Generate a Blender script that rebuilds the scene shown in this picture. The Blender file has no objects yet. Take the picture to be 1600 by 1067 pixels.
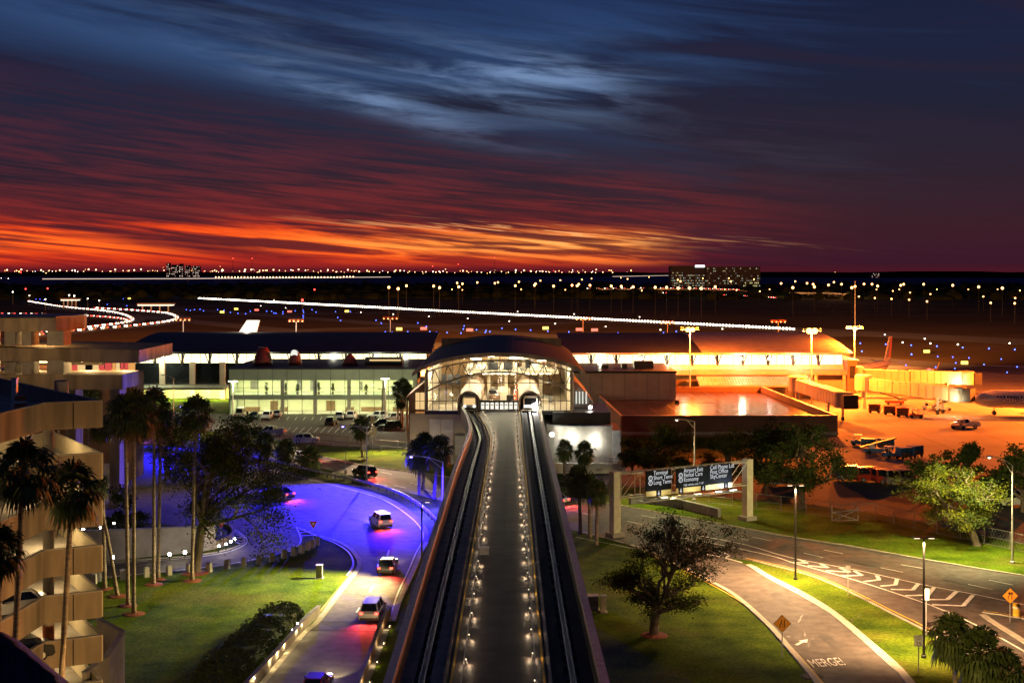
import bpy, bmesh, math, random
from mathutils import Vector, Matrix
R = math.radians
PI = math.pi
sc = bpy.context.scene
COL = sc.collection
HC = 32.0            # eye height above the ground, on the roof of the terminal garage
FP = 2000.0          # focal length in photo pixels (45 mm on 36 mm)
HY = 424.0           # horizon row of the photo

def G(px, py, z=0.0):
    """where the sight line through a photo pixel meets the level z"""
    Y = FP * (HC - z) / (py - HY)
    return Vector(((px - 800.0) * Y / FP, Y, z))
def P(px, py, Y):
    return Vector(((px - 800.0) * Y / FP, Y, HC - (py - HY) * Y / FP))
def mpp(py):          # metres per photo pixel for something standing on the ground at row py
    return HC / (py - HY)

# ------------------------------------------------------------------ materials
MATS = {}
def mat(name, col, rough=0.7, metal=0.0, var=0.2, scale=1.5, bump=0.0, bscale=8.0, spec=0.4, col2=None, stretch=None, detail=5.0):
    if name in MATS: return MATS[name]
    m = bpy.data.materials.new(name); m.use_nodes = True
    nt = m.node_tree; N = nt.nodes; L = nt.links
    b = N['Principled BSDF']
    b.inputs['Roughness'].default_value = rough
    b.inputs['Metallic'].default_value = metal
    b.inputs['Specular IOR Level'].default_value = spec
    geo = N.new('ShaderNodeNewGeometry')
    src = geo.outputs['Position']
    if stretch:
        mp = N.new('ShaderNodeMapping'); mp.inputs['Scale'].default_value = stretch
        L.new(src, mp.inputs['Vector']); src = mp.outputs['Vector']
    nz = N.new('ShaderNodeTexNoise'); nz.inputs['Scale'].default_value = scale; nz.inputs['Detail'].default_value = detail
    L.new(src, nz.inputs['Vector'])
    rp = N.new('ShaderNodeValToRGB')
    c1 = [max(0, c * (1 - var)) for c in col]
    c2 = list(col2) if col2 else [min(1, c * (1 + var)) for c in col]
    rp.color_ramp.elements[0].position = 0.3; rp.color_ramp.elements[0].color = (*c1, 1)
    rp.color_ramp.elements[1].position = 0.7; rp.color_ramp.elements[1].color = (*c2, 1)
    L.new(nz.outputs['Fac'], rp.inputs['Fac']); L.new(rp.outputs['Color'], b.inputs['Base Color'])
    if bump:
        n2 = N.new('ShaderNodeTexNoise'); n2.inputs['Scale'].default_value = bscale; n2.inputs['Detail'].default_value = 4
        L.new(geo.outputs['Position'], n2.inputs['Vector'])
        bp = N.new('ShaderNodeBump'); bp.inputs['Strength'].default_value = min(1, bump); bp.inputs['Distance'].default_value = 0.05
        L.new(n2.outputs['Fac'], bp.inputs['Height']); L.new(bp.outputs['Normal'], b.inputs['Normal'])
    MATS[name] = m
    return m
def emi(name, col, strength, sample=False):
    if name in MATS: return MATS[name]
    m = bpy.data.materials.new(name); m.use_nodes = True
    nt = m.node_tree; nt.nodes.clear()
    o = nt.nodes.new('ShaderNodeOutputMaterial'); e = nt.nodes.new('ShaderNodeEmission')
    e.inputs['Color'].default_value = (*col, 1); e.inputs['Strength'].default_value = strength
    nt.links.new(e.outputs[0], o.inputs['Surface'])
    if not sample: m.cycles.emission_sampling = 'NONE'
    MATS[name] = m
    return m
def glass(name, tint=(0.9, 0.95, 0.92), refl=0.1):
    if name in MATS: return MATS[name]
    m = bpy.data.materials.new(name); m.use_nodes = True
    nt = m.node_tree; nt.nodes.clear()
    o = nt.nodes.new('ShaderNodeOutputMaterial'); mx = nt.nodes.new('ShaderNodeMixShader')
    t = nt.nodes.new('ShaderNodeBsdfTransparent'); t.inputs['Color'].default_value = (*tint, 1)
    g = nt.nodes.new('ShaderNodeBsdfGlossy'); g.inputs['Roughness'].default_value = 0.03
    mx.inputs[0].default_value = refl
    nt.links.new(t.outputs[0], mx.inputs[1]); nt.links.new(g.outputs[0], mx.inputs[2]); nt.links.new(mx.outputs[0], o.inputs['Surface'])
    MATS[name] = m
    return m

M_grass = mat('grass_turf', (0.050, 0.105, 0.006), 0.95, var=0.5, scale=0.30, bump=0.9, bscale=9, spec=0.03, col2=(0.095, 0.14, 0.008), detail=12)
M_asph = mat('asphalt', (0.088, 0.075, 0.065), 0.80, var=0.34, scale=0.9, bump=0.2, bscale=14, spec=0.25, detail=10)
M_asph_d = mat('asphalt_dark', (0.040, 0.038, 0.037), 0.85, var=0.3, scale=0.15, spec=0.25, detail=10)
M_apron = mat('apron_concrete', (0.20, 0.18, 0.155), 0.85, var=0.3, scale=0.05, spec=0.25, detail=12)
M_taxi = mat('taxiway_asphalt', (0.085, 0.078, 0.07), 0.9, var=0.2, scale=0.02, spec=0.2)
M_conc = mat('concrete', (0.30, 0.27, 0.23), 0.85, var=0.22, scale=0.7, bump=0.25, bscale=5, spec=0.3, detail=9)
M_conc_tan = mat('tan_concrete', (0.26, 0.20, 0.135), 0.88, var=0.40, scale=0.8, bump=0.2, bscale=4, spec=0.25, stretch=(1, 1, 0.16), detail=9)
M_conc_grey = mat('grey_concrete', (0.22, 0.21, 0.20), 0.85, var=0.25, scale=0.9, bump=0.2, bscale=6, spec=0.3, detail=9)
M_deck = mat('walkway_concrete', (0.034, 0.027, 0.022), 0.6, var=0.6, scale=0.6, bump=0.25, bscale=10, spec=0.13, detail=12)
M_kerb = mat('kerb_concrete', (0.40, 0.36, 0.28), 0.85, var=0.2, scale=1.2, spec=0.3)
M_white = mat('white_road_paint', (0.68, 0.66, 0.60), 0.7, var=0.25, scale=3.0, spec=0.3, detail=8)
M_yellow = mat('yellow_road_paint', (0.62, 0.38, 0.03), 0.7, var=0.2, scale=3.0, spec=0.3)
M_black = mat('black_paint', (0.012, 0.012, 0.013), 0.5, var=0.2, scale=3)
M_dark = mat('dark_metal', (0.03, 0.03, 0.032), 0.45, 0.6, var=0.2, scale=3)
M_grey = mat('grey_metal', (0.32, 0.32, 0.32), 0.45, 0.5, var=0.15, scale=2)
M_galv = mat('galvanised_steel', (0.45, 0.44, 0.42), 0.5, 0.6, var=0.2, scale=2)
M_wpaint = mat('white_paint', (0.72, 0.71, 0.67), 0.5, var=0.1, scale=0.8)
M_beige = mat('beige_wall', (0.50, 0.44, 0.33), 0.8, var=0.12, scale=0.4, spec=0.25)
M_sage = mat('sage_wall', (0.30, 0.33, 0.25), 0.75, var=0.12, scale=0.4, spec=0.3)
M_roof = mat('blue_black_roof', (0.020, 0.022, 0.032), 0.6, var=0.25, scale=0.4, spec=0.2)
M_rib = mat('pale_metal_roof', (0.30, 0.27, 0.22), 0.5, 0.3, var=0.15, scale=0.6)
M_flat = mat('brown_roof_membrane', (0.034, 0.014, 0.008), 0.22, var=0.25, scale=0.12, spec=0.16, detail=8)
M_flatw = mat('brown_wall', (0.16, 0.085, 0.055), 0.8, var=0.2, scale=0.3)
M_red = mat('red_paint', (0.45, 0.03, 0.02), 0.5, var=0.15, scale=3)
M_maroon = mat('maroon_shell', (0.14, 0.018, 0.018), 0.5, var=0.25, scale=0.8)
M_mulch = mat('red_mulch', (0.20, 0.05, 0.02), 0.95, var=0.5, scale=5, bump=0.8, bscale=15)
M_bark = mat('oak_bark', (0.13, 0.10, 0.07), 0.95, var=0.4, scale=4, bump=0.8, bscale=12, stretch=(1, 1, 0.25))
M_palmbark = mat('palm_bark', (0.22, 0.17, 0.12), 0.95, var=0.4, scale=3.5, bump=0.6, bscale=10, stretch=(0.3, 0.3, 2.2))
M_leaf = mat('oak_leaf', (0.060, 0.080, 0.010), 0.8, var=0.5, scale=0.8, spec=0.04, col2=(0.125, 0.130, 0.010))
_nt = M_grass.node_tree; _b = _nt.nodes['Principled BSDF']        # worn yellowish patches in the lawns
_src = _b.inputs['Base Color'].links[0].from_socket
_g = _nt.nodes.new('ShaderNodeNewGeometry'); _n = _nt.nodes.new('ShaderNodeTexNoise'); _n.inputs['Scale'].default_value = .09; _n.inputs['Detail'].default_value = 7; _n.inputs['Roughness'].default_value = .65
_r = _nt.nodes.new('ShaderNodeMapRange'); _r.inputs[1].default_value = .50; _r.inputs[2].default_value = .72; _r.inputs[4].default_value = .75
_m = _nt.nodes.new('ShaderNodeMix'); _m.data_type = 'RGBA'; _m.inputs[7].default_value = (.13, .105, .022, 1)
_nt.links.new(_g.outputs['Position'], _n.inputs['Vector']); _nt.links.new(_n.outputs['Fac'], _r.inputs[0]); _nt.links.new(_r.outputs[0], _m.inputs[0]); _nt.links.new(_src, _m.inputs[6]); _h = _nt.nodes.new('ShaderNodeTexNoise'); _h.inputs['Scale'].default_value = 3.2; _h.inputs['Detail'].default_value = 5; _h.inputs['Roughness'].default_value = .75
_hr = _nt.nodes.new('ShaderNodeMapRange'); _hr.inputs[1].default_value = .32; _hr.inputs[2].default_value = .68; _hr.inputs[3].default_value = .45; _hr.inputs[4].default_value = 1.6
_mm = _nt.nodes.new('ShaderNodeMix'); _mm.data_type = 'RGBA'; _mm.blend_type = 'MULTIPLY'; _mm.inputs[0].default_value = 1.0
_nt.links.new(_g.outputs['Position'], _h.inputs['Vector']); _nt.links.new(_h.outputs['Fac'], _hr.inputs[0]); _nt.links.new(_m.outputs[2], _mm.inputs[6]); _nt.links.new(_hr.outputs[0], _mm.inputs[7])
_nt.links.new(_mm.outputs[2], _b.inputs['Base Color'])
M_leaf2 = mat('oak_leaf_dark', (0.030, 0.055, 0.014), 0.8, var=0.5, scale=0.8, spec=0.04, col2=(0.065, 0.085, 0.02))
M_frond = mat('palm_frond', (0.040, 0.075, 0.018), 0.6, var=0.5, scale=1.1, spec=0.3, col2=(0.09, 0.12, 0.03))
M_dead = mat('dead_frond', (0.17, 0.095, 0.04), 0.9, var=0.5, scale=2.0)
M_hedge = mat('hedge_leaf', (0.035, 0.06, 0.015), 0.55, var=0.5, scale=1.5, spec=0.4, col2=(0.07, 0.10, 0.025))
M_rubber = mat('tyre_rubber', (0.02, 0.02, 0.02), 0.85, var=0.2, scale=4)
M_rim = mat('wheel_rim', (0.55, 0.55, 0.55), 0.3, 0.8, var=0.1, scale=4)
M_carglass = mat('car_window_glass', (0.01, 0.012, 0.015), 0.08, var=0.1, scale=2, spec=0.6)
M_glass = glass('facade_glass')
M_mullion = mat('dark_mullion', (0.05, 0.045, 0.04), 0.5, 0.4, var=0.1, scale=2)
M_brownpanel = mat('brown_panel', (0.19, 0.11, 0.06), 0.75, var=0.2, scale=0.8)
M_darkglass = mat('dark_window_glass', (0.012, 0.014, 0.016), 0.12, var=0.2, scale=0.5, spec=0.5)
M_water = mat('bay_water', (0.035, 0.050, 0.14), 0.8, var=0.35, scale=0.004, spec=0.02, stretch=(0.3, 1, 1))  # dark sky reflection is put into the base colour as blue
M_wood = mat('far_foliage', (0.014, 0.020, 0.008), 0.95, var=0.5, scale=0.05, spec=0.05)
M_fence = mat('fence_steel', (0.20, 0.19, 0.18), 0.6, 0.5, var=0.2, scale=2)
M_orange = mat('orange_sign_face', (0.75, 0.28, 0.03), 0.5, var=0.08, scale=2)
M_redconc = mat('red_oxide_paint', (0.50, 0.14, 0.06), 0.8, var=0.2, scale=2)

E_win = emi('lit_clerestory_pane', (1.0, 0.86, 0.46), 2.8)
E_winw = emi('lit_warm_window', (1.0, 0.66, 0.28), 0.9)
E_white = emi('white_lamp', (1.0, 0.95, 0.82), 60)
E_whites = emi('white_lamp_small', (1.0, 0.93, 0.80), 14)
E_warm = emi('warm_lamp', (1.0, 0.72, 0.35), 30)
E_orange = emi('sodium_lamp', (1.0, 0.40, 0.07), 12)
E_far_o = emi('far_sodium_lamp', (1.0, 0.42, 0.12), 9)
E_far_w = emi('far_white_lamp', (1.0, 0.85, 0.62), 9)
E_far_b = emi('far_blue_lamp', (0.05, 0.10, 1.0), 14)
E_far_r = emi('far_red_lamp', (1.0, 0.04, 0.03), 9)
E_far_y = emi('far_yellow_sign', (1.0, 0.72, 0.12), 3)
E_blue = emi('blue_street_lamp', (0.12, 0.12, 1.0), 40)
E_head = emi('car_headlight_lens', (1.0, 0.92, 0.75), 20)
E_tail = emi('car_tail_light_lens', (1.0, 0.05, 0.03), 9)
E_headf = emi('far_car_headlight', (1.0, 0.86, 0.62), 12)
E_tailf = emi('far_car_tail_light', (1.0, 0.06, 0.05), 6)
E_ceil = emi('ceiling_light_panel', (1.0, 0.88, 0.58), 30.0, True)
E_ceilg = emi('greenish_ceiling_light_panel', (1.0, 0.98, 0.52), 17.0, True)
E_pane = emi('glowing_pale_pane', (0.9, 0.9, 0.8), 1.0)  # plain emissive white for door panes and the round skylight window

# ------------------------------------------------------------------ mesh builder
class MB:
    def __init__(s): s.v = []; s.f = []; s.m = []; s.cur = 0
    def face(s, pts):
        b = len(s.v); s.v.extend([tuple(p) for p in pts]); s.f.append(tuple(range(b, b + len(pts)))); s.m.append(s.cur)
    def add(s, vs, fs):
        b = len(s.v); s.v.extend([tuple(p) for p in vs])
        for f in fs: s.f.append(tuple(b + i for i in f)); s.m.append(s.cur)
    def box(s, c, d, rz=0.0, tx=1.0, ty=1.0):
        """box centred at c, size d, turned rz; top scaled by tx, ty"""
        x, y, z = d[0] / 2, d[1] / 2, d[2] / 2; ca, sa = math.cos(rz), math.sin(rz)
        vs = []
        for zz, kx, ky in ((-z, 1, 1), (z, tx, ty)):
            for xx, yy in ((-x, -y), (x, -y), (x, y), (-x, y)):
                X, Y = xx * kx, yy * ky
                vs.append((c[0] + X * ca - Y * sa, c[1] + X * sa + Y * ca, c[2] + zz))
        s.add(vs, [(3, 2, 1, 0), (4, 5, 6, 7), (0, 1, 5, 4), (1, 2, 6, 5), (2, 3, 7, 6), (3, 0, 4, 7)])
    def b2(s, x0, x1, y0, y1, z0, z1):
        s.box(((x0 + x1) / 2, (y0 + y1) / 2, (z0 + z1) / 2), (abs(x1 - x0), abs(y1 - y0), abs(z1 - z0)))
    def prism(s, pts, z0, z1):
        n = len(pts)
        vs = [(p[0], p[1], z0) for p in pts] + [(p[0], p[1], z1) for p in pts]
        s.add(vs, [tuple(range(n - 1, -1, -1)), tuple(range(n, 2 * n))] + [(i, (i + 1) % n, n + (i + 1) % n, n + i) for i in range(n)])
    def prism_x(s, prof, x0, x1, k=1.0):
        """profile of (y, z) extruded from x0 to x1"""
        n = len(prof)
        vs = [(x0, p[0], p[1]) for p in prof] + [(x1, p[0], p[1]) for p in prof]
        s.add(vs, [tuple(range(n)), tuple(range(2 * n - 1, n - 1, -1))] + [(i, n + i, n + (i + 1) % n, (i + 1) % n) for i in range(n)])
    def prism_y(s, prof, y0, y1):
        n = len(prof)
        vs = [(p[0], y0, p[1]) for p in prof] + [(p[0], y1, p[1]) for p in prof]
        s.add(vs, [tuple(range(n)), tuple(range(2 * n - 1, n - 1, -1))] + [(i, n + i, n + (i + 1) % n, (i + 1) % n) for i in range(n)])
    def tube(s, pts, rad, n=8, cap=True):
        pts = [Vector(p) for p in pts]
        if not isinstance(rad, (list, tuple)): rad = [rad] * len(pts)
        rings = []
        for i, p in enumerate(pts):
            d = (pts[min(i + 1, len(pts) - 1)] - pts[max(i - 1, 0)])
            if d.length < 1e-9: d = Vector((0, 0, 1))
            d.normalize()
            u = d.cross(Vector((0, 0, 1)))
            if u.length < 0.05: u = d.cross(Vector((0, 1, 0)))
            u.normalize(); w = d.cross(u)
            rings.append([p + (u * math.cos(2 * PI * k / n) + w * math.sin(2 * PI * k / n)) * rad[i] for k in range(n)])
        b = len(s.v)
        for r in rings: s.v.extend([tuple(q) for q in r])
        for i in range(len(rings) - 1):
            for k in range(n):
                a = b + i * n + k; c = b + i * n + (k + 1) % n
                s.f.append((a, c, c + n, a + n)); s.m.append(s.cur)
        if cap:
            s.f.append(tuple(b + k for k in range(n - 1, -1, -1))); s.m.append(s.cur)
            e = b + (len(rings) - 1) * n
            s.f.append(tuple(e + k for k in range(n))); s.m.append(s.cur)
    def strip(s, A, B):
        b = len(s.v); n = len(A)
        for a, c in zip(A, B): s.v.append(tuple(a)); s.v.append(tuple(c))
        for i in range(n - 1):
            s.f.append((b + 2 * i, b + 2 * i + 1, b + 2 * i + 3, b + 2 * i + 2)); s.m.append(s.cur)
    def ball(s, c, r, n=8, m=6, sz=1.0):
        b = len(s.v)
        for j in range(m + 1):
            t = PI * j / m
            for k in range(n):
                a = 2 * PI * k / n
                s.v.append((c[0] + r * math.sin(t) * math.cos(a), c[1] + r * math.sin(t) * math.sin(a), c[2] + sz * r * math.cos(t)))
        for j in range(m):
            for k in range(n):
                s.f.append((b + j * n + k, b + (j + 1) * n + k, b + (j + 1) * n + (k + 1) % n, b + j * n + (k + 1) % n)); s.m.append(s.cur)
    def octa(s, c, r):
        x, y, z = c
        s.add([(x + r, y, z), (x - r, y, z), (x, y + r, z), (x, y - r, z), (x, y, z + r), (x, y, z - r)],
              [(0, 2, 4), (2, 1, 4), (1, 3, 4), (3, 0, 4), (2, 0, 5), (1, 2, 5), (3, 1, 5), (0, 3, 5)])
    def lathe(s, c, prof, n=16):
        b = len(s.v)
        for r, z in prof:
            for k in range(n):
                a = 2 * PI * k / n; s.v.append((c[0] + r * math.cos(a), c[1] + r * math.sin(a), c[2] + z))
        for j in range(len(prof) - 1):
            for k in range(n):
                s.f.append((b + j * n + k, b + j * n + (k + 1) % n, b + (j + 1) * n + (k + 1) % n, b + (j + 1) * n + k)); s.m.append(s.cur)
        s.f.append(tuple(b + k for k in range(n - 1, -1, -1))); s.m.append(s.cur)
        e = b + (len(prof) - 1) * n
        s.f.append(tuple(e + k for k in range(n))); s.m.append(s.cur)
    def mesh(s, name, mats, off=(0, 0, 0), smooth=False):
        me = bpy.data.meshes.new(name)
        ox, oy, oz = off
        me.from_pydata([(x - ox, y - oy, z - oz) for x, y, z in s.v], [], s.f)
        if not isinstance(mats, (list, tuple)): mats = [mats]
        for m in mats: me.materials.append(m)
        me.polygons.foreach_set('material_index', s.m)
        if smooth: me.polygons.foreach_set('use_smooth', [True] * len(me.polygons))
        me.update()
        return me
    def build(s, name, mats, parent=None, smooth=False, local=False):
        """one mesh object. World coordinates are made relative to the parent thing unless local"""
        off = (0, 0, 0)
        if parent is not None and not local:
            off = Vector(parent.location)
            q = parent.parent
            while q is not None: off = off + Vector(q.location); q = q.parent
        o = bpy.data.objects.new(name, s.mesh(name, mats, off, smooth))
        COL.objects.link(o)
        if parent is not None: o.parent = parent
        return o

def tag(o, label=None, cat=None, group=None, kind=None):
    if label: o['label'] = label
    if cat: o['category'] = cat
    if group: o['group'] = group
    if kind: o['kind'] = kind
    return o
def thing(name, label, cat, loc=(0, 0, 0), rz=0.0, group=None):
    o = bpy.data.objects.new(name, None); COL.objects.link(o)
    o.empty_display_size = 0.2
    o.location = loc; o.rotation_euler = (0, 0, rz)
    return tag(o, label, cat, group)
def struct(name, mb, m, smooth=False):
    return tag(mb.build(name, m, None, smooth), kind='structure')
KIDS = {}
def dup(root, loc, rz=0.0, label=None, group=None, scale=None):
    """a copy of a thing with copies of its parts and sub-parts (mesh data shared)"""
    def rec(o, parent):
        c = o.copy(); COL.objects.link(c)
        if parent is not None: c.parent = parent
        for ch in o.children: rec(ch, c)
        return c
    r = rec(root, None)
    r.location = loc; r.rotation_euler = (0, 0, rz)
    if scale: r.scale = (scale, scale, scale)
    if label: r['label'] = label
    if group: r['group'] = group
    return r
def light(kind, loc, energy, col, parent=None, radius=0.15, spot=None, blend=0.6, rot=None, size=None):
    d = bpy.data.lights.new('lamp_light', kind); d.energy = energy; d.color = col
    if kind in ('POINT', 'SPOT'): d.shadow_soft_size = radius
    if spot: d.spot_size = R(spot); d.spot_blend = blend
    if size: d.shape = 'RECTANGLE'; d.size, d.size_y = size
    o = bpy.data.objects.new('lamp_light', d); COL.objects.link(o)
    if parent is not None:
        o.parent = parent
        off = Vector(parent.location)
        o.location = Vector(loc) - off
    else: o.location = loc
    if rot: o.rotation_euler = rot
    return o
def aim(frm, to):
    d = Vector(to) - Vector(frm)
    return d.to_track_quat('-Z', 'Y').to_euler()

def smooth_line(pts, n=6):
    pts = [Vector(p) for p in pts]
    if len(pts) < 3: 
        return [pts[0].lerp(pts[-1], i / n) for i in range(n + 1)]
    out = []
    for i in range(len(pts) - 1):
        p0 = pts[max(i - 1, 0)]; p1 = pts[i]; p2 = pts[i + 1]; p3 = pts[min(i + 2, len(pts) - 1)]
        for k in range(n):
            t = k / n; t2 = t * t; t3 = t2 * t
            out.append(0.5 * ((2 * p1) + (-p0 + p2) * t + (2 * p0 - 5 * p1 + 4 * p2 - p3) * t2 + (-p0 + 3 * p1 - 3 * p2 + p3) * t3))
    out.append(pts[-1])
    return out
def resample(pts, n):
    L = [0.0]
    for a, b in zip(pts, pts[1:]): L.append(L[-1] + (b - a).length)
    out = []; j = 0
    for i in range(n):
        d = L[-1] * i / (n - 1)
        while j < len(L) - 2 and L[j + 1] < d: j += 1
        t = 0 if L[j + 1] == L[j] else (d - L[j]) / (L[j + 1] - L[j])
        out.append(pts[j].lerp(pts[j + 1], t))
    return out
def pathlen(pts): return sum((b - a).length for a, b in zip(pts, pts[1:]))
def normals2(pts):
    out = []
    for i in range(len(pts)):
        d = pts[min(i + 1, len(pts) - 1)] - pts[max(i - 1, 0)]; d.z = 0
        d.normalize(); out.append(Vector((-d.y, d.x, 0)))
    return out
def offset(pts, d): return [p + n * d for p, n in zip(pts, normals2(pts))]
def gl(pix, z=0.0, n=6): return smooth_line([G(x, y, z) for x, y in pix], n)
def ribbon(mb, pts, w, z):
    a = [Vector((p.x, p.y, z)) for p in offset(pts, w / 2)]; b = [Vector((p.x, p.y, z)) for p in offset(pts, -w / 2)]
    mb.strip(a, b)
def dashes(mb, pts, w, z, on, off, start=0.0):
    L = pathlen(pts); n = max(2, int(L / 0.5)); r = resample(pts, n); step = L / (n - 1)
    d = start
    while d < L:
        i0 = int(d / step); i1 = min(n - 1, int((d + on) / step))
        if i1 > i0: ribbon(mb, r[i0:i1 + 1], w, z)
        d += on + off
def kerb(mb, pts, w=0.3, h=0.14, z=0.0):
    a = offset(pts, w / 2); b = offset(pts, -w / 2)
    at = [Vector((p.x, p.y, z + h)) for p in a]; bt = [Vector((p.x, p.y, z + h)) for p in b]
    a0 = [Vector((p.x, p.y, z - 0.05)) for p in a]; b0 = [Vector((p.x, p.y, z - 0.05)) for p in b]
    mb.strip(at, bt); mb.strip(a0, at); mb.strip(bt, b0)
def wallrun(mb, pts, w, z0, z1):
    """closed thick wall along a path; z0 and z1 may be lists"""
    n = len(pts)
    if not isinstance(z0, (list, tuple)): z0 = [z0] * n
    if not isinstance(z1, (list, tuple)): z1 = [z1] * n
    a = offset(pts, w / 2); b = offset(pts, -w / 2)
    A0 = [Vector((p.x, p.y, z)) for p, z in zip(a, z0)]; A1 = [Vector((p.x, p.y, z)) for p, z in zip(a, z1)]
    B0 = [Vector((p.x, p.y, z)) for p, z in zip(b, z0)]; B1 = [Vector((p.x, p.y, z)) for p, z in zip(b, z1)]
    mb.strip(A0, A1); mb.strip(A1, B1); mb.strip(B1, B0); mb.strip(B0, A0)
    mb.face([A0[0], A1[0], B1[0], B0[0]]); mb.face([A0[-1], B0[-1], B1[-1], A1[-1]])

def text_mesh(name, body, size, m, parent=None, loc=(0, 0, 0), rot=(0, 0, 0), sx=1.0, align='LEFT', depth=0.004):
    cu = bpy.data.curves.new(name, 'FONT'); cu.body = body; cu.size = size; cu.align_x = align; cu.extrude = depth
    o = bpy.data.objects.new(name, cu); COL.objects.link(o)
    dg = bpy.context.evaluated_depsgraph_get()
    me = bpy.data.meshes.new_from_object(o.evaluated_get(dg))
    bpy.data.objects.remove(o); bpy.data.curves.remove(cu)
    me.name = name; me.materials.clear(); me.materials.append(m)
    t = bpy.data.objects.new(name, me); COL.objects.link(t)
    t.location = loc; t.rotation_euler = rot; t.scale = (sx, 1, 1)
    if parent is not None: t.parent = parent
    return t

# ------------------------------------------------------------------ camera
cd = bpy.data.cameras.new('camera'); cam = bpy.data.objects.new('camera', cd); COL.objects.link(cam)
cam.location = (0, 0, HC); cam.rotation_euler = (R(90), 0, 0)
cd.sensor_width = 36; cd.lens = 36 * FP / 1600; cd.shift_y = -(533.5 - HY) / 1600.0
cd.clip_start = 0.5; cd.clip_end = 60000
sc.camera = cam
sc.view_settings.view_transform = 'Standard'; sc.view_settings.look = 'None'
sc.view_settings.exposure = 0.0; sc.view_settings.gamma = 1.0
cy = sc.cycles
cy.use_denoising = True; cy.max_bounces = 6; cy.diffuse_bounces = 3; cy.glossy_bounces = 3; cy.transmission_bounces = 4; cy.transparent_max_bounces = 12
cy.sample_clamp_indirect = 3.0; cy.use_light_tree = True
cy.caustics_reflective = False; cy.caustics_refractive = False
# ------------------------------------------------------------------ sky (world): dusk sky with streaked clouds lying on a cloud plane
w = bpy.data.worlds.new('World'); sc.world = w; w.use_nodes = True
nt = w.node_tree; nt.nodes.clear()
def S(v):
    return v
def mt(op, a, b=None, c=None, clamp=False):
    n = nt.nodes.new('ShaderNodeMath'); n.operation = op; n.use_clamp = clamp
    for i, x in enumerate((a, b, c)):
        if x is None: continue
        if isinstance(x, (int, float)): n.inputs[i].default_value = x
        else: nt.links.new(x, n.inputs[i])
    return n.outputs[0]
def add(a, b): return mt('ADD', a, b)
def mul(a, b): return mt('MULTIPLY', a, b)
def sub(a, b): return mt('SUBTRACT', a, b)
def sst(x, a, b):
    n = nt.nodes.new('ShaderNodeMapRange'); n.interpolation_type = 'SMOOTHSTEP'
    nt.links.new(x, n.inputs[0]); n.inputs[1].default_value = a; n.inputs[2].default_value = b
    n.inputs[3].default_value = 0; n.inputs[4].default_value = 1
    return n.outputs[0]
def gauss(x, c, s):
    d = mul(sub(x, c), 1.0 / s)
    return mt('POWER', 2.718, mul(mul(d, d), -1.0))
def comb(x, y, z=0.0):
    n = nt.nodes.new('ShaderNodeCombineXYZ')
    for i, q in enumerate((x, y, z)):
        if isinstance(q, (int, float)): n.inputs[i].default_value = q
        else: nt.links.new(q, n.inputs[i])
    return n.outputs[0]
def noise(vec, scale, detail=6, rough=0.55, dist=0.0):
    n = nt.nodes.new('ShaderNodeTexNoise'); n.inputs['Scale'].default_value = scale; n.inputs['Detail'].default_value = detail
    n.inputs['Roughness'].default_value = rough; n.inputs['Distortion'].default_value = dist
    nt.links.new(vec, n.inputs['Vector']); return n.outputs['Fac']
def ramp(x, stops):
    n = nt.nodes.new('ShaderNodeValToRGB'); e = n.color_ramp.elements
    while len(e) < len(stops): e.new(0.5)
    for el, (p, c) in zip(e, stops): el.position = p; el.color = (*c, 1)
    nt.links.new(x, n.inputs[0]); return n.outputs['Color']
def mixc(f, a, b, mode='MIX'):
    n = nt.nodes.new('ShaderNodeMix'); n.data_type = 'RGBA'; n.blend_type = mode
    if isinstance(f, (int, float)): n.inputs[0].default_value = f
    else: nt.links.new(f, n.inputs[0])
    for i, q in ((6, a), (7, b)):
        if isinstance(q, tuple): n.inputs[i].default_value = (*q, 1)
        else: nt.links.new(q, n.inputs[i])
    return n.outputs[2]
tc = nt.nodes.new('ShaderNodeTexCoord')
sp = nt.nodes.new('ShaderNodeSeparateXYZ'); nt.links.new(tc.outputs['Generated'], sp.inputs[0])
x_, y_, z_ = sp.outputs
az = mt('ARCTAN2', x_, y_)                     # compass bearing from the view axis, radians
el = mt('ARCSINE', z_)
E = mul(mt('MAXIMUM', el, 0.0), 1 / 0.212)      # 0 at the horizon, 1 at 12 degrees up
zz = add(mt('MAXIMUM', z_, 0.0), 0.016)
px_ = mt('DIVIDE', x_, zz); py_ = mt('DIVIDE', y_, zz)
ca, sa = math.cos(0.22), math.sin(0.22)
ll = add(mul(px_, sa), mul(py_, ca)); cc = sub(mul(px_, ca), mul(py_, sa))   # along and across the cloud streets
# broad angular streak field for the low band, where the plane's streaks are too fine
tilt = add(E, mul(az, 0.55))
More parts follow.
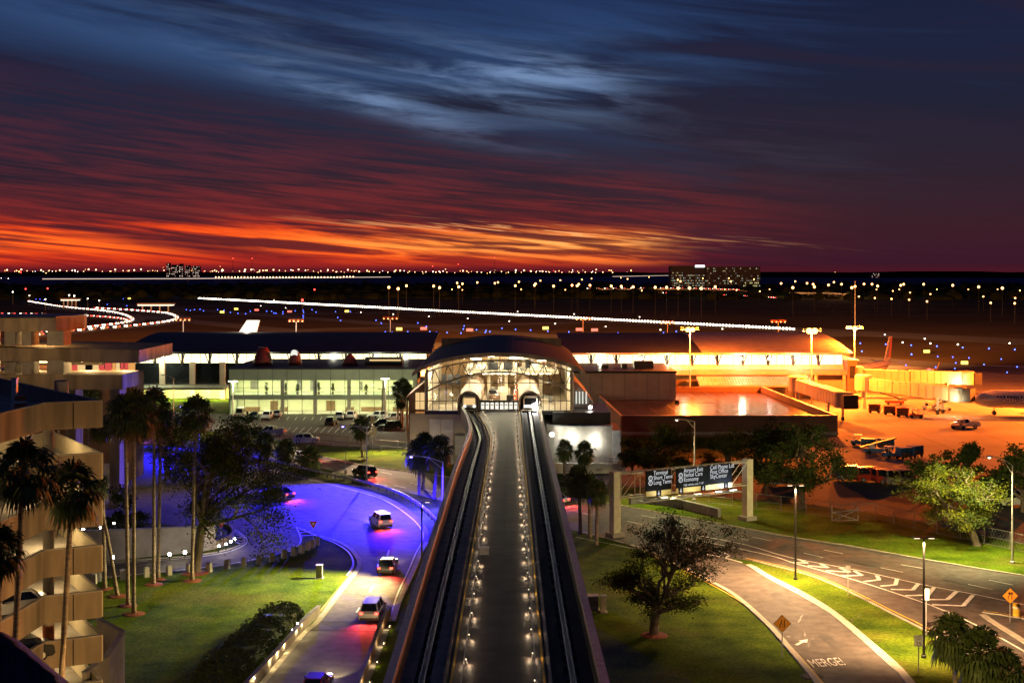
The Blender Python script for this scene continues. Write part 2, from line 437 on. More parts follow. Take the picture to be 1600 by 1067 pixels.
# sheared streak field: cloud streets run down to the right, steeper the higher they are
kk = add(0.40, mul(E, 0.22))
T = add(E, mul(az, kk))
s1 = noise(comb(mul(az, 3.2), mul(T, 7.0), 2.2), 1.0, 6, 0.55, 0.8)
s2 = noise(comb(mul(az, 6.0), mul(T, 26.0), 5.2), 1.0, 7, 0.60, 0.9)
s3 = noise(comb(mul(az, 16.0), mul(T, 85.0), 9.7), 1.0, 5, 0.6, 0.5)
puff = noise(comb(mul(az, 9.0), mul(T, 15.0), 4.4), 1.0, 7, 0.60, 0.45)
blue = ramp(E, [(0.0, (0.05, 0.012, 0.03)), (0.35, (0.018, 0.018, 0.050)), (0.6, (0.022, 0.052, 0.135)), (0.8, (0.028, 0.075, 0.205)), (1.0, (0.015, 0.040, 0.135))])
cloudu = ramp(E, [(0.0, (0.030, 0.006, 0.014)), (0.3, (0.018, 0.007, 0.021)), (0.55, (0.0085, 0.0085, 0.030)), (0.8, (0.0075, 0.012, 0.046)), (1.0, (0.006, 0.011, 0.044))])
rightd = sst(az, 0.02, 0.30)
cov = sst(add(add(s1, mul(sub(s2, 0.5), 0.22)), mul(rightd, 0.30)), 0.30, 0.68)
lowb = add(E, mul(sub(az, -0.1), 0.80))
bank = mul(sst(add(lowb, mul(sub(s1, 0.5), 0.28)), 0.70, 0.50), sub(1.0, mul(rightd, 0.55)))
cov = mt('MAXIMUM', cov, mul(bank, add(0.72, mul(s2, 0.45))), None, True)
upper = mixc(cov, blue, cloudu)
# blue cast of the upper left
blw = mul(gauss(az, -0.24, 0.22), gauss(add(E, mul(add(az, 0.24), 0.9)), 0.84, 0.16))
upper = mixc(mul(blw, mul(sst(s1, 0.66, 0.30), 0.62)), upper, (0.045, 0.105, 0.26))
# the torn pale gap: a broad patch and a lower streak to its left
gap = mul(gauss(az, 0.012, 0.075), gauss(add(E, mul(sub(az, 0.012), 0.35)), 0.715, 0.095))
gap2 = mul(gauss(az, -0.105, 0.085), gauss(add(E, mul(add(az, 0.105), 1.30)), 0.615, 0.050))
gap3 = mul(gauss(az, -0.06, 0.20), gauss(add(E, mul(add(az, 0.06), 0.9)), 0.72, 0.13))
tear = sst(add(mul(puff, 0.80), mul(s2, 0.22)), 0.42, 0.66)
gp = mt('MINIMUM', mul(add(add(gap, mul(gap2, 0.85)), mul(gap3, 0.26)), tear), 1.0)
upper = mixc(mul(gp, 0.92), upper, (0.21, 0.33, 0.58))
rcl = mul(mul(sst(az, 0.05, 0.18), sst(s1, 0.44, 0.60)), sst(E, 0.12, 0.4))
upper = mixc(mul(rcl, 0.55), upper, (0.020, 0.010, 0.030))
# faint lilac streaks right of the gap
lil = mul(mul(gauss(az, 0.20, 0.10), gauss(add(E, mul(sub(az, 0.2), 0.9)), 0.47, 0.07)), sst(s2, 0.46, 0.66))
upper = mixc(mul(lil, 0.45), upper, (0.055, 0.030, 0.060))
# red lit streaks under the bank, purple higher up and red low down
redc = ramp(E, [(0.0, (0.26, 0.014, 0.014)), (0.2, (0.235, 0.018, 0.022)), (0.38, (0.130, 0.016, 0.030)), (0.6, (0.060, 0.016, 0.040))])
rb = add(E, mul(add(az, 0.1), 0.62))
redband = mul(mul(sst(rb, 0.66, 0.34), sst(add(az, mul(E, -0.15)), 0.26, 0.0)), sst(add(add(mul(s2, 0.55), mul(s3, 0.28)), mul(s1, 0.30)), 0.47, 0.68))
upper = mixc(mul(redband, 0.74), upper, redc)
wash = mul(mul(sst(E, 0.34, 0.08), sst(az, 0.30, 0.04)), add(0.20, mul(sst(s2, 0.38, 0.66), 0.45)))
upper = mixc(wash, upper, (0.20, 0.015, 0.020))
magw = mul(mul(gauss(E, 0.03, 0.20), sst(az, 0.05, 0.25)), add(0.35, mul(s2, 0.45)))
upper = mixc(magw, upper, (0.046, 0.010, 0.026))
# --- the burning band above the horizon
right_end = sst(add(az, mul(sub(s2, 0.5), 0.10)), 0.150, 0.085)
topl = add(E, mul(sub(s1, 0.5), -0.16))
band = mul(mul(sst(E, 0.008, 0.05), sst(add(topl, mul(sst(az, -0.36, -0.1), 0.020)), 0.215, 0.135)), right_end)
wedge = gauss(add(E, mul(add(az, 0.325), 0.727)), 0.150, 0.034)
wedge = mul(mul(wedge, sst(az, -0.36, -0.28)), sst(az, -0.10, -0.16))
band = mul(band, sub(1.0, mul(wedge, 0.88)))
holes = sst(add(add(mul(s2, 0.62), mul(s3, 0.30)), mul(s1, 0.22)), 0.50, 0.64)
hot = add(add(mul(sst(az, -0.24, 0.04), 0.46), mul(gauss(E, 0.10, 0.055), 0.38)), mul(sub(s2, 0.5), 1.1))
fire = ramp(hot, [(0.0, (0.50, 0.024, 0.010)), (0.22, (0.95, 0.070, 0.010)), (0.5, (1.25, 0.17, 0.018)), (0.8, (1.25, 0.33, 0.055)), (1.0, (1.25, 0.50, 0.13))])
upper = mixc(mul(band, add(0.10, mul(holes, 0.90))), upper, fire)
lowred = mul(mul(sst(E, 0.0, 0.02), sst(E, 0.09, 0.03)), mul(sst(az, 0.12, 0.02), 0.45))
upper = mixc(lowred, upper, (0.50, 0.022, 0.012))
# thin cream lit edges
edge = mul(mul(gauss(az, 0.01, 0.13), gauss(add(E, mul(sub(az, 0.0), 0.24)), 0.150, 0.022)), sst(s3, 0.52, 0.64))
upper = mixc(mul(edge, 0.85), upper, (1.1, 0.52, 0.19))
upper = mixc(mul(sst(E, 0.22, 0.5), 0.22), upper, (0.004, 0.006, 0.022))
# dusk haze right at the horizon
upper = mixc(mul(sst(E, 0.034, 0.0), 0.70), upper, (0.075, 0.008, 0.015))
upper = mixc(sst(z_, 0.0, -0.02), upper, (0.004, 0.003, 0.004))
# the sky away from the sunset side is plain dark blue
away = sst(mt('ABSOLUTE', az), 0.75, 1.5)
upper = mixc(away, upper, (0.010, 0.016, 0.045))
sky = nt.nodes.new('ShaderNodeTexSky'); sky.sky_type = 'NISHITA'; sky.sun_disc = False
sky.sun_elevation = R(-4); sky.sun_rotation = R(3)
bg1 = nt.nodes.new('ShaderNodeBackground'); bg1.inputs['Strength'].default_value = 1.0; nt.links.new(upper, bg1.inputs['Color'])
bg2 = nt.nodes.new('ShaderNodeBackground'); bg2.inputs['Strength'].default_value = 0.05; nt.links.new(sky.outputs[0], bg2.inputs['Color'])
ad = nt.nodes.new('ShaderNodeAddShader'); nt.links.new(bg1.outputs[0], ad.inputs[0]); nt.links.new(bg2.outputs[0], ad.inputs[1])
wo = nt.nodes.new('ShaderNodeOutputWorld'); nt.links.new(ad.outputs[0], wo.inputs['Surface'])
# ------------------------------------------------------------------ ground, water, roads
mb = MB()
xs = [-16000, -9000, -5000, -2500, -1200, -600, -300, -150, -75, -40, -20, 0, 20, 40, 75, 150, 300, 600, 1200, 2500, 5000, 9000, 16000]
ys = [-60, 0, 40, 60, 80, 100, 120, 140, 160, 190, 220, 260, 310, 380, 480, 620, 850, 1200, 1800, 2600, 4000, 7000, 12000, 30000]
for j in range(len(ys) - 1):
    mb.strip([(x, ys[j], 0) for x in xs], [(x, ys[j + 1], 0) for x in xs])
struct('ground', mb, M_grass)
mb = MB()   # the bay
for j in range(9):
    y0 = 2900 + j * 850; y1 = y0 + 850
    mb.strip([(-7000 + 700 * k, y0, 0.6) for k in range(21)], [(-7000 + 700 * k, y1, 0.6) for k in range(21)])
struct('water', mb, M_water)
# airfield pavements
M_field = mat('airfield_turf', (0.075, 0.048, 0.02), 0.95, var=0.35, scale=0.01, spec=0.05)
mb = MB()
for x0 in range(-900, 900, 200):
    for y0 in (345, 600, 900, 1200): mb.face([(x0, y0, .05), (x0 + 200, y0, .05), (x0 + 200, y0 + (255 if y0 == 345 else 300), .05), (x0, y0 + (255 if y0 == 345 else 300), .05)])
struct('airfield_ground', mb, M_field)
mb = MB()
for a, b in (((50, 203), (50, 345)), ((90, 345), (90, 430)),): pass
for i in range(6):
    for j in range(5):
        x0 = 52 + i * 45; y0 = 205 + j * 46
        mb.face([(x0, y0, .1), (x0 + 45, y0, .1), (x0 + 45, y0 + 46, .1), (x0, y0 + 46, .1)])
for i in range(9):
    x0 = -180 + i * 26
    mb.face([(x0, 352, .1), (x0 + 26, 352, .1), (x0 + 26, 435, .1), (x0, 435, .1)])
struct('apron', mb, M_apron)
mb = MB()    # expansion joints and oil streaks of the apron
for i in range(1, 20): mb.b2(52 + i * 13.5 - .06, 52 + i * 13.5 + .06, 206, 430, .108, .112)
for j in range(1, 17): mb.b2(53, 320, 205 + j * 14 - .06, 205 + j * 14 + .06, .118, .122)
struct('apron_joint_markings', mb, M_asph_d)
RW0 = G(310, 467); RW1 = G(1260, 517)
rd = (RW1 - RW0).normalized(); rn = Vector((-rd.y, rd.x, 0))
def along_strip(mb, c, d, l0, l1, w, z, step=60):
    n = max(2, int((l1 - l0) / step)); nn = Vector((-d.y, d.x, 0))
    pts = [c + d * (l0 + (l1 - l0) * i / n) for i in range(n + 1)]
    mb.strip([(p + nn * w / 2).to_tuple()[:2] + (z,) for p in pts], [(p - nn * w / 2).to_tuple()[:2] + (z,) for p in pts])
mb = MB(); along_strip(mb, RW0, rd, -500, 1500, 46, .25)
struct('runway_surface', mb, M_taxi)
mb = MB()
along_strip(mb, RW0 - rn * -0, rd, -100, 1500, 1, .2)
for off_, l0, l1 in ((-150, 150, 1500), (-235, 260, 1500)):
    along_strip(mb, RW0 + rn * off_, rd, l0, l1, 24, .2)
for l in (300, 560, 800, 1000):
    c = RW0 + rd * l; along_strip(mb, c, -rn, 20, 150 + 80, 22, .15)
struct('taxiway_surface', mb, M_taxi)

# --- near roads, all from ground positions
main_far = gl([(150, 672), (320, 694), (400, 703), (450, 709), (505, 715), (575, 729), (700, 746), (780, 759), (872, 776), (940, 786), (1010, 798), (1100, 815), (1240, 841), (1325, 854), (1425, 872), (1525, 889), (1620, 904), (1800, 934)])
main_near = gl([(150, 690), (320, 709), (400, 718), (465, 727), (525, 737), (575, 752), (625, 767), (655, 774), (700, 784), (800, 806), (893, 828), (950, 842), (1000, 857), (1062, 868), (1160, 874), (1200, 882), (1262, 898), (1325, 924), (1400, 962), (1450, 988), (1500, 1022), (1570, 1075), (1660, 1150)])
mb = MB(); mb.strip([p + Vector((0, 0, .03)) for p in resample(main_far, 90)], [p + Vector((0, 0, .03)) for p in resample(main_near, 90)])
struct('main_road', mb, M_asph)
# exit road that merges
ex_l = gl([(985, 852), (1020, 864), (1062, 885), (1110, 909), (1150, 932), (1199, 975), (1241, 1022), (1280, 1070), (1322, 1130)])
ex_r = gl([(1030, 850), (1080, 862), (1160, 880), (1200, 901), (1250, 926), (1300, 957), (1350, 998), (1400, 1042), (1425, 1070), (1480, 1130)])
mb = MB(); mb.strip([p + Vector((0, 0, .05)) for p in resample(ex_l, 60)], [p + Vector((0, 0, .05)) for p in resample(ex_r, 60)])
struct('exit_road', mb, M_asph)
# right corner branch
br_u = gl([(1535, 957), (1570, 962), (1605, 968), (1700, 984)])
br_l = gl([(1535, 961), (1560, 978), (1602, 1004), (1700, 1070)])
# ramp with the blue light
rp_r = gl([(60, 700), (150, 703), (250, 708), (355, 716), (425, 730), (475, 743), (525, 755), (575, 767), (612, 780), (645, 801), (668, 827), (668, 845), (658, 862), (645, 893), (627, 932), (613, 972), (577, 1067), (545, 1150)])
rp_l = gl([(60, 800), (150, 806), (240, 818), (330, 826), (400, 828), (463, 826), (500, 838), (530, 848), (552, 863), (562, 882), (551, 900), (526, 932), (496, 972), (474, 992), (412, 1067), (350, 1150)])
mb = MB(); mb.strip([p + Vector((0, 0, .04)) for p in resample(rp_r, 90)], [p + Vector((0, 0, .04)) for p in resample(rp_l, 90)])
struct('ramp_road', mb, M_asph)
ln_n = gl([(120, 909), (160, 905), (220, 899), (310, 890), (370, 882), (405, 875), (442, 865), (462, 853), (474, 840), (468, 828)])
ln_f = gl([(120, 884), (162, 881), (225, 875), (300, 869), (350, 861), (376, 852), (381, 845), (375, 837), (360, 828), (350, 820)])
mb = MB(); mb.strip([p + Vector((0, 0, .06)) for p in resample(ln_n, 40)], [p + Vector((0, 0, .06)) for p in resample(ln_f, 40)])
struct('slip_lane_road', mb, M_asph)
# concrete bridge deck of the ramp at the frame's bottom
bd_r = [p for p in rp_r if p.y < G(0, 978).y]; bd_l = [p for p in rp_l if p.y < G(0, 985).y]
mb = MB(); mb.strip([p + Vector((0, 0, .07)) for p in resample(bd_r, 20)], [p + Vector((0, 0, .07)) for p in resample(bd_l, 20)])
struct('ramp_bridge_road', mb, M_conc_grey)
# kerbs
mb = MB()
kerb(mb, offset(main_far, 0.2)); struct('kerb_far_side', mb, M_kerb)
mb = MB()
kerb(mb, ex_l, 0.5, .12); kerb(mb, [p for p in ex_r if p.y < G(0, 880).y], 0.7, .13)
kerb(mb, [p for p in main_near if p.y < G(0, 876).y], 0.22, .1)
kerb(mb, [p for p in main_near if p.y > G(0, 850).y and p.x > 8], 0.25, .1)
struct('kerb_exit_road', mb, M_kerb)
mb = MB()
kerb(mb, [p for p in rp_l if p.y < G(0, 836).y], 0.5, .12); kerb(mb, ln_f, 0.35, .14)
kerb(mb, [p for p in rp_r if p.y < G(0, 846).y and p.y > G(0, 975).y], 0.5, .13)
kerb(mb, br_l, 0.6, .12); kerb(mb, br_u, 0.2, .1)
struct('kerb_ramp', mb, M_kerb)
# markings
mb = MB()
def mline(pix, w=0.16, z=.09): ribbon(mb, gl(pix, 0, 5), w, z)
ZM = .10
# chevron gore
up_ = [(1095, 838), (1165, 852), (1235, 872), (1340, 892), (1450, 916), (1530, 931), (1610, 948)]
lo_ = [(1095, 846), (1200, 868), (1242, 881), (1325, 904), (1412, 932), (1470, 953), (1540, 985), (1620, 1030)]
mline(up_, 0.20, ZM); mline(lo_, 0.22, ZM)
U = gl(up_, ZM, 8); Lw = gl(lo_, ZM, 8)
for (ax, ay), (bx, by), (cx, cy_) in (((1248, 875), (1262, 881), (1239, 880)), ((1282, 882), (1294, 888), (1262, 885)), ((1312, 888), (1328, 895), (1290, 893)), ((1335, 893), (1347, 900), (1316, 901)),
        ((1370, 900), (1374, 907), (1350, 910)), ((1402, 905), (1399, 915), (1376, 917)), ((1435, 913), (1426, 923), (1392, 922)), ((1460, 918), (1450, 931), (1415, 932)), ((1495, 925), (1480, 938), (1440, 938)), ((1520, 931), (1505, 948), (1456, 946))):
    mline([(ax, ay), (bx, by)], .42, ZM + .01); mline([(bx, by), (cx, cy_)], .42, ZM + .02)
for a, b in (((1287, 860), (1317, 866)), ((1256, 865), (1286, 872)), ((1408, 883), (1442, 889)), ((1376, 888), (1411, 895)), ((1513, 914), (1551, 922)), ((1545, 907), (1583, 915)), ((1140, 839), (1170, 845)), ((1176, 840), (1206, 846)),
             ((900, 800), (925, 806)), ((1060, 822), (1085, 827)), ((980, 815), (1003, 820)), ((1002, 806), (1024, 810)),
             ((500, 731), (520, 735)), ((570, 744), (590, 748)), ((615, 759), (634, 763)), ((595, 738), (612, 742)), ((640, 755), (658, 759)), ((530, 727), (545, 730)), ((440, 718), (455, 721)), ((660, 765), (680, 769))):
    mline([a, b], .14, ZM)
# arrow and MERGE on the exit road come later as lettering; ramp markings
mline([(60, 705), (150, 708), (250, 713), (350, 722), (425, 736), (475, 748), (525, 760), (575, 773), (610, 787), (645, 812), (660, 832), (659, 848), (650, 865), (638, 893), (620, 932), (609, 972)], .18, ZM)
mline([(463, 824), (470, 842), (466, 853), (450, 863)], .2, ZM); mline([(463, 824), (500, 840), (525, 850), (545, 864), (552, 882), (542, 900)], .2, ZM)
for a, b in (((469, 833), (486, 831)), ((471, 838), (492, 837)), ((468, 829), (477, 828))): mline([a, b], .25, ZM + .01)
mline([(163, 884), (225, 878), (300, 872), (352, 864), (379, 854), (386, 845), (376, 834), (360, 825)], .18, ZM)
for a, b in (((374, 838), (367, 836)), ((378, 842), (369, 840)), ((380, 847), (370, 845)), ((377, 851), (369, 848))): mline([a, b], .3, ZM + .01)
for a, b in (((605, 870), (608, 860)), ((598, 896), (601, 887)), ((578, 926), (583, 917)), ((557, 958), (562, 950))): mline([a, b], .2, ZM)
mline([(310, 888.5), (370, 880), (405, 873), (442, 863), (460, 853)], .16, ZM)
mline([(160, 903.5), (220, 897.5), (310, 888.5)], .16, ZM)
mline([(1100, 866), (1130, 872), (1160, 880)], .2, ZM); mline([(1040, 853), (1070, 858), (1100, 866)], .2, ZM)
mline([(1110, 857), (1138, 868), (1132, 872)], .25, ZM + .01); mline([(1168, 884), (1200, 904), (1250, 930), (1300, 961), (1350, 1003), (1400, 1048), (1440, 1085)], .16, ZM)
mline([(900, 840), (960, 852), (1030, 866)], .12, ZM)
struct('road_markings', mb, M_white)
mb = MB()
mline([(1006, 862), (1063, 889.5), (1150, 936), (1203, 979), (1246, 1023), (1287, 1070)], .16, ZM)
mline([(1165, 873), (1200, 880), (1262, 895.5), (1325, 921), (1400, 958), (1450, 983), (1500, 1016)], .16, ZM)
mline([(553, 884), (544, 902), (516, 937), (490, 968)], .2, ZM)
mline([(1537, 955), (1570, 960), (1605, 966)], .16, ZM)
struct('yellow_road_markings', mb, M_yellow)
# lettering on the exit road: one painted word and an arrow
o = text_mesh('road_lettering', 'MERGE!', 1.0, M_white, None, (0, 0, 0), (0, 0, 0), 1, 'LEFT', 0.004)
pa = G(1270, 1042, .11); pb = G(1322, 1038, .11)
dx = (pb - pa); dx.z = 0; wdt = dx.length; dx.normalize(); dy = Vector((-.05, 1, 0))
for v in o.data.vertices: v.co = Vector((v.co.x, v.co.y, v.co.z))
mxx = max(v.co.x for v in o.data.vertices)
for v in o.data.vertices:
    q = dx * (v.co.x / mxx * wdt) + dy * (v.co.y * 2.9); v.co = Vector((q.x, q.y, v.co.z))
o.location = pa; tag(o, kind='structure')
mb = MB()
aa = G(1244, 1007, .11); ab = G(1262, 998, .11)
d = (ab - aa); L_ = d.length; d.normalize(); nn = Vector((-d.y, d.x, 0))
mb.face([aa + nn * .14, aa - nn * .14, aa - nn * .14 + d * L_ * .55, aa + nn * .14 + d * L_ * .55])
mb.face([aa + d * L_ * .55 + nn * .42, aa + d * L_ * .55 - nn * .42, aa + d * L_])
struct('road_arrow_marking', mb, M_white)
# bridge joints
mb = MB()
for y, xl, xr in ((972, 497, 613), (986, 478, 607)):
    mline([(xl, y), (xr, y + 1)], .22, .085)
struct('road_bridge_joint_markings', mb, M_asph_d)
# repair patches, tar lines and worn wheel tracks
mb = MB()
for poly in ([(540, 800), (575, 806), (568, 815), (532, 808)], [(470, 790), (500, 800), (490, 806), (462, 797)], [(590, 862), (606, 864), (600, 880), (583, 878)], [(560, 920), (578, 921), (572, 932), (553, 931)],
             [(1010, 806), (1040, 812), (1032, 818), (1002, 812)], [(1330, 870), (1380, 880), (1368, 886), (1318, 876)], [(1480, 900), (1530, 911), (1520, 917), (1470, 906)], [(1215, 925), (1240, 940), (1226, 944), (1202, 929)], [(1290, 990), (1320, 1012), (1306, 1015), (1278, 994)], [(620, 746), (650, 752), (645, 756), (614, 750)]):
    mb.face([G(x, y, 0) + Vector((0, 0, .078)) for x, y in poly])
struct('road_repair_patches', mb, mat('asphalt_patch', (.062, .055, .05), .85, var=.3, scale=.5))
mb = MB()
rw_ = random.Random(31)
for _ in range(26):
    x, y = rw_.choice(((rw_.uniform(420, 620), rw_.uniform(770, 850)), (rw_.uniform(1180, 1500), rw_.uniform(862, 905)), (rw_.uniform(1200, 1330), rw_.uniform(930, 1010)), (rw_.uniform(550, 610), rw_.uniform(880, 960))))
    p = G(x, y); a = rw_.uniform(0, 2 * PI); pts = [p]
    for k in range(7): a += rw_.gauss(0, .45); pts.append(pts[-1] + Vector((math.cos(a), math.sin(a), 0)) * .6)
    ribbon(mb, pts, .06, .082)
struct('road_tar_lines', mb, M_black)
# parking lots
mb = MB()
pk = gl([(225, 662), (330, 674), (400, 684), (470, 692), (540, 697), (600, 701), (650, 704)], .02); pk2 = gl([(225, 640), (330, 646), (400, 647), (470, 648), (540, 648), (600, 648), (660, 648)], .02)
mb.strip(resample(pk, 12), resample(pk2, 12)); struct('parking_lot', mb, M_asph)
mb = MB()
for i in range(22):
    x = 360 + i * 13
    ribbon(mb, [G(x, 651.5), G(x - 3, 656.5)], .14, .06)
    if i < 16 and i % 1 == 0: ribbon(mb, [G(410 + i * 11, 668), G(402 + i * 11, 676)], .14, .06)
struct('parking_bay_markings', mb, M_white)
mb = MB()
a = gl([(880, 752), (1000, 762), (1100, 774), (1300, 792), (1450, 818), (1600, 850), (1800, 880)], .02); b = gl([(870, 714), (1000, 716), (1100, 716), (1300, 716), (1450, 728), (1600, 738), (1800, 750)], .02)
mb.strip(resample(a, 14), resample(b, 14)); struct('service_road', mb, M_asph_d)
# mulch rings
def mulch(px, py, r):
    c = G(px, py); m_ = MB(); m_.lathe((c.x, c.y, 0), [(r, 0.0), (r * .85, .07), (r * .4, .12), (0.05, .13)], 14)
    for i, v in enumerate(m_.v): pass
    return tag(m_.build('mulch_bed', M_mulch), kind='structure')

# ------------------------------------------------------------------ guideway with two shuttle tracks and the walkway between
ZD = 9.0
def gp_(pix, z=ZD, n=6):
    return smooth_line([G(x, y, z) for x, y in pix], n)
# key lines in photo pixels at deck level
Lout = [(590, 1135), (610, 1067), (650, 935), (690, 806), (711, 740), (731, 690), (733, 676), (729, 662), (722, 647), (718, 640)]
Lyel = [(688, 1135), (700, 1067), (722, 935), (745, 805), (758, 730), (765, 690), (763, 678), (757, 664), (748, 650), (743, 643)]
Llmp = [(711, 1135), (721, 1067), (738, 935), (755, 805), (765, 730), (771, 690), (770, 676), (764, 661), (756, 648), (752, 641)]
Rlmp = [(846, 1135), (838, 1067), (829, 935), (820, 805), (814, 730), (810.5, 690), (808.5, 660), (807, 641)]
Ryel = [(864, 1135), (855, 1067), (842, 935), (830, 805), (822, 730), (818, 690), (815, 660), (813, 641)]
Rout = [(959, 1135), (943, 1067), (911, 935), (880, 805), (862, 730), (853, 690), (847, 660), (843, 641)]
N_ = 60
def gline(p, z=ZD): return resample(gp_(p, z), N_)
lo, ly, ll_, rl, ry, ro = [gline(p) for p in (Lout, Lyel, Llmp, Rlmp, Ryel, Rout)]
up = lambda L, dz: [p + Vector((0, 0, dz)) for p in L]
mixl = lambda A, B, t: [a.lerp(b, t) for a, b in zip(A, B)]
gw = thing('guideway', 'elevated concrete people mover guideway with two dark tracks leading to the glass station', 'guideway', (0, 70, 0))
def slab(mb, A, B, z0, z1):
    a1 = [Vector((p.x, p.y, z1)) for p in A]; b1 = [Vector((p.x, p.y, z1)) for p in B]
    a0 = [Vector((p.x, p.y, z0)) for p in A]; b0 = [Vector((p.x, p.y, z0)) for p in B]
    mb.strip(a1, b1); mb.strip(b1, b0); mb.strip(b0, a0); mb.strip(a0, a1)
    mb.face([a1[0], b1[0], b0[0], a0[0]]); mb.face([a1[-1], a0[-1], b0[-1], b1[-1]])
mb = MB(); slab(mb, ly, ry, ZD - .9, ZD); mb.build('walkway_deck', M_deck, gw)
for A, B in ((lo, ly), (ry, ro)):
    right = A is ry
    # running slabs either side of an open centre, cross ties and the guide beam
    mb = MB()
    for t0, t1 in ((.06, .38), (.66, .98)) if not right else ((.02, .34), (.62, .94)):
        slab(mb, mixl(A, B, t0), mixl(A, B, t1), ZD - .75, ZD - .32)
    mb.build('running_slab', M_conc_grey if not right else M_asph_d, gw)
    c0 = .52 if not right else .48
    mb = MB(); slab(mb, mixl(A, B, c0 - .05), mixl(A, B, c0 + .05), ZD - .85, ZD - .2); mb.build('guide_beam', M_dark, gw)
    mb = MB()
    for k in (-1, 1):
        slab(mb, mixl(A, B, c0 + k * .045 - .012), mixl(A, B, c0 + k * .045 + .012), ZD - .2, ZD - .12)
    mb.build('guide_rail', M_galv, gw)
    fine_a = resample(mixl(A, B, .30 if right else .36), 62); fine_b = resample(mixl(A, B, .66), 62)
    for a, b in zip(fine_a, fine_b):
        d = (b - a); d.z = 0; nn = Vector((-d.y, d.x, 0)).normalized() * .22
        a = Vector((a.x, a.y, ZD - .62)); b = Vector((b.x, b.y, ZD - .62))
        mb = MB(); mb.prism([(q.x, q.y) for q in (a + nn, a - nn, b - nn, b + nn)], ZD - .95, ZD - .62); mb.build('cross_tie', M_conc, gw)
    # outer parapet
    outer = ro if right else lo
    mb = MB(); wallrun(mb, offset(outer, -.16 if not right else .16), .3, ZD - 1.6, ZD + .95); mb.build('parapet', M_conc, gw)
    mb = MB(); wallrun(mb, offset(outer, -.16 if not right else .16), .5, ZD + .953, ZD + 1.06); mb.build('parapet_coping', M_galv, gw)
    mb = MB()
    inner = ly if not right else ry
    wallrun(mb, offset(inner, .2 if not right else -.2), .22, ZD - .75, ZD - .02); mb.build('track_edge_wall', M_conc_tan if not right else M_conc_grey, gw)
    mb = MB()  # conductor rail along the parapet's inner face
    for k in range(3):
        wallrun(mb, [Vector((p.x, p.y, 0)) for p in offset(outer, -.42 if not right else .42)], .08, ZD - .1 + k * .2, ZD - .02 + k * .2)
    mb.build('conductor_rail', M_dark, gw)
mb = MB()
for L in (ly, ry):
    ribbon(mb, offset(L, -.16 if L is ly else .16), .13, ZD + .03)
mb.build('yellow_edge_line', M_yellow, gw)
mb = MB()   # construction joints across the walkway
for yy in (1017, 907, 837, 790, 757, 730, 712, 697, 683, 672, 662):
    Yd = G(0, yy, ZD).y
    a = min(ly, key=lambda p: abs(p.y - Yd)); b = min(ry, key=lambda p: abs(p.y - Yd))
    ribbon(mb, [Vector((a.x + .5, Yd, 0)), Vector((b.x - .5, Yd, 0))], .09, ZD + .012)
ribbon(mb, mixl(ly, ry, .52), .05, ZD + .016)
mb.build('deck_joint', M_asph_d, gw)
# piers
for yy in (85, 112, 139, 166, 193):
    i = min(range(N_), key=lambda k: abs(lo[k].y - yy)); a, b = lo[i], ro[i]; cx = (a.x + b.x) / 2
    mb = MB(); mb.prism_y([(a.x + .4, ZD - 1.0), (a.x + .4, ZD - 1.5), (cx - 1.3, ZD - 2.8), (cx + 1.3, ZD - 2.8), (b.x - .4, ZD - 1.5), (b.x - .4, ZD - 1.0)], yy - .8, yy + .8)
    mb.b2(cx - 1.2, cx + 1.2, yy - .7, yy + .7, 0, ZD - 2.79); mb.build('pier', M_conc, gw)
mb = MB(); slab(mb, mixl(lo, ro, .06), mixl(lo, ro, .2), ZD - 2.0, ZD - 1.0); slab(mb, mixl(lo, ro, .80), mixl(lo, ro, .94), ZD - 2.0, ZD - 1.0); slab(mb, mixl(lo, ro, .34), mixl(lo, ro, .68), ZD - 1.9, ZD - .91)
mb.build('girder', M_conc, gw)
# low rails that carry the walkway lamps: thing per lamp
M_lmpbody = mat('lamp_bracket_grey', (0.25, 0.24, 0.22), 0.5, 0.4, var=0.1)
mb = MB()
for L, s in ((ll_, 1), (rl, -1)):
    wallrun(mb, L, .07, ZD + .16, ZD + .24)
    for p in resample(L, 100): mb.box((p.x, p.y, ZD + .08), (.05, .05, .16))
mb.build('walkway_rail', M_lmpbody, gw)
E_walk = emi('walkway_lens', (1, .80, .52), 2.2)
wl_src = None
for L, s, nm in ((ll_, 1, 'left'), (rl, -1, 'right')):
    n = int(pathlen(L) / 4.9); pts = resample(L, n)
    for i, p in enumerate(pts):
        if p.y > 207: continue
        lab = 'low walkway lamp on the rail along the %s edge of the walkway' % nm
        loc = (p.x + s * .12, p.y + (0 if s > 0 else 1.2), ZD + .12)
        if wl_src is None:
            t = thing('walkway_lamp', lab, 'lamp', (0, 0, 0), 0, 'walkway lamps on the %s rail' % nm)
            m_ = MB(); m_.box((0, 0, .04), (.10, .30, .34)); m_.build('lamp_housing', M_lmpbody, t)
            m_ = MB(); m_.box((0, 0, .225), (.07, .20, .03)); m_.build('lens', E_walk, t)
            ld = bpy.data.lights.new('walkway_light', 'POINT'); ld.energy = 24; ld.color = (1, .70, .42); ld.shadow_soft_size = .05
            lo_ = bpy.data.objects.new('walkway_light', ld); COL.objects.link(lo_); lo_.parent = t; lo_.location = (.20, 0, .05)
            l2 = bpy.data.lights.new('walkway_light', 'POINT'); l2.energy = 16; l2.color = (1, .70, .42); l2.shadow_soft_size = .05
            l3 = bpy.data.objects.new('walkway_light', l2); COL.objects.link(l3); l3.parent = t; l3.location = (-.20, 0, .10)
            wl_src = t; t.location = loc
        else:
            dup(wl_src, loc, 0 if s > 0 else PI, lab, 'walkway lamps on the %s rail' % nm)
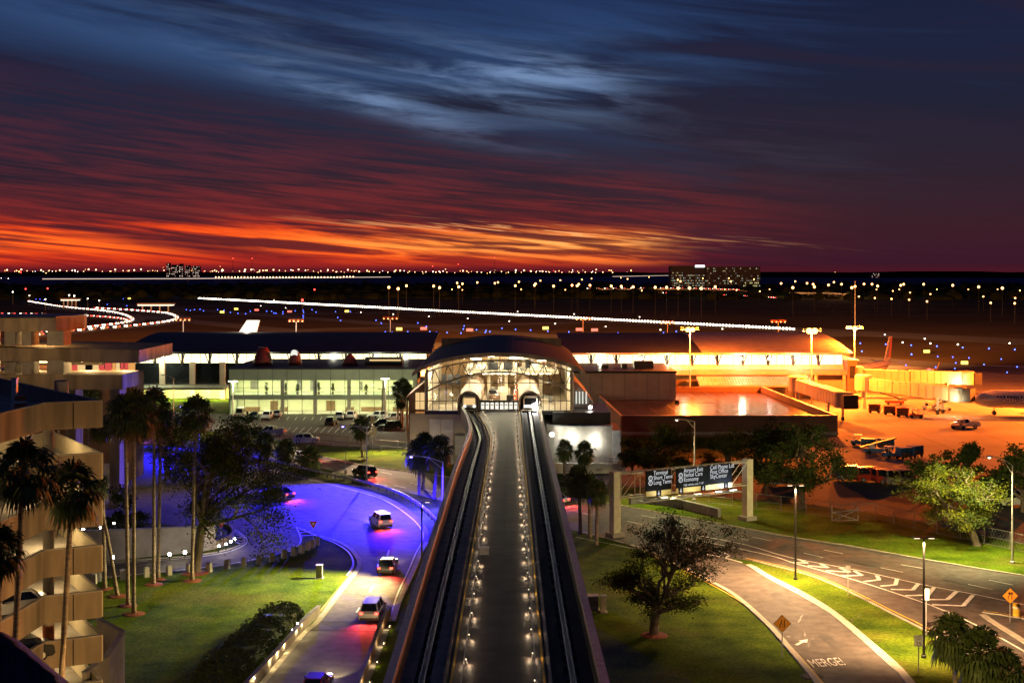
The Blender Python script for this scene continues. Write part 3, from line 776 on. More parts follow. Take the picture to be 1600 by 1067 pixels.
# equipment box on the walkway
p = G(757, 866, ZD)
t = thing('equipment_box', 'small grey equipment box standing on the walkway deck', 'box', (p.x, p.y, ZD))
mb = MB(); mb.box((0, 0, .3), (.7, .5, .5)); mb.build('housing', M_grey, t, local=True)
mb = MB(); mb.box((0, 0, .58), (.78, .58, .06)); mb.build('lid', M_galv, t, local=True)
# ------------------------------------------------------------------ parking garage on the left: stacked trays that end in a prow
def garage():
    A0 = Vector((-30.6, 48, 0)); A = Vector((-29.9, 74.0, 0)); B = Vector((-29.5, 80.5, 0)); C = Vector((-26.3, 82.0, 0)); D = Vector((-33.6, 93.5, 0)); E_ = Vector((-36.5, 86, 0)); F = Vector((-37.5, 48, 0))
    t = thing('parking_garage', 'tan concrete parking garage with glowing stacked decks ending in a prow', 'parking garage', (-33, 80, 0))
    tops = [23.7, 20.35, 17.4, 14.45, 11.55, 8.7, 5.8, 2.9]
    M_in = mat('cream_interior_wall', (0.52, 0.45, 0.30), 0.85, var=0.12, scale=0.8, spec=0.2)
    for k, zt in enumerate(tops):
        zb = zt - 1.68; fl = zt - 1.1          # parapet top, slab underside, floor
        mb = MB()
        poly = [F, A0, A, B, C, D, E_]
        mb.prism([(p.x, p.y) for p in poly], zb + .02, fl)
        o = mb.build('deck_slab', M_conc, t)
        mb = MB()
        run = resample([A0, A], 6) + [B, C]
        # outer face slightly proud of the slab
        nrm = offset(run, -.02)
        wallrun(mb, nrm, .22, zb, zt)
        pa_ = mb.build('parapet', M_conc_tan, t)
        mb = MB()          # cast joints and a drip edge on the outer face
        ro_ = resample([A0, A], 9) + [A.lerp(B, .5), B.lerp(C, .5)]
        for q in ro_: mb.box((q.x + .085 + (.01 if q.y < 80.4 else 0), q.y - (.09 if q.y > 80.6 else 0), (zb + zt) / 2), (.06, .05, zt - zb - .04))
        mb.build('panel_joint', M_asph_d, pa_)
        mb = MB(); wallrun(mb, offset(run, -.02), .30, zt + .003, zt + .07); mb.build('coping', M_conc, pa_)
        mb = MB()
        if k == 0:
            Dp = Vector((-39.8, 99.4, 0)); wallrun(mb, [C + Vector((-.05, .12, 0)), Dp], .22, zb, zt)
        else:
            wallrun(mb, [C + Vector((-.05, .12, 0)), D, E_ + Vector((0, .1, 0))], .22, zb, zt + (.0 if k else 0))
        mb.build('rear_parapet', M_in if k else M_conc_grey, t)
    mb = MB()   # roof deck reaching back
    mb.face([(-26.6, 82.2, 22.62), (-39.8, 99.2, 22.62), (-60, 99, 22.62), (-60, 48, 22.62), (-37.4, 48, 22.62), (-37.4, 82, 22.62)])
    mb.face([(-26.6, 82.2, 22.1), (-39.8, 99.2, 22.1), (-60, 99, 22.1), (-60, 48, 22.1), (-37.4, 48, 22.1), (-37.4, 82, 22.1)])
    mb.build('roof_deck', M_conc_grey, t)
    for (x, y) in ((-30.6, 84.5), (-32.2, 70), (-32.4, 58)):
        mb = MB()
        for k in range(len(tops) - 1):
            zf = tops[k + 1] - 1.1; zc = tops[k] - 1.66
            mb.tube([(x, y, zf), (x, y, zc)], .36, 14)
        col_ = mb.build('column', M_conc, t, smooth=False)
        if y > 80:
            mb = MB()
            for k in (5, 6): mb.tube([(x, y, tops[k] - 1.1), (x, y, tops[k])], .375, 14, False)
            mb.build('painted_band', M_redconc, col_)
    mb = MB(); mb.b2(-60, -37.6, 60, 92, 0, 22.0); mb.build('core_wall', M_in, t)
    for k in range(1, 7):
        zc = tops[k - 1] - 1.7
        for (x, y) in ((-31.6, 86.0), (-33.2, 76.0), (-33.2, 64.0)):
            mb = MB(); mb.box((x, y, zc - .06), (.5, 1.2, .1)); mb.build('ceiling_lamp', E_warm, t)
            light('POINT', (x, y, zc - .35), 300 if k < 4 else 210, (1, .72, .36), t, .3)
    return t
garage()
# low retaining pieces at the prow's foot
t = thing('retaining_wall', 'low concrete wall wrapped around the foot of the parking garage prow', 'wall', (-25.5, 88, 0))
mb = MB(); wallrun(mb, [Vector((-27.8, 83.2, 0)), Vector((-27.5, 87, 0)), Vector((-28.2, 92.7, 0)), Vector((-31, 96, 0))], .3, 0, 5.9); mb.build('wall_panel', M_conc, t)
mb = MB(); wallrun(mb, [Vector((-27.8, 83.2, 0)), Vector((-27.5, 87, 0)), Vector((-28.2, 92.7, 0)), Vector((-31, 96, 0))], .4, 5.903, 6.0); mb.build('coping', M_conc_grey, t)
# orange barrels on the top deck
mbp = P(32, 612, 86)
t = thing('traffic_barrel', 'orange barrel standing on the top deck of the garage', 'barrel', (mbp.x, mbp.y, 22.62))
mb = MB(); mb.lathe((0, 0, 0), [(.42, 0), (.40, .5), (.36, 1.0), (.3, 1.05)], 14); mb.build('drum', M_redconc, t, local=True)
mb = MB(); mb.lathe((0, 0, .55), [(.402, 0), (.39, .15)], 14); mb.build('band', M_wpaint, t, local=True)
t = thing('utility_post', 'white square post beside the orange barrel on the garage roof', 'post', (mbp.x - .7, mbp.y + .8, 22.62))
mb = MB(); mb.box((0, 0, 1.05), (.34, .34, 2.1)); mb.build('post_body', M_wpaint, t, local=True)
mb = MB(); mb.box((0, 0, 2.13), (.42, .42, .06)); mb.build('cap', M_grey, t, local=True)
mbq = P(96, 627, 92)
t = thing('concrete_drum', 'short grey concrete drum on the top deck by the garage parapet', 'drum', (mbq.x, mbq.y, 22.62))
mb = MB(); mb.lathe((0, 0, 0), [(.5, 0), (.5, 1.5), (.42, 1.55)], 16); mb.build('drum_body', M_conc_grey, t, local=True)

# ------------------------------------------------------------------ elevated ramp structure behind the garage
def elevated():
    Yd = 170.0
    t = thing('elevated_ramp', 'elevated tan concrete car ramp with decks on stout piers behind the garage', 'ramp', (-75, Yd, 0))
    X = lambda px, Y=Yd: (px - 800) * Y / FP
    Z = lambda py, Y=Yd: HC - (py - HY) * Y / FP
    mb = MB()
    # rounded upper deck
    prof = [(X(-160), Yd), (X(60), Yd), (X(82), Yd + 1.2), (X(94), Yd + 4), (X(96), Yd + 9), (X(85), Yd + 13), (X(-160), Yd + 14)]
    mb.prism(prof, Z(518), Z(497)); mb.build('upper_deck', M_conc_tan, t)
    mb = MB(); mb.prism(prof, Z(497) + .003, Z(495)); mb.build('upper_deck_edge', M_dark, t)
    for a, b in ((0, 17), (27, 42), (67, 93), (-40, -20)):
        mb = MB(); mb.b2(X(a), X(b), Yd + 1.5, Yd + 4.5, Z(541), Z(518) - .003); mb.build('pier', M_conc, t)
        mb = MB(); mb.b2(X(a), X(b), Yd + 1.5, Yd + 4.5, Z(588), Z(564)); mb.build('pier', M_conc, t)
    mb = MB()
    mb.add([(X(-160), Yd - .5, Z(562)), (X(207), Yd + 3, Z(567, Yd + 3)), (X(207), Yd + 3, Z(547, Yd + 3)), (X(-160), Yd - .5, Z(540)),
            (X(-160), Yd + 18, Z(562)), (X(207), Yd + 20, Z(567, Yd + 3)), (X(207), Yd + 20, Z(547, Yd + 3)), (X(-160), Yd + 18, Z(540))],
           [(0, 1, 2, 3), (5, 4, 7, 6), (3, 2, 6, 7), (1, 0, 4, 5), (1, 5, 6, 2), (4, 0, 3, 7)])
    mb.build('middle_deck', M_conc_tan, t)
    mb = MB(); mb.b2(X(-160), X(190), Yd + .3, Yd + 8, Z(609), Z(586)); mb.build('lower_deck', M_conc_tan, t)
    mb = MB(); mb.b2(X(-160), X(84), Yd + 20, Yd + 21, Z(588) + .05, Z(562)); mb.build('rear_wall', M_conc_tan, t)
    for a in (10, 90, 160):
        mb = MB(); mb.b2(X(a), X(a + 16), Yd + 3, Yd + 6, 0, Z(609) - .003); mb.build('pier', M_conc_tan, t)
    for a in (20, 110, 170):
        mb = MB(); mb.box((X(a), Yd + 9, Z(569) - .3), (3.0, .6, .12)); mb.build('ceiling_lamp', E_warm, t)
        light('POINT', (X(a), Yd + 8, Z(572) - .6), 1300, (1, .66, .28), t, .4)
    light('POINT', (X(40), Yd + 7, Z(524)), 800, (1, .62, .25), t, .4)
    light('POINT', (X(60), Yd - 9, Z(520)), 1500, (1, .62, .25), t, .4)
    return X, Z
EX, EZ = elevated()
# lit shop windows under the ramp
Ys = 196.0
t = thing('shop_front', 'row of brightly lit shop windows full of stock under the elevated ramp', 'shop', (-68, Ys, 0))
mb = MB(); x0 = (85 - 800) * Ys / FP; x1 = (207 - 800) * Ys / FP; z1 = HC - (568 - HY) * Ys / FP; z0 = HC - (582 - HY) * Ys / FP
mb.b2(x0, x1, Ys + 1, Ys + 6, 0, z0 - .05); mb.b2(x0, x1, Ys + 1, Ys + 6, z1 + .02, z1 + 1.6); mb.build('wall', M_flatw, t)
rnd = random.Random(5)
x = x0 + .2
EW = [E_winw, emi('lit_red_window', (1, .12, .10), .7), emi('lit_cool_window', (.85, .9, 1.0), .8), M_darkglass, emi('lit_amber_window', (1, .45, .12), .8)]
while x < x1 - .5:
    ww = rnd.uniform(.35, 1.1); mb = MB(); mb.b2(x, min(x + ww, x1), Ys + 1.0, Ys + 1.4, z0, z1); mb.build('window', rnd.choice(EW), t); x += ww + rnd.uniform(.06, .25)

# ramp side walls lit violet by the blue lamp, and the curved retaining wall below
def wall_thing(label, pix, w, zb, hs, m, cop=True, cat='wall', name='retaining_wall'):
    pts = gl(pix, 0, 5); n = len(pts)
    h = [hs[0] + (hs[1] - hs[0]) * i / (n - 1) for i in range(n)]
    t = thing(name, label, cat, pts[n // 2])
    mb = MB(); wallrun(mb, pts, w, zb, [zb + q for q in h]); mb.build('wall_panel', m, t)
    if cop: mb = MB(); wallrun(mb, pts, w + .1, [zb + q + .003 for q in h], [zb + q + .11 for q in h]); mb.build('coping', M_conc_grey, t)
    return t
wall_thing('weathered concrete retaining wall curving along the slip lane below the palms', [(120, 880), (162, 877), (225, 870), (300, 863), (335, 857)], .35, 0, (3.6, 2.7), M_conc)
t = thing('planter_bed', 'round dark planter with a kerb at the tip of the slip lane', 'planter', G(352, 848))
mb = MB(); kp = gl([(335, 857), (352, 851), (364, 842), (360, 832), (345, 827), (330, 829)], 0, 5)
wallrun(mb, kp, .25, 0, .9); mb.build('rim', M_conc, t)
mb = MB(); mb.prism([(p.x, p.y) for p in offset(kp, .0)], .3, .7); mb.build('soil', M_asph_d, t)
wall_thing('violet lit side wall of the ramp between the garage and the palms', [(100, 772), (160, 765), (200, 757)], .4, 0, (4.2, 3.2), M_conc)
wall_thing('brown concrete wall behind the palms left of the road', [(60, 732), (120, 731), (196, 729)], .4, 0, (8, 5.5), M_flatw)
wall_thing('pale low wall beside the road behind the tall palms', [(150, 700), (195, 697), (238, 692)], .4, 0, (1.6, 1.2), M_conc)
wall_thing('low rubble stone wall between the gantry and the main road', [(984, 788), (1010, 786), (1050, 791), (1090, 800), (1124, 808)], .5, 0, (1.2, 1.0), M_conc_grey)

# ------------------------------------------------------------------ the concourses either side of the station
def roof_piece(mb, x0, x1, Yf, zf, Yr, zr, n=8, th=.35):
    prof = []
    for i in range(n + 1):
        a = i / n; prof.append((Yf + (Yr - Yf) * a, zf + (zr - zf) * math.sin(a * PI / 2)))
    back = [(y, z - th) for y, z in reversed(prof)]
    mb.prism_x(prof + back, x0, x1)
YC = 322.0
def XC(px, Y=YC): return (px - 800) * Y / FP
def ZC(py, Y=YC): return HC - (py - HY) * Y / FP
def concourse(name, label, xa, xb, zsh, bays, seed, right):
    t = thing(name, label, 'concourse', ((XC(xa) + XC(xb)) / 2, YC, 0))
    rnd = random.Random(seed)
    X0, X1 = XC(xa), XC(xb)
    zt = ZC(553) + zsh; zb = ZC(567.5) + zsh; ze = ZC(549) + zsh
    mb = MB(); roof_piece(mb, X0 - 1.2, X1 + 1.2, YC - 2.5, ze, YC + 34, ze + 3.3, 10); mb.build('roof', M_rib if right == 2 else M_roof, t)
    mb = MB(); mb.b2(X0 - 1, X1 + 1, YC - 2.6, YC - 2.45, ze - .5, ze + .02); mb.build('fascia', M_rib if right else M_dark, t)
    # lit clerestory: panes in bays between V struts
    nb = bays; bw = (X1 - X0) / nb
    for i in range(nb):
        a = X0 + i * bw + .25; b = X0 + (i + 1) * bw - .25
        mb = MB(); mb.b2(a, b, YC + .1, YC + .2, zb, zt)
        wd = mb.build('window', E_win, t)
        mb = MB()
        k = 3
        for j in range(k + 1):
            xx = a + (b - a) * j / k; mb.b2(xx - .06, xx + .06, YC - .02, YC + .09, zb, zt)
        mb.b2(a, b, YC - .015, YC + .085, zb + (zt - zb) * .78, zb + (zt - zb) * .78 + .09)
        mb.build('frame', M_mullion, wd)
        mb = MB(); xm = X0 + i * bw
        mb.tube([(xm, YC - .6, zb - .3), (xm - .9, YC - 1.2, zt + .3)], .13, 6); mb.tube([(xm, YC - .6, zb - .3), (xm + .9, YC - 1.2, zt + .3)], .13, 6)
        mb.build('strut', M_mullion, t)
    mb = MB(); mb.b2(X0, X1, YC + .3, YC + 30, zb - .2, ze - .4); mb.build('hall_volume', M_dark, t)
    return t, X0, X1, zt, zb, ze
t, X0, X1, zt, zb, ze = concourse('left_concourse', 'long dark roofed concourse with a lit clerestory left of the glass station', 200, 668, 0, 11, 1, 0)
t.name = 'concourse'
mb = MB(); mb.b2(X0, X1, YC + .05, YC + 1, ZC(578), zb - .02); mb.build('parapet', M_beige, t)
for i in range(4):      # tall dark recesses between beige piers
    a = XC(212 + i * 47); b = XC(250 + i * 47)
    mb = MB(); mb.b2(a, b, YC - .2, YC + .05, ZC(599), ZC(567)); mb.build('dark_bay', M_darkglass, t)
    mb = MB(); mb.b2(b + .05, XC(259 + i * 47) - .05, YC - .9, YC + .04, 0, ZC(566)); mb.build('pier', M_beige, t)
mb = MB(); mb.b2(X0, XC(400), YC - .05, YC + .9, ZC(604), ZC(578) - .003); mb.build('upper_wall', M_conc_grey, t)
mb = MB(); mb.b2(XC(222), XC(362), YC - 9, YC - .1, ZC(604), ZC(601)); mb.build('canopy', M_sage, t)
mb = MB(); mb.b2(XC(222), XC(362), YC - .04, YC + .8, 0, ZC(604) - .003); mb.build('ground_wall', mat('yellow_lit_wall', (.55, .50, .25), .8, var=.1, scale=.3), t)  # yellow lamp light is put into this wall's colour
for a, b in ((230, 252), (285, 303), (318, 330)):
    mb = MB(); mb.b2(XC(a), XC(b), YC - .2, YC - .045, .05, 3.6); mb.build('bay_door', M_grey, t)
for a in (240, 270, 300, 330, 352):
    mb = MB(); mb.box((XC(a), YC - 4, ZC(604) - .1), (1.6, .4, .12)); mb.build('canopy_lamp', E_whites, t)
    light('POINT', (XC(a), YC - 4.5, ZC(604) - .5), 1800, (.98, .92, .36), t, .3)
for a in (260, 520, 528, 590, 636):   # bright floodlamps on the fascia
    mb = MB(); mb.ball((XC(a), YC - 3.2, ZC(555)), .42, 10, 7); mb.build('flood_lamp', E_white, t, smooth=True)
for a in (260, 420, 524, 590, 636):
    light('POINT', (XC(a), YC - 4.5, ZC(558)), 2600, (.98, .95, .6), t, .3)
t, X0, X1, zt, zb, ze = concourse('right_concourse', 'long concourse right of the station, its ribbed roof end glowing orange', 884, 1318, -.25, 11, 2, 1)
t.name = 'concourse'
# pale ribbed roof over the last third
mb = MB(); roof_piece(mb, XC(1095), X1 + 1.6, YC - 2.8, ze + .12, YC + 34, ze + 3.45, 10, .2)
for i in range(70):
    xx = XC(1095) + (X1 + 1.5 - XC(1095)) * i / 70
    pr = [(YC - 2.8 + 36.8 * k / 8, ze + .13 + 3.33 * math.sin(k / 8 * PI / 2)) for k in range(9)]
    mb.strip([(xx - .06, y, z + .01) for y, z in pr], [(xx, y, z + .07) for y, z in pr]); mb.strip([(xx, y, z + .07) for y, z in pr], [(xx + .06, y, z + .01) for y, z in pr])
mb.build('ribbed_roof', M_rib, t)
mb = MB(); mb.b2(XC(1040), X1 + .3, YC - 3.4, YC + .2, ZC(584), ZC(577)); mb.build('canopy', M_rib, t)
mb = MB(); mb.add([(XC(1085), YC - 9, ZC(597)), (XC(1262), YC - 9, ZC(597)), (XC(1262), YC - 3.5, ZC(586)), (XC(1085), YC - 3.5, ZC(586)), (XC(1085), YC - 9, ZC(597) - .4), (XC(1262), YC - 9, ZC(597) - .4), (XC(1262), YC - 3.5, ZC(586) - .4), (XC(1085), YC - 3.5, ZC(586) - .4)],
    [(0, 1, 2, 3), (7, 6, 5, 4), (0, 4, 5, 1), (1, 5, 6, 2), (2, 6, 7, 3), (3, 7, 4, 0)]); 
for i in range(44):
    xx = XC(1086) + (XC(1261) - XC(1086)) * i / 43
    mb.strip([(xx - .1, YC - 9, ZC(597) + .01), (xx - .1, YC - 3.5, ZC(586) + .01)], [(xx, YC - 9, ZC(597) + .14), (xx, YC - 3.5, ZC(586) + .14)]); mb.strip([(xx, YC - 9, ZC(597) + .14), (xx, YC - 3.5, ZC(586) + .14)], [(xx + .1, YC - 9, ZC(597) + .01), (xx + .1, YC - 3.5, ZC(586) + .01)])
mb.build('lower_canopy', M_rib, t)
mb = MB(); mb.b2(XC(890), X1, YC + .12, YC + 1, 0, zb - .02); mb.build('wall', M_beige, t)
for a in (1056, 1078, 1108, 1150, 1195, 1240):
    mb = MB(); mb.b2(XC(a), XC(a + 16), YC - .1, YC + .1, .2, 4.6); mb.build('service_bay', M_brownpanel, t)
for a in (1180, 1226, 1268, 1312):
    mb = MB(); mb.b2(XC(a), XC(a) + .7, YC - 3.2, YC - 2.5, 0, ZC(584)); mb.build('column', M_beige, t)
for a in (936, 1000, 1066, 1155, 1198, 1242, 1288):
    mb = MB(); mb.ball((XC(a), YC - 3.0, ZC(559)), .40 if a < 1100 else .3, 10, 7); mb.build('flood_lamp', E_white, t, smooth=True)
for a in (936, 1040, 1155, 1242):
    light('POINT', (XC(a), YC - 4.5, ZC(562)), 1800, (1, .9, .55), t, .3)
# end block and stair tower at the apron end
t = thing('stair_tower', 'orange lit stair block at the apron end of the concourse', 'building', (XC(1340), YC - 2, 0))
mb = MB(); mb.b2(XC(1318), XC(1332), YC - 4, YC + 12, 0, ZC(562)); mb.build('wall', M_brownpanel, t)
mb = MB(); mb.b2(XC(1318) - .3, XC(1332) + .5, YC - 4.5, YC + 12, ZC(562) + .003, ZC(560)); mb.build('roof', M_rib, t)
mb = MB(); mb.b2(XC(1321), XC(1329), YC - 4.2, YC - 4.02, 5.5, 8.5); mb.build('window', M_darkglass, t)

# low beige block between station and right concourse
YB = 290.0
t = thing('annex_building', 'low beige block with a dark roof between the station and the brown flat roof', 'building', ((930 - 800) * YB / FP, YB, 0))
xa, xb = (896 - 800) * YB / FP, (1056 - 800) * YB / FP; zt_ = HC - (583 - HY) * YB / FP
mb = MB(); mb.b2(xa, xb, YB, YB + 25, 0, zt_); mb.build('wall', M_beige, t)
mb = MB(); mb.b2(xa - .2, xb + .2, YB - .3, YB + 25, zt_ + .003, zt_ + .5); mb.build('roof', M_dark, t)
for i in range(9):
    mb = MB(); xx = xa + (xb - xa) * (i + .5) / 9; mb.b2(xx - .04, xx + .04, YB - .03, YB - .003, 3, zt_); mb.build('panel_joint', M_conc_tan, t)
for px, ww, hh in ((1005, 4.5, 1.6), (945, 1.4, .7), (975, 1.2, .9)):
    mb = MB(); xx = (px - 800) * (YB + 9) / FP; mb.box((xx, YB + 9, zt_ + .5 + hh / 2), (ww, 3, hh)); mb.build('roof_unit', M_dark, t)

# ------------------------------------------------------------------ two storey lit hall left of the station
YH = 286.0
def XH(px): return (px - 800) * YH / FP
def ZH(py): return HC - (py - HY) * YH / FP
t = thing('glazed_hall', 'two storey hall with greenish lit glass fronts facing the parking lot', 'building', (XH(505), YH, 0))
x0, x1 = XH(358), XH(652); z1, z2, z3, z4 = ZH(624), ZH(617), ZH(594), ZH(577)
mb = MB(); mb.b2(x0, x1, YH, YH + 12, z3, z4); mb.build('parapet', M_sage, t)
mb = MB()
for i in range(1, 13): xx = x0 + (x1 - x0) * i / 13; mb.b2(xx - .03, xx + .03, YH - .02, YH - .003, z3, z4)
mb.build('panel_joint', M_dark, t)
mb = MB(); mb.b2(x0 - .15, x1, YH - .25, YH + 30, z4 + .003, z4 + .3); mb.build('roof', M_roof, t)
mb = MB(); mb.b2(x0, x1, YH - .1, YH + 8, z1, z2); mb.build('floor_band', M_sage, t)
mb = MB(); mb.b2(x0, x1, YH + 8, YH + 8.4, 0, z4); mb.build('rear_wall', mat('pale_interior_wall', (.62, .62, .45), .8, var=.08, scale=.3), t)
mb = MB(); mb.b2(x0, x0 + .3, YH + .02, YH + 8, 0, z4 - .02); mb.b2(x1 - .3, x1, YH + .02, YH + 8, 0, z4 - .02); mb.build('side_wall', M_sage, t)
mb = MB(); mb.b2(x0 + .3, x1 - .3, YH + .3, YH + 7.9, .02, .08); mb.build('ground_floor', M_conc, t)
for zz, n in ((z3 - .12, 9), (z1 - .12, 8)):
    for i in range(n):
        xx = x0 + (x1 - x0) * (i + .5) / n
        mb = MB(); mb.box((xx, YH + 4, zz), (2.6, 3.2, .08)); mb.build('ceiling_light', E_ceilg, t)
for i in range(14):   # mullions
    xx = x0 + (x1 - x0) * i / 13
    mb = MB(); mb.b2(xx - .06, xx + .06, YH - .05, YH + .1, z2, z3); mb.b2(xx - .05, xx + .05, YH + .9, YH + 1.0, 0, z1); mb.build('mullion', M_mullion, t)
mb = MB(); mb.b2(x0, x1, YH - .04, YH + .08, (z2 + z3) / 2 - .04, (z2 + z3) / 2 + .04); mb.build('transom', M_mullion, t)
for px in (441, 492, 545, 600, 648):
    mb = MB(); mb.b2(XH(px) - .4, XH(px) + .4, YH + .12, YH + .8, 0, z3); mb.build('column', M_beige, t)
for a, b in ((359, 384), (384, 600), (600, 651)):
    mb = MB(); mb.face([(XH(a), YH + .02, z2), (XH(b), YH + .02, z2), (XH(b), YH + .02, z3), (XH(a), YH + .02, z3)]); mb.build('glass_pane', M_glass, t)
mb = MB(); mb.face([(x0, YH + .95, 0.05), (x1, YH + .95, .05), (x1, YH + .95, z1), (x0, YH + .95, z1)]); mb.build('glass_pane', M_glass, t)
for a, b, lo_, hi in ((455, 463, .3, 3.1), (476, 487, .3, 3.1), (380, 392, .6, 2.8), (555, 560, .4, 2.5), (615, 622, .6, 2.4)):   # pictures and panels on the rear wall
    mb = MB(); mb.b2(XH(a), XH(b), YH + 7.85, YH + 7.98, z2 + lo_, z2 + hi * .9); mb.build('wall_panel', M_conc_grey, t)
for a, b in ((375, 398), (430, 442), (535, 548), (560, 596), (610, 645)):
    mb = MB(); mb.b2(XH(a), XH(b), YH + 5.5, YH + 6.3, .1, 1.1); mb.build('counter', M_brownpanel, t)
for a, b in ((412, 424), (502, 516)):
    mb = MB(); mb.b2(XH(a), XH(b), YH + 7.8, YH + 7.98, .1, 2.3); mb.build('door', M_brownpanel, t)
def indoor_plant(px, Y, z0, h, label):
    t2 = thing('indoor_tree', label, 'plant', ((px - 800) * Y / FP, Y, z0))
    m_ = MB(); m_.lathe((0, 0, 0), [(.25, 0), (.34, .5), (.3, .5)], 10); m_.build('pot', M_conc_tan, t2, local=True)
    m_ = MB(); m_.tube([(0, 0, .4), (.03, 0, h * .5)], .05, 6); m_.build('trunk', M_bark, t2, local=True)
    m_ = MB(); r_ = random.Random(px)
    for _ in range(130):
        a = r_.uniform(0, 2 * PI); zz = h * r_.uniform(.32, 1.0); rr = r_.uniform(0, .62) * (1.15 - zz / h * .7)
        c = Vector((rr * math.cos(a), rr * math.sin(a), zz)); u = Vector((r_.gauss(0, 1), r_.gauss(0, 1), r_.gauss(0, 1))).normalized() * .17; v = u.orthogonal().normalized() * .09
        m_.face([c - u, c + v, c + u, c - v])
    m_.build('crown', M_leaf, t2, local=True)
for i, (px, nm) in enumerate(((416, 'behind the upper glass at the hall\'s left end'), (446, 'beside the first upper column of the hall'), (465, 'between two grey panels in the upper hall'), (498, 'just right of the second upper column'), (520, 'midway along the upper hall glass'), (572, 'near the right end of the upper hall'))):
    indoor_plant(px, YH + 1.8, z2 + .03, 2.6 - .2 * (i % 3), 'leafy potted tree ' + nm)
# dark red conical skylights on its roof
for i, (px, py0, py1, ra, rb, lab) in enumerate(((411, 578, 551, 2.3, 1.1, 'large dark red conical skylight, leftmost on the hall roof'), (461, 578, 558, 1.6, .9, 'dark red conical skylight with a pale round window facing out'), (547, 573, 556, 2.0, .35, 'dark red sloping skylight at the right of the hall roof'))):
    Yk = YH + 10
    c = Vector(((px - 800) * Yk / FP, Yk, z4 + .3)); h = (py0 - py1) * Yk / FP
    t2 = thing('skylight', lab, 'skylight', c)
    m_ = MB(); m_.lathe((0, 0, 0), [(ra, 0), (ra * .8 + rb * .2, h * .3), (ra * .3 + rb * .7, h * .8), (rb, h)], 20); m_.build('cone', M_maroon, t2, True, local=True)
    if i == 1:
        m_ = MB(); m_.tube([(0, -1.15, h * .82), (0, -.6, h * .95)], [.85, .85], 18); m_.build('round_window', E_pane, t2, local=True)
        m_ = MB()
        for k in range(18):
            a = 2 * PI * k / 18; b = 2 * PI * (k + 1) / 18
            m_.tube([(.88 * math.cos(a), -1.2, h * .82 + .88 * math.sin(a)), (.88 * math.cos(b), -1.2, h * .82 + .88 * math.sin(b))], .08, 5)
        m_.build('rim', M_maroon, t2, local=True)
t = thing('roof_unit', 'long lit roof ventilation unit on the hall roof near the station', 'roof unit', ((600 - 800) * (YH + 9) / FP, YH + 9, z4 + .3))
mb = MB(); mb.box((0, 0, .9), (8.5, 2.4, 1.8)); mb.build('housing', M_dark, t, local=True)
mb = MB(); mb.box((.4, -1.25, 1.2), (7.2, .08, .35)); mb.build('louvre', E_winw, t, local=True)

# ------------------------------------------------------------------ the glass station at the guideway's end
YS = 212.0
k_ = YS / FP
def XS(px): return (px - 800) * k_
def ZS(py): return HC - (py - HY) * k_
t = thing('station', 'glass fronted station hall with an arched truss under a dark barrel roof', 'station', (XS(780), YS, 0))
zf = ZS(641)
x0, x1 = XS(667), XS(893)
# roof arc through three points, front edge
def arc_z(px, a=(648, 582), m=(780, 553.5), b=(912, 583)):
    u = (px - m[0]) / (b[0] - m[0]) if px > m[0] else (px - m[0]) / (m[0] - a[0])
    return m[1] + (583 - m[1]) * (1 - math.sqrt(max(0, 1 - (u * .93) ** 2))) / (1 - math.sqrt(1 - .93 ** 2))
n = 28; pxs = [646 + (914 - 646) * i / n for i in range(n + 1)]
Yr0, Yr1 = YS - 3.0, YS + 56
mb = MB()
tp = [(XS(p), ZS(arc_z(p)) + .45) for p in pxs]; bt = [(x, z - .5) for x, z in tp]
mb.prism_y(tp + list(reversed(bt)), Yr0, Yr1)
mb.build('barrel_roof', M_roof, t)
mb = MB()
tp2 = [(x, z + .03) for x, z in tp]; bt2 = [(x, z - .62) for x, z in tp]
mb.prism_y(tp2 + list(reversed(bt2)), Yr0 - .22, Yr0 - .003); mb.build('roof_fascia', M_conc_tan, t)
def low_arc(px): return 581 + (610 - 581) * ((px - 780) / 110.0) ** 2
# truss: top chord under the roof, bottom chord, zigzag web
Yt = YS - 1.6
m = 21; pt = [669 + (892 - 669) * i / m for i in range(m + 1)]
top = [Vector((XS(p), Yt, ZS(arc_z(p) + 8.5))) for p in pt]; bot = [Vector((XS(p), Yt, ZS(low_arc(p) - 1))) for p in pt]
mb = MB(); mb.tube(top, .13, 6); mb.tube(bot, .16, 6); mb.build('truss_chord', M_conc_tan, t)
mb = MB()
for i in range(m):
    if i % 2 == 0: mb.tube([bot[i], top[i + 1]], .07, 5)
    else: mb.tube([top[i], bot[i + 1]], .07, 5)
mb.build('truss_web', M_mullion, t)
for px in (668, 892):
    mb = MB(); mb.b2(XS(px) - .2, XS(px) + .2, YS - 1.9, YS - 1.4, zf, ZS(arc_z(px) + 5)); mb.build('mast', M_conc_tan, t)
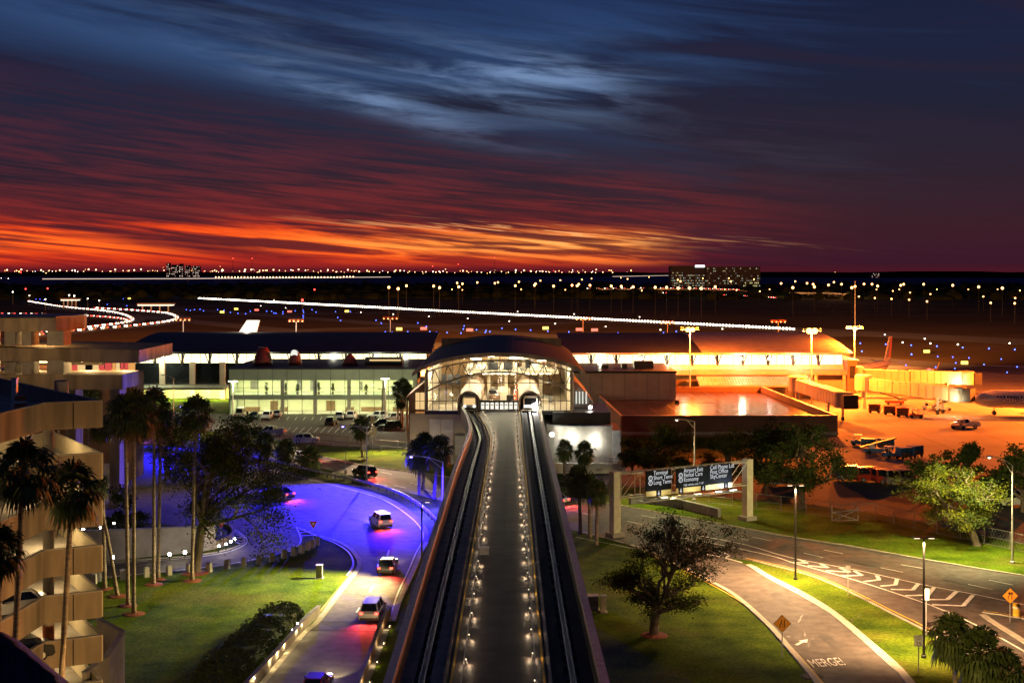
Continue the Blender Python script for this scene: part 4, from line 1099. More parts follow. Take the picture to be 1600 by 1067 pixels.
# facade: mullions and transoms, glass with arched openings for the tubes
cols = [667, 676, 686, 697, 707.5, 718.5] + [753, 767, 781, 795] + [808.5] + [849, 858, 867, 876, 885, 893]
mb = MB()
for p in cols: mb.b2(XS(p) - .045, XS(p) + .045, YS - .06, YS + .08, zf, ZS(arc_z(p) + 4))
for p in (733, 828): mb.b2(XS(p) - .045, XS(p) + .045, YS - .06, YS + .08, ZS(607), ZS(arc_z(p) + 4))
mb.build('mullion', M_mullion, t)
mb = MB()
for y_, a, b in ((598, 667, 893), (626, 667, 716), (626, 747, 811), (626, 845, 893)):
    mb.b2(XS(a), XS(b), YS - .075, YS + .06, ZS(y_) - .05, ZS(y_) + .05)
mb.build('transom', M_mullion, t)
mb = MB()
n2 = 44
for i in range(n2):
    pa_ = 667 + 226 * i / n2; pb_ = 667 + 226 * (i + 1) / n2; pm = (pa_ + pb_) / 2
    zb_ = zf
    for c in (733, 828):
        if abs(pm - c) < 16: zb_ = max(zb_, ZS(626 - math.sqrt(16.5 ** 2 - (pm - c) ** 2)))
    mb.face([(XS(pa_), YS, zb_), (XS(pb_), YS, zb_), (XS(pb_), YS, ZS(arc_z(pb_) + 4)), (XS(pa_), YS, ZS(arc_z(pa_) + 4))])
mb.build('glass_front', M_glass, t)
# interior: floor, side walls, rear wall, gallery, ceiling lights
M_int = mat('warm_interior_wall', (.62, .52, .38), .7, var=.12, scale=.4)
M_flr = mat('polished_floor', (.42, .34, .25), .35, var=.15, scale=.5)
mb = MB(); mb.b2(x0, x1, YS + .2, YS + 60, zf - .6, zf - .02); mb.build('floor', M_flr, t)
mb = MB(); mb.b2(x0 - .4, x0, YS + .1, YS + 60, zf - .5, ZS(583)); mb.build('side_wall', M_int, t)
mb = MB(); mb.b2(x1, x1 + .4, YS + .1, YS + 60, zf - .5, ZS(583)); mb.build('side_wall', M_int, t)
mb = MB(); mb.b2(x0, x1, YS + 44, YS + 44.5, zf, ZS(550)); mb.build('rear_wall', mat('amber_rear_wall', (.50, .30, .14), .7, var=.35, scale=.5), t)
mb = MB(); mb.b2(XS(720), XS(880), YS + 18, YS + 40, zf + 4.6, zf + 5.2); mb.build('gallery', M_int, t)
for i, px in enumerate((735, 760, 790, 820, 850)):
    mb = MB(); mb.b2(XS(px) - .3, XS(px) + .3, YS + 24, YS + 24.6, zf, ZS(560)); mb.build('column', M_int, t)
rnd = random.Random(3)
for i in range(36):   # ceiling panels in the vault and under the gallery
    px = rnd.uniform(690, 870); yy = YS + rnd.uniform(3, 40)
    mb = MB(); mb.box((XS(px), yy, ZS(arc_z(px)) - .9), (1.5, .5, .1)); mb.build('ceiling_light', E_ceil, t)
for i in range(12):
    mb = MB(); mb.box((XS(730 + 12 * i), YS + 19.5, zf + 4.5), (.8, .8, .08)); mb.build('gallery_light', E_ceil, t)
for px, yy, zz, e in ((700, 8, 6.5, 4600), (780, 10, 7.5, 4600), (860, 8, 6.5, 4600), (740, 30, 8, 4400), (820, 30, 8, 4400), (780, 26, 3.2, 2000)):
    light('POINT', (XS(px), YS + yy, zf + zz), e, (1, .82, .55), t, .6)
for i in range(46):   # kiosks, seats and displays seen through the glass
    px = rnd.uniform(756, 872); yy = YS + rnd.uniform(12, 36); up_l = rnd.random() < .45
    b_ = zf + (5.2 if up_l and yy > YS + 18.5 else 0)
    w_, h_ = rnd.uniform(.5, 2.0), rnd.uniform(.7, 1.9)
    mb = MB(); mb.box((XS(px), yy, b_ + h_ / 2), (w_, rnd.uniform(.5, 1.2), h_)); mb.build('kiosk' if h_ > 1.3 else 'bench', rnd.choice([M_brownpanel, M_dark, M_int, M_conc_grey, M_flatw, M_redconc]), t)
for px in (690, 700, 712):
    mb = MB(); mb.b2(XS(px) - .5, XS(px) + .45, YS + 9, YS + 9.1, zf + 3.4, zf + 5.2); mb.build('display_board', M_dark, t)
# platform doors between the tubes
mb = MB(); mb.b2(XS(749), XS(810), YS - .35, YS - .12, ZS(628), ZS(625)); mb.build('door_header', M_black, t)
for i in range(8):
    a = XS(750.5 + i * 7.4); b = XS(750.5 + (i + 1) * 7.4)
    mb = MB(); mb.b2(a, a + .09, YS - .33, YS - .14, ZD + .01, ZS(628) - .003); mb.b2(b - .09, b, YS - .33, YS - .14, ZD + .01, ZS(628) - .003); mb.b2(a + .09, b - .09, YS - .33, YS - .14, ZD + .01, ZD + .2)
    d_ = mb.build('door', M_black, t)
    mb = MB(); mb.b2(a + .14, b - .14, YS - .26, YS - .2, ZD + .25, ZS(628.5)); mb.build('pane', E_pane, d_)
    mb = MB(); mb.b2(a + .2, b - .2, YS - .29, YS - .27, ZD + .9, ZD + 1.0); mb.build('push_bar', M_dark, d_)
# tube portals
for c, ny in ((733, 'l'), (828, 'r')):
    mb = MB(); ro_, ri = 17.5 * k_, 15.2 * k_; cz = ZS(627); cx = XS(c)
    pr = []
    for i in range(21):
        a = PI * i / 20; pr.append((cx + ro_ * math.cos(a), cz + ro_ * math.sin(a)))
    pri = [(cx + ri * math.cos(PI * i / 20), cz + ri * math.sin(PI * i / 20)) for i in range(21)]
    outer = [(cx + ro_, ZD - .4)] + pr + [(cx - ro_, ZD - .4)]; inner = [(cx + ri, ZD - .4)] + pri + [(cx - ri, ZD - .4)]
    for ya, yb in ((YS - 1.5, YS + 34),):
        A0 = [(x, ya, z) for x, z in outer]; A1 = [(x, yb, z) for x, z in outer]; B0 = [(x, ya, z) for x, z in inner]; B1 = [(x, yb, z) for x, z in inner]
        mb.strip(A0, A1); mb.strip(B1, B0); mb.strip(B0, A0); mb.strip(A1, B1)
    mb.build('track_tube', mat('pink_beige_tube', (.52, .36, .27), .6, var=.1, scale=.5), t)
    mb = MB()
    A0 = [(x, YS - 1.62, z) for x, z in outer]; B0 = [(cx + (x - cx) * .93, YS - 1.62, z if z < cz else cz + (z - cz) * .93) for x, z in outer]
    A1 = [(x, YS - 1.505, z) for x, z in outer]
    mb.strip(A0, B0); mb.strip(A1, A0); mb.build('portal_ring', M_mullion, t)
    light('POINT', (cx, YS + 9, cz + .6), 120, (1, .8, .55), t, .3)
# base building under the hall
mb = MB(); mb.b2(XS(640), XS(735), YS + .4, YS + 30, 0, zf - .65); mb.build('base_wall', M_beige, t)
mb = MB(); mb.b2(XS(735) + .01, XS(849), YS + 6, YS + 30, 0, zf - .66); mb.build('base_wall', M_conc, t)
mb = MB(); mb.b2(XS(664), XS(896), YS - .3, YS + .35, zf - .62, zf - .03); mb.build('sill_band', M_dark, t)
for a, b in ((671, 688), (689, 708)):
    mb = MB(); mb.b2(XS(a), XS(b), YS + .25, YS + .38, .1, ZS(655)); mb.build('garage_door', M_wpaint, t)
mb = MB(); mb.b2(XS(712), XS(727), YS - 3, YS + .3, 2.0, 5.2); mb.build('porch', M_wpaint, t)
# brown side tower with warm windows, left
t2 = thing('side_tower', 'brown side tower with a stack of warm lit windows left of the station', 'building', (XS(655), YS + 3, 0))
mb = MB(); 
mb.add([(XS(637), YS + 2, 0), (XS(666.5), YS + 2, 0), (XS(666.5), YS + 2, ZS(600)), (XS(637), YS + 2, ZS(622)), (XS(637), YS + 26, 0), (XS(666.5), YS + 26, 0), (XS(666.5), YS + 26, ZS(600)), (XS(637), YS + 26, ZS(622))],
    [(0, 1, 2, 3), (5, 4, 7, 6), (3, 2, 6, 7), (1, 5, 6, 2), (4, 0, 3, 7)])
mb.build('wall', M_brownpanel, t2)
mb = MB(); mb.add([(XS(634), YS + 1, ZS(624)), (XS(667), YS + 1, ZS(598)), (XS(667), YS + 26, ZS(598)), (XS(634), YS + 26, ZS(624)), (XS(634), YS + 1, ZS(621)), (XS(667), YS + 1, ZS(595)), (XS(667), YS + 26, ZS(595)), (XS(634), YS + 26, ZS(621))],
    [(3, 2, 1, 0), (4, 5, 6, 7), (0, 1, 5, 4), (2, 3, 7, 6), (3, 0, 4, 7)]); mb.build('roof', M_conc_tan, t2)
for y0, y1, e in ((615, 641, E_winw), (645, 656, emi('lit_orange_window', (1, .42, .12), .5)), (658, 669, emi('lit_orange_window', (1, .42, .12), .5))):
    mb = MB(); mb.b2(XS(648), XS(662), YS + 1.75, YS + 1.97, ZS(y1), ZS(y0)); f_ = mb.build('window', e, t2)
    mb = MB(); mb.b2(XS(655) - .04, XS(655) + .04, YS + 1.68, YS + 1.74, ZS(y1), ZS(y0)); mb.b2(XS(648), XS(662), YS + 1.67, YS + 1.745, (ZS(y1) + ZS(y0)) / 2 - .04, (ZS(y1) + ZS(y0)) / 2 + .04); mb.build('frame', M_mullion, f_)
mb = MB(); mb.b2(XS(655) - .16, XS(655) + .16, YS + 1.63, YS + 1.66, ZS(667), ZS(661)); mb.build('red_arrow_sign', M_red, t2)
light('POINT', (XS(652), YS - 5, 4), 250, (1, .72, .4), t2, .3)
# slanted wall and side block on the right with vertical light slots
t2 = thing('side_block', 'grey side block with tall lit slots and a sloping shoulder right of the station', 'building', (XS(910), YS + 4, 0))
mb = MB(); mb.prism_y([(XS(894.5), 0), (XS(930), 0), (XS(930), ZS(632)), (XS(906), ZS(604)), (XS(894.5), ZS(598))], YS + 6, YS + 30); mb.build('wall', M_conc_grey, t2)
for a in (900, 905, 910, 915.5):
    mb = MB(); mb.b2(XS(a) * 1.023, XS(a + 2) * 1.023, YS + 5.85, YS + 5.98, ZS(641) + .5, ZS(617)); mb.build('light_slot', emi('pale_lit_slot', (.9, .95, .8), .8), t2)
# grey building with curved wall in front, dark roof, three white wall lamps
YG = 209.0
XG = lambda p: (p - 800) * YG / FP
ZG = lambda p: HC - (p - HY) * YG / FP
t3 = thing('service_building', 'pale service building with a curved wall and white wall lamps by the guideway', 'building', (XG(905), YG, 0))
fr = smooth_line([Vector((XG(855), YG + 2, 0)), Vector((XG(880), YG - .5, 0)), Vector((XG(925), YG - .8, 0)), Vector((XG(957), YG + .3, 0))], 5)
pl = [(p.x, p.y) for p in fr]
mb = MB(); mb.prism(pl + [(XG(957), YG + 18), (XG(855), YG + 18)], 0, ZG(666)); mb.build('wall', M_conc, t3)
mb = MB(); mb.prism([(x, y - .3) for x, y in pl] + [(XG(957), YG + 18), (XG(855), YG + 18)], ZG(666) + .003, ZG(664)); mb.build('parapet', M_conc_grey, t3)
mb = MB(); mb.b2(XG(864), XG(955), YG + 1.5, YG + 5, ZG(664) + .003, ZG(646)); mb.b2(XG(899), XG(955), YG + 5.01, YG + 17, ZG(664) + .003, ZG(646)); mb.build('roof_block', M_dark, t3)
mb = MB(); mb.b2(XG(957) + .01, XG(970), YG - .2, YG + 10, 0, ZG(672)); mb.build('side_wall', M_conc_grey, t3)
for px, py, s in ((862, 677, .33), (893, 683, .3), (932, 687, .42)):
    y_ = YG - 1.3
    mb = MB(); mb.ball((XG(px), y_, ZG(py)), s, 10, 8); mb.build('wall_lamp', E_white, t3, True)
    light('POINT', (XG(px), y_ - .7, ZG(py)), 380, (.95, 1.0, .88), t3, .25)
mb = MB(); mb.ball((XG(925), YG + 4.5, ZG(641)), .28, 8, 6); mb.build('roof_lamp', E_white, t3, True)
t3 = thing('loading_ledge', 'white concrete ledge with a rail in front of the service building', 'wall', (XG(910), YG - 6, 0))
mb = MB(); mb.b2(XG(862), XG(972), YG - 6.3, YG - 6, 0, 1.6); mb.build('wall_panel', M_wpaint, t3)
mb = MB()
for i in range(14): xx = XG(862) + (XG(972) - XG(862)) * i / 13; mb.tube([(xx, YG - 6.1, 1.6), (xx, YG - 6.1, 2.6)], .03, 5)
mb.tube([(XG(862), YG - 6.1, 2.6), (XG(972), YG - 6.1, 2.6)], .035, 5); mb.tube([(XG(862), YG - 6.1, 2.1), (XG(972), YG - 6.1, 2.1)], .025, 5); mb.build('railing', M_galv, t3)

# ------------------------------------------------------------------ brown flat roofed building
t = thing('flat_roofed_building', 'broad brown building with a flat parapet roof reflecting an orange mast lamp', 'building', (41, 247, 0))
fx0, fx1, fy0, fy1 = 21.2, 62.6, 247.0, 309.0; sh = -.038   # its sides run slightly towards the guideway axis
sx = lambda x, y: x + sh * (y - fy0)
zr, zp = 2.9, 4.15
mb = MB(); mb.prism([(fx0, fy0), (fx1, fy0), (sx(fx1, fy1), fy1), (sx(fx0, fy1), fy1)], 0, zr); mb.build('roof', M_flat, t)
for (xa, ya, xb, yb), mm in (((fx0, fy0, fx1, fy0), M_flatw), ((fx1, fy0, sx(fx1, fy1), fy1), M_flatw), ((sx(fx1, fy1), fy1, sx(fx0, fy1), fy1), M_flatw), ((sx(fx0, fy1), fy1, fx0, fy0), M_conc_grey)):
    mb = MB(); wallrun(mb, [Vector((xa, ya, 0)), Vector((xb, yb, 0))], .5, 0, zp); mb.build('wall', mm, t)
mb = MB(); wallrun(mb, [Vector((fx0, fy0, 0)), Vector((fx1, fy0, 0)), Vector((sx(fx1, fy1), fy1, 0))], .62, zp + .003, zp + .1); mb.build('coping', M_rib, t)
mb = MB(); wallrun(mb, [Vector((fx0 - .3, fy0 - .28, 0)), Vector((fx1 + .3, fy0 - .28, 0))], .12, .5, 1.1); mb.build('base_band', M_conc, t)
mb = MB()
for i in range(1, 9): xx = fx0 + (fx1 - fx0) * i / 9; mb.face([(xx - .05, fy0 + .6, zr + .012), (xx + .05, fy0 + .6, zr + .012), (sx(xx, fy1) + .05, fy1 - .6, zr + .012), (sx(xx, fy1) - .05, fy1 - .6, zr + .012)])
mb.build('roof_seam', M_dark, t)
rv = G(1058, 630, zr)
mb = MB(); mb.lathe((rv.x, rv.y, zr), [(.6, 0), (.6, .5), (.35, .8)], 12); mb.build('roof_vent', M_dark, t)
mb = MB(); mb.b2(26, 45, 284, 284.12, zr + .01, zr + .1); mb.build('roof_pipe', M_rib, t)
# ------------------------------------------------------------------ vegetation
def fan_crown_mesh(name, seed, n=38, r=1.8, skirt=16, up=1.0):
    """fan palm crown of blade fans on stalks, origin at the top of the trunk; returns (green, dead) meshes"""
    rnd = random.Random(seed)
    g, d = MB(), MB()
    def fan(mb, az, elv, stalk, size, blades, droop):
        dirv = Vector((math.cos(az) * math.cos(elv), math.sin(az) * math.cos(elv), math.sin(elv)))
        side = Vector((-math.sin(az), math.cos(az), 0)); upv = side.cross(dirv) * -1
        hub = dirv * stalk + Vector((0, 0, -droop * stalk * .25))
        mb.tube([(0, 0, 0), hub], [.035, .02], 3, False)
        for k in range(blades):
            t = (k / (blades - 1) - .5) * R(215)
            b = dirv * math.cos(t) + side * math.sin(t)
            b = (b + Vector((0, 0, -droop * .35 + rnd.uniform(-.08, .08)))).normalized()
            ln = size * (1 - .25 * abs(t) / 1.9) * rnd.uniform(.85, 1.1)
            nrm = b.cross(upv).normalized() * size * .085
            mid = hub + b * ln * .58; tip = hub + b * ln + Vector((0, 0, -ln * (.22 + .35 * droop)))
            mb.face([hub, mid + nrm, tip, mid - nrm])
    for i in range(n):
        az = i * 2.39996 + rnd.uniform(-.2, .2); f = (i + .5) / n
        elv = R(82) - f * R(128) * up
        fan(g, az, elv + rnd.uniform(-.12, .12), r * rnd.uniform(.42, .62), r * rnd.uniform(.5, .66), 11, .25 + f * .9)
    for i in range(skirt):
        az = i * 2.39996 + 1; elv = R(-52) - rnd.uniform(0, R(32))
        fan(d, az, elv, r * rnd.uniform(.3, .55), r * rnd.uniform(.45, .6), 7, .6)
    return g.mesh(name, M_frond), (d.mesh('dead_skirt', M_dead) if skirt else None)
CROWN = [fan_crown_mesh('palm_crown', s, 40, 1.9, 18) for s in (1, 2, 3)]
SABAL = [fan_crown_mesh('palm_crown', s, 52, 1.9, 8, 1.12) for s in (11, 12)]
def palm(label, base, top, kind, r=1.9, tr=.2, group=None, rz=None, skirt=True, zb=0):
    base = Vector(base); top = Vector(top)
    t = thing('palm_tree', label, 'palm tree', base, 0, group)
    h = top - base; mid = h * .5 + Vector((h.x * -.06, 0, 0))
    mb = MB(); seg = smooth_line([Vector((0, 0, -.1)), mid, h], 5)
    mb.tube(seg, [tr * (1.25 if i == 0 else 1.0 - .35 * i / len(seg)) for i in range(len(seg))], 9)
    mb.build('trunk', M_palmbark, t, True, local=True)
    g, d = kind
    c = bpy.data.objects.new('crown', g); COL.objects.link(c); c.parent = t; c.location = h; s = r / 1.9
    c.scale = (s, s, s); c.rotation_euler = (0, 0, rz if rz is not None else base.x * 1.7)
    if d is not None and skirt:
        k = bpy.data.objects.new('dead_skirt', d); COL.objects.link(k); k.parent = t; k.location = h - Vector((0, 0, .15 * s)); k.scale = (s, s, s)
    return t
def palm_px(label, cx, cy, bx, by, rpx, kind, skirt=True, mulchr=0, group=None, tr=None):
    b = G(bx, by); m = b.y / FP
    top = P(cx, cy + rpx * .15, b.y)
    if mulchr: mulch(bx, by, mulchr)
    return palm(label, b, top, kind, max(.9, rpx * m), tr or max(.16, .2), group, None, skirt)
palm_px('tall fan palm in front of the garage, second from the photo\'s left edge', 36, 722, 10, 1400, 56, CROWN[0])
palm_px('tall leaning fan palm in front of the garage prow', 113, 752, 84, 1340, 54, CROWN[1])
palm_px('fan palm partly cut off by the left edge of the photo', 0, 850, -14, 1420, 44, CROWN[2])
palm_px('tallest fan palm of the cluster on the lawn, with the foremost mulch ring', 209, 634, 209, 959, 40, CROWN[0], mulchr=1.05)
palm_px('tall fan palm just behind the foremost lawn palm', 195, 640, 200, 946, 37, CROWN[1], mulchr=.9)
palm_px('tall fan palm right of the lawn cluster, base ringed with mulch', 241, 628, 240, 913, 34, CROWN[2], mulchr=.95)
palm_px('thin fan palm standing behind the right palm of the lawn cluster', 252, 655, 247, 905, 22, CROWN[1], mulchr=.8)
palm_px('straight fan palm in front of the big spreading oak', 306, 637, 300, 907, 31, CROWN[0], mulchr=1.0)
palm_px('slim dark fan palm close to the garage corner', 158, 664, 164, 920, 22, CROWN[2], mulchr=.8)
palm_px('leaning fan palm between the garage and the lawn cluster', 150, 752, 184, 931, 24, CROWN[1], mulchr=1.0)
palm('dark fan palm above the wall behind the garage roof', G(92, 760), P(92, 606, 186), CROWN[0], 2.3)
palm('dark fan palm right above the garage prow, before the ramp', G(138, 748), P(138, 612, 196), CROWN[2], 2.4)
palm('bushy fan palm beside the pale columns under the elevated ramp', G(66, 735), P(140, 690, 176), CROWN[1], 2.0) if False else None
# sabal palms
for cx, cy, bx, by, rp, lab in ((655, 702, 655, 772, 26, 'round headed dark palm under the blue street lamp'), (664, 690, 661, 764, 22, 'round headed palm behind the one under the blue lamp'), (686, 697, 678, 779, 26, 'round headed palm beside the guideway, right of the blue lamp pair'),
        (905, 744, 907, 834, 26, 'lit round headed palm right of the guideway'), (920, 752, 922, 840, 20, 'middle palm of the three right of the guideway'), (934, 763, 932, 851, 21, 'short skirted palm, rightmost of the three by the guideway'),
        (882, 698, 882, 742, 17, 'small dark palm before the leftmost wall lamp of the service building'), (913, 702, 914, 740, 19, 'small dark palm before the rightmost wall lamp of the service building'),
        (564, 662, 566, 714, 19, 'yellow lit palm beside the white sign pole on the verge'), (414, 688, 414, 720, 20, 'short palm on the verge, leftmost of the three by the road'), (447, 698, 450, 726, 20, 'short palm on the verge, middle of the three by the road'), (484, 711, 482, 733, 22, 'short pale fronded palm, nearest of the three by the road')):
    palm_px(lab, cx, cy, bx, by, rp, SABAL[(bx // 7) % 2], skirt=(by > 800), tr=.24)
for i, (cx, cy, bx, by, rp) in enumerate(((622, 604, 622, 664, 13), (630, 600, 629, 668, 14), (637, 608, 636, 672, 13), (627, 622, 626, 670, 13))):
    palm_px('dark palm in the tight clump before the brown side tower', cx, cy, bx, by, rp, SABAL[i % 2], group='palms in the clump by the side tower', skirt=False)
# palm at the lower right corner
for cx, cy, bx, by, rp, lab in ((1487, 985, 1496, 1120, 42, 'dark fan palm in the lower right corner, left head'), (1530, 1010, 1532, 1130, 46, 'dark fan palm in the lower right corner, nearest head'), (1572, 1040, 1572, 1135, 40, 'dark fan palm in the lower right corner, rightmost head')):
    palm_px(lab, cx, cy, bx, by, rp, SABAL[bx % 2], skirt=False)

def oak(label, base, h, spread, seed, lean=(0, 0), trunk_r=.4, fork=.2, leaves=7000, leaf=.30, mats=(M_leaf, M_leaf2), name='oak_tree', group=None, flat=.62, dens=1.0, nl=7, bottom=.22, clump=.046):
    """spreading tree: real limbs grown towards targets in an uneven crown, leaf tufts around the twigs"""
    rnd = random.Random(seed)
    base = Vector(base)
    t = thing(name, label, 'tree', base, 0, group)
    tb = MB(); tw = []
    forkp = Vector((lean[0] * .3, lean[1] * .3, h * fork))
    tb.tube(smooth_line([Vector((0, 0, -.1)), forkp * .5 + Vector((rnd.uniform(-.1, .1), rnd.uniform(-.1, .1), 0)), forkp], 4), [trunk_r * 1.45, trunk_r * 1.15] + [trunk_r] * 7, 10)
    def limb(p, q, r, lev):
        d = q - p; mid = p.lerp(q, .5) + Vector((rnd.gauss(0, .1), rnd.gauss(0, .1), rnd.uniform(-.02, .14))) * d.length
        pts = smooth_line([p, mid, q], 4)
        tb.tube(pts, [r * (1 - .55 * i / (len(pts) - 1)) for i in range(len(pts))], 7 if lev < 2 else 5 if lev < 3 else 4, False)
        if lev >= 3: tw.append((q, d.normalized())); tw.append((pts[5], d.normalized())); return
        kids = (4, 4, 3)[lev]
        for k in range(kids):
            f = rnd.uniform(.45, 1.0) if k else 1.0
            s = pts[min(len(pts) - 1, int(f * (len(pts) - 1)))]
            nd = (d.normalized() + Vector((rnd.gauss(0, .62), rnd.gauss(0, .62), rnd.gauss(.08, .42)))).normalized()
            limb(s, s + nd * d.length * rnd.uniform(.42, .68), r * .5, lev + 1)
    cz = h * (bottom + 1) / 2
    for i in range(nl):
        a = 2 * PI * i / nl + rnd.uniform(-.35, .35)
        rr = spread * rnd.uniform(.30, .62); zz = h * rnd.uniform(bottom + .18, .80) if i % 3 else h * rnd.uniform(bottom + .05, .4)
        tgt = Vector((lean[0] + rr * math.cos(a), lean[1] + rr * math.sin(a), zz))
        limb(forkp, tgt, trunk_r * rnd.uniform(.5, .72), 0 if rr > spread * .4 else 1)
    limb(forkp, Vector((lean[0] * .8, lean[1] * .8, h * .72)), trunk_r * .7, 0)
    # fit the grown skeleton to the wanted height and spread
    zs = sorted(q.z for q, d in tw); rs_ = sorted(math.hypot(q.x - lean[0], q.y - lean[1]) for q, d in tw)
    kz = (h * .95 - forkp.z) / max(.1, zs[int(len(zs) * .985)] - forkp.z); kx = spread * .93 / rs_[int(len(rs_) * .95)]
    def fit(q):
        f = min(1, max(0, (q[2] - forkp.z * .6) / (forkp.z * .8 + .01)))
        k = 1 + (kx - 1) * f
        return Vector((lean[0] * f + (q[0] - lean[0] * f) * k, lean[1] * f + (q[1] - lean[1] * f) * k, q[2] if q[2] < forkp.z else forkp.z + (q[2] - forkp.z) * kz))
    tb.v = [tuple(fit(q)) for q in tb.v]; tw = [(fit(q), d) for q, d in tw]
    tb.build('trunk', M_bark, t, True, local=True)
    lb = MB(); n = len(tw); per = max(4, int(leaves / max(1, n)))
    for p, d in tw:
        pn = rnd.random(); lb.cur = 0 if pn < .6 else 1
        m_ = int(per * rnd.choice((.35, .8, 1.0, 1.4, 1.6)) * dens); sz = h * clump * rnd.uniform(.75, 1.35)
        for _ in range(m_):
            c = p + Vector((rnd.gauss(0, sz), rnd.gauss(0, sz), rnd.gauss(0, sz * flat)))
            u = Vector((rnd.gauss(0, 1), rnd.gauss(0, 1), rnd.gauss(0, .7))).normalized(); v = u.cross(Vector((rnd.gauss(0, 1), rnd.gauss(0, 1), rnd.gauss(0, 1)))).normalized()
            L = leaf * rnd.uniform(.6, 1.2)
            lb.face([c - u * L * .5, c + v * L * .27, c + u * L * .5, c - v * L * .27])
    lb.build('crown', list(mats), t, local=True)
    return t
def oak_px(label, bx, by, top, wid, seed, **k):
    b = G(bx, by); m = b.y / FP
    return oak(label, b, (by - top) * m, wid * m / 2, seed, **k)
mulch(1022, 992, 1.25)
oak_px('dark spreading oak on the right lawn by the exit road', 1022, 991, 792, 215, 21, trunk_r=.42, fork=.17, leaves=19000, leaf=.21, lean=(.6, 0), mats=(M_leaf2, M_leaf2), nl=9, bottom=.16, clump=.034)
mulch(305, 895, 1.5)
oak_px('large spreading oak left of the ramp, over the slip lane', 305, 894, 655, 205, 34, trunk_r=.5, fork=.3, leaves=24000, leaf=.27, lean=(2.2, 0), mats=(M_leaf2, M_leaf), nl=9, bottom=.26)
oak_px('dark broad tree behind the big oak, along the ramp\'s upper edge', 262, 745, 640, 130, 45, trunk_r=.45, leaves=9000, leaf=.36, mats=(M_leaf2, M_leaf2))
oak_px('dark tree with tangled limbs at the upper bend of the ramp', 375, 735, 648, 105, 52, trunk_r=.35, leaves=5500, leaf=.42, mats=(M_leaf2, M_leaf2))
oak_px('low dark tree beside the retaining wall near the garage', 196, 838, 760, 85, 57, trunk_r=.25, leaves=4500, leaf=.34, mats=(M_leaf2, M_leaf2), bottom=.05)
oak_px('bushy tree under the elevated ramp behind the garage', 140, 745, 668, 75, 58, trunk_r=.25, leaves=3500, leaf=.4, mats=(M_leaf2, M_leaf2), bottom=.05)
oak_px('brightly lit yellow green oak on the far verge under a tall street lamp', 1526, 852, 726, 165, 63, trunk_r=.45, fork=.2, leaves=26000, leaf=.22, lean=(-2.0, 0), nl=8, bottom=.36)
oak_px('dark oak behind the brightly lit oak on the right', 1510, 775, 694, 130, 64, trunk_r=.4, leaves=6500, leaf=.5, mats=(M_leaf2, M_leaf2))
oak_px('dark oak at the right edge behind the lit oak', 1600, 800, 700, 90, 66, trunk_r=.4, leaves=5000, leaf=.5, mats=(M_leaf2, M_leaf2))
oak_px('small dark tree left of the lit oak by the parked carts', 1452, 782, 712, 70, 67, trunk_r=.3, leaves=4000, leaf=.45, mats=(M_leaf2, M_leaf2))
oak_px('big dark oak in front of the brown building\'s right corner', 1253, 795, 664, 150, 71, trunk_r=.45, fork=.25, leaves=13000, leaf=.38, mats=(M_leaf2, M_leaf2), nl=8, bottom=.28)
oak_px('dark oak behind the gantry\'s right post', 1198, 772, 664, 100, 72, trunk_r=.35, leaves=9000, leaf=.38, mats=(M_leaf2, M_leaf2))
oak_px('lit green oak behind the middle of the sign gantry', 1142, 765, 672, 96, 73, trunk_r=.32, leaves=9000, leaf=.36)
oak_px('bright green oak in front of the brown building by the street lamp', 1050, 755, 662, 84, 74, trunk_r=.32, leaves=9000, leaf=.36)
oak_px('reddish lit small tree at the left corner of the brown building', 988, 742, 684, 55, 75, trunk_r=.22, leaves=3800, leaf=.42)
oak_px('small dark tree between the bright oak and the reddish tree', 1015, 745, 690, 50, 76, trunk_r=.22, leaves=3000, leaf=.42, mats=(M_leaf2, M_leaf2))
# clipped hedge mass at the bottom left
def hedge(label, pix, h, seed, n, wid, leaf=.22):
    rnd = random.Random(seed); pts = resample(gl(pix, 0, 5), 40)
    t = thing('hedge', label, 'hedge', pts[20]); o = Vector(pts[20])
    mb = MB(); wallrun(mb, pts, wid * 1.1, -.1, [h * .55 * (1 + .12 * math.sin(i * 1.7)) for i in range(40)]); mb.build('stem', M_hedge, t)
    mb = MB()
    for _ in range(n):
        i = rnd.randrange(39); f = rnd.random(); p = pts[i].lerp(pts[i + 1], f); nn = normals2(pts)[i] if False else NRM[i]
        a = rnd.uniform(0, PI); bump = 1 + .25 * math.sin(i * .9 + seed) + .12 * math.sin(i * 2.3)
        k = rnd.uniform(.78, 1.05)
        c = p + nn * math.cos(a) * wid * .78 * k * bump + Vector((0, 0, .15 + math.sin(a) * h * k * bump))
        u = Vector((rnd.gauss(0, 1), rnd.gauss(0, 1), rnd.gauss(0, 1))).normalized(); v = u.orthogonal().normalized(); L = leaf * rnd.uniform(.6, 1.3)
        mb.face([c - u * L * .5, c + v * L * .3, c + u * L * .5, c - v * L * .3])
    mb.build('foliage', M_hedge, t)
HP = [(452, 962), (425, 985), (398, 1012), (365, 1045), (330, 1082), (300, 1115)]
NRM = normals2(resample(gl(HP, 0, 5), 40))
hedge('thick dark glossy hedge beside the lamp lit wall of the ramp', HP, 1.5, 4, 9000, 2.3)
HP2 = [(700, 722), (690, 718), (676, 713), (664, 709)]
NRM = normals2(resample(gl(HP2, 0, 5), 40))
hedge('dark hedge along the foot of the station', HP2, 1.4, 6, 2500, 1.4, .4)
HP3 = [(866, 760), (880, 756), (905, 760), (935, 765)]
NRM = normals2(resample(gl(HP3, 0, 5), 40))
hedge('low shrub row on the verge right of the guideway', HP3, .9, 7, 1800, .9, .3)
rnd = random.Random(77)
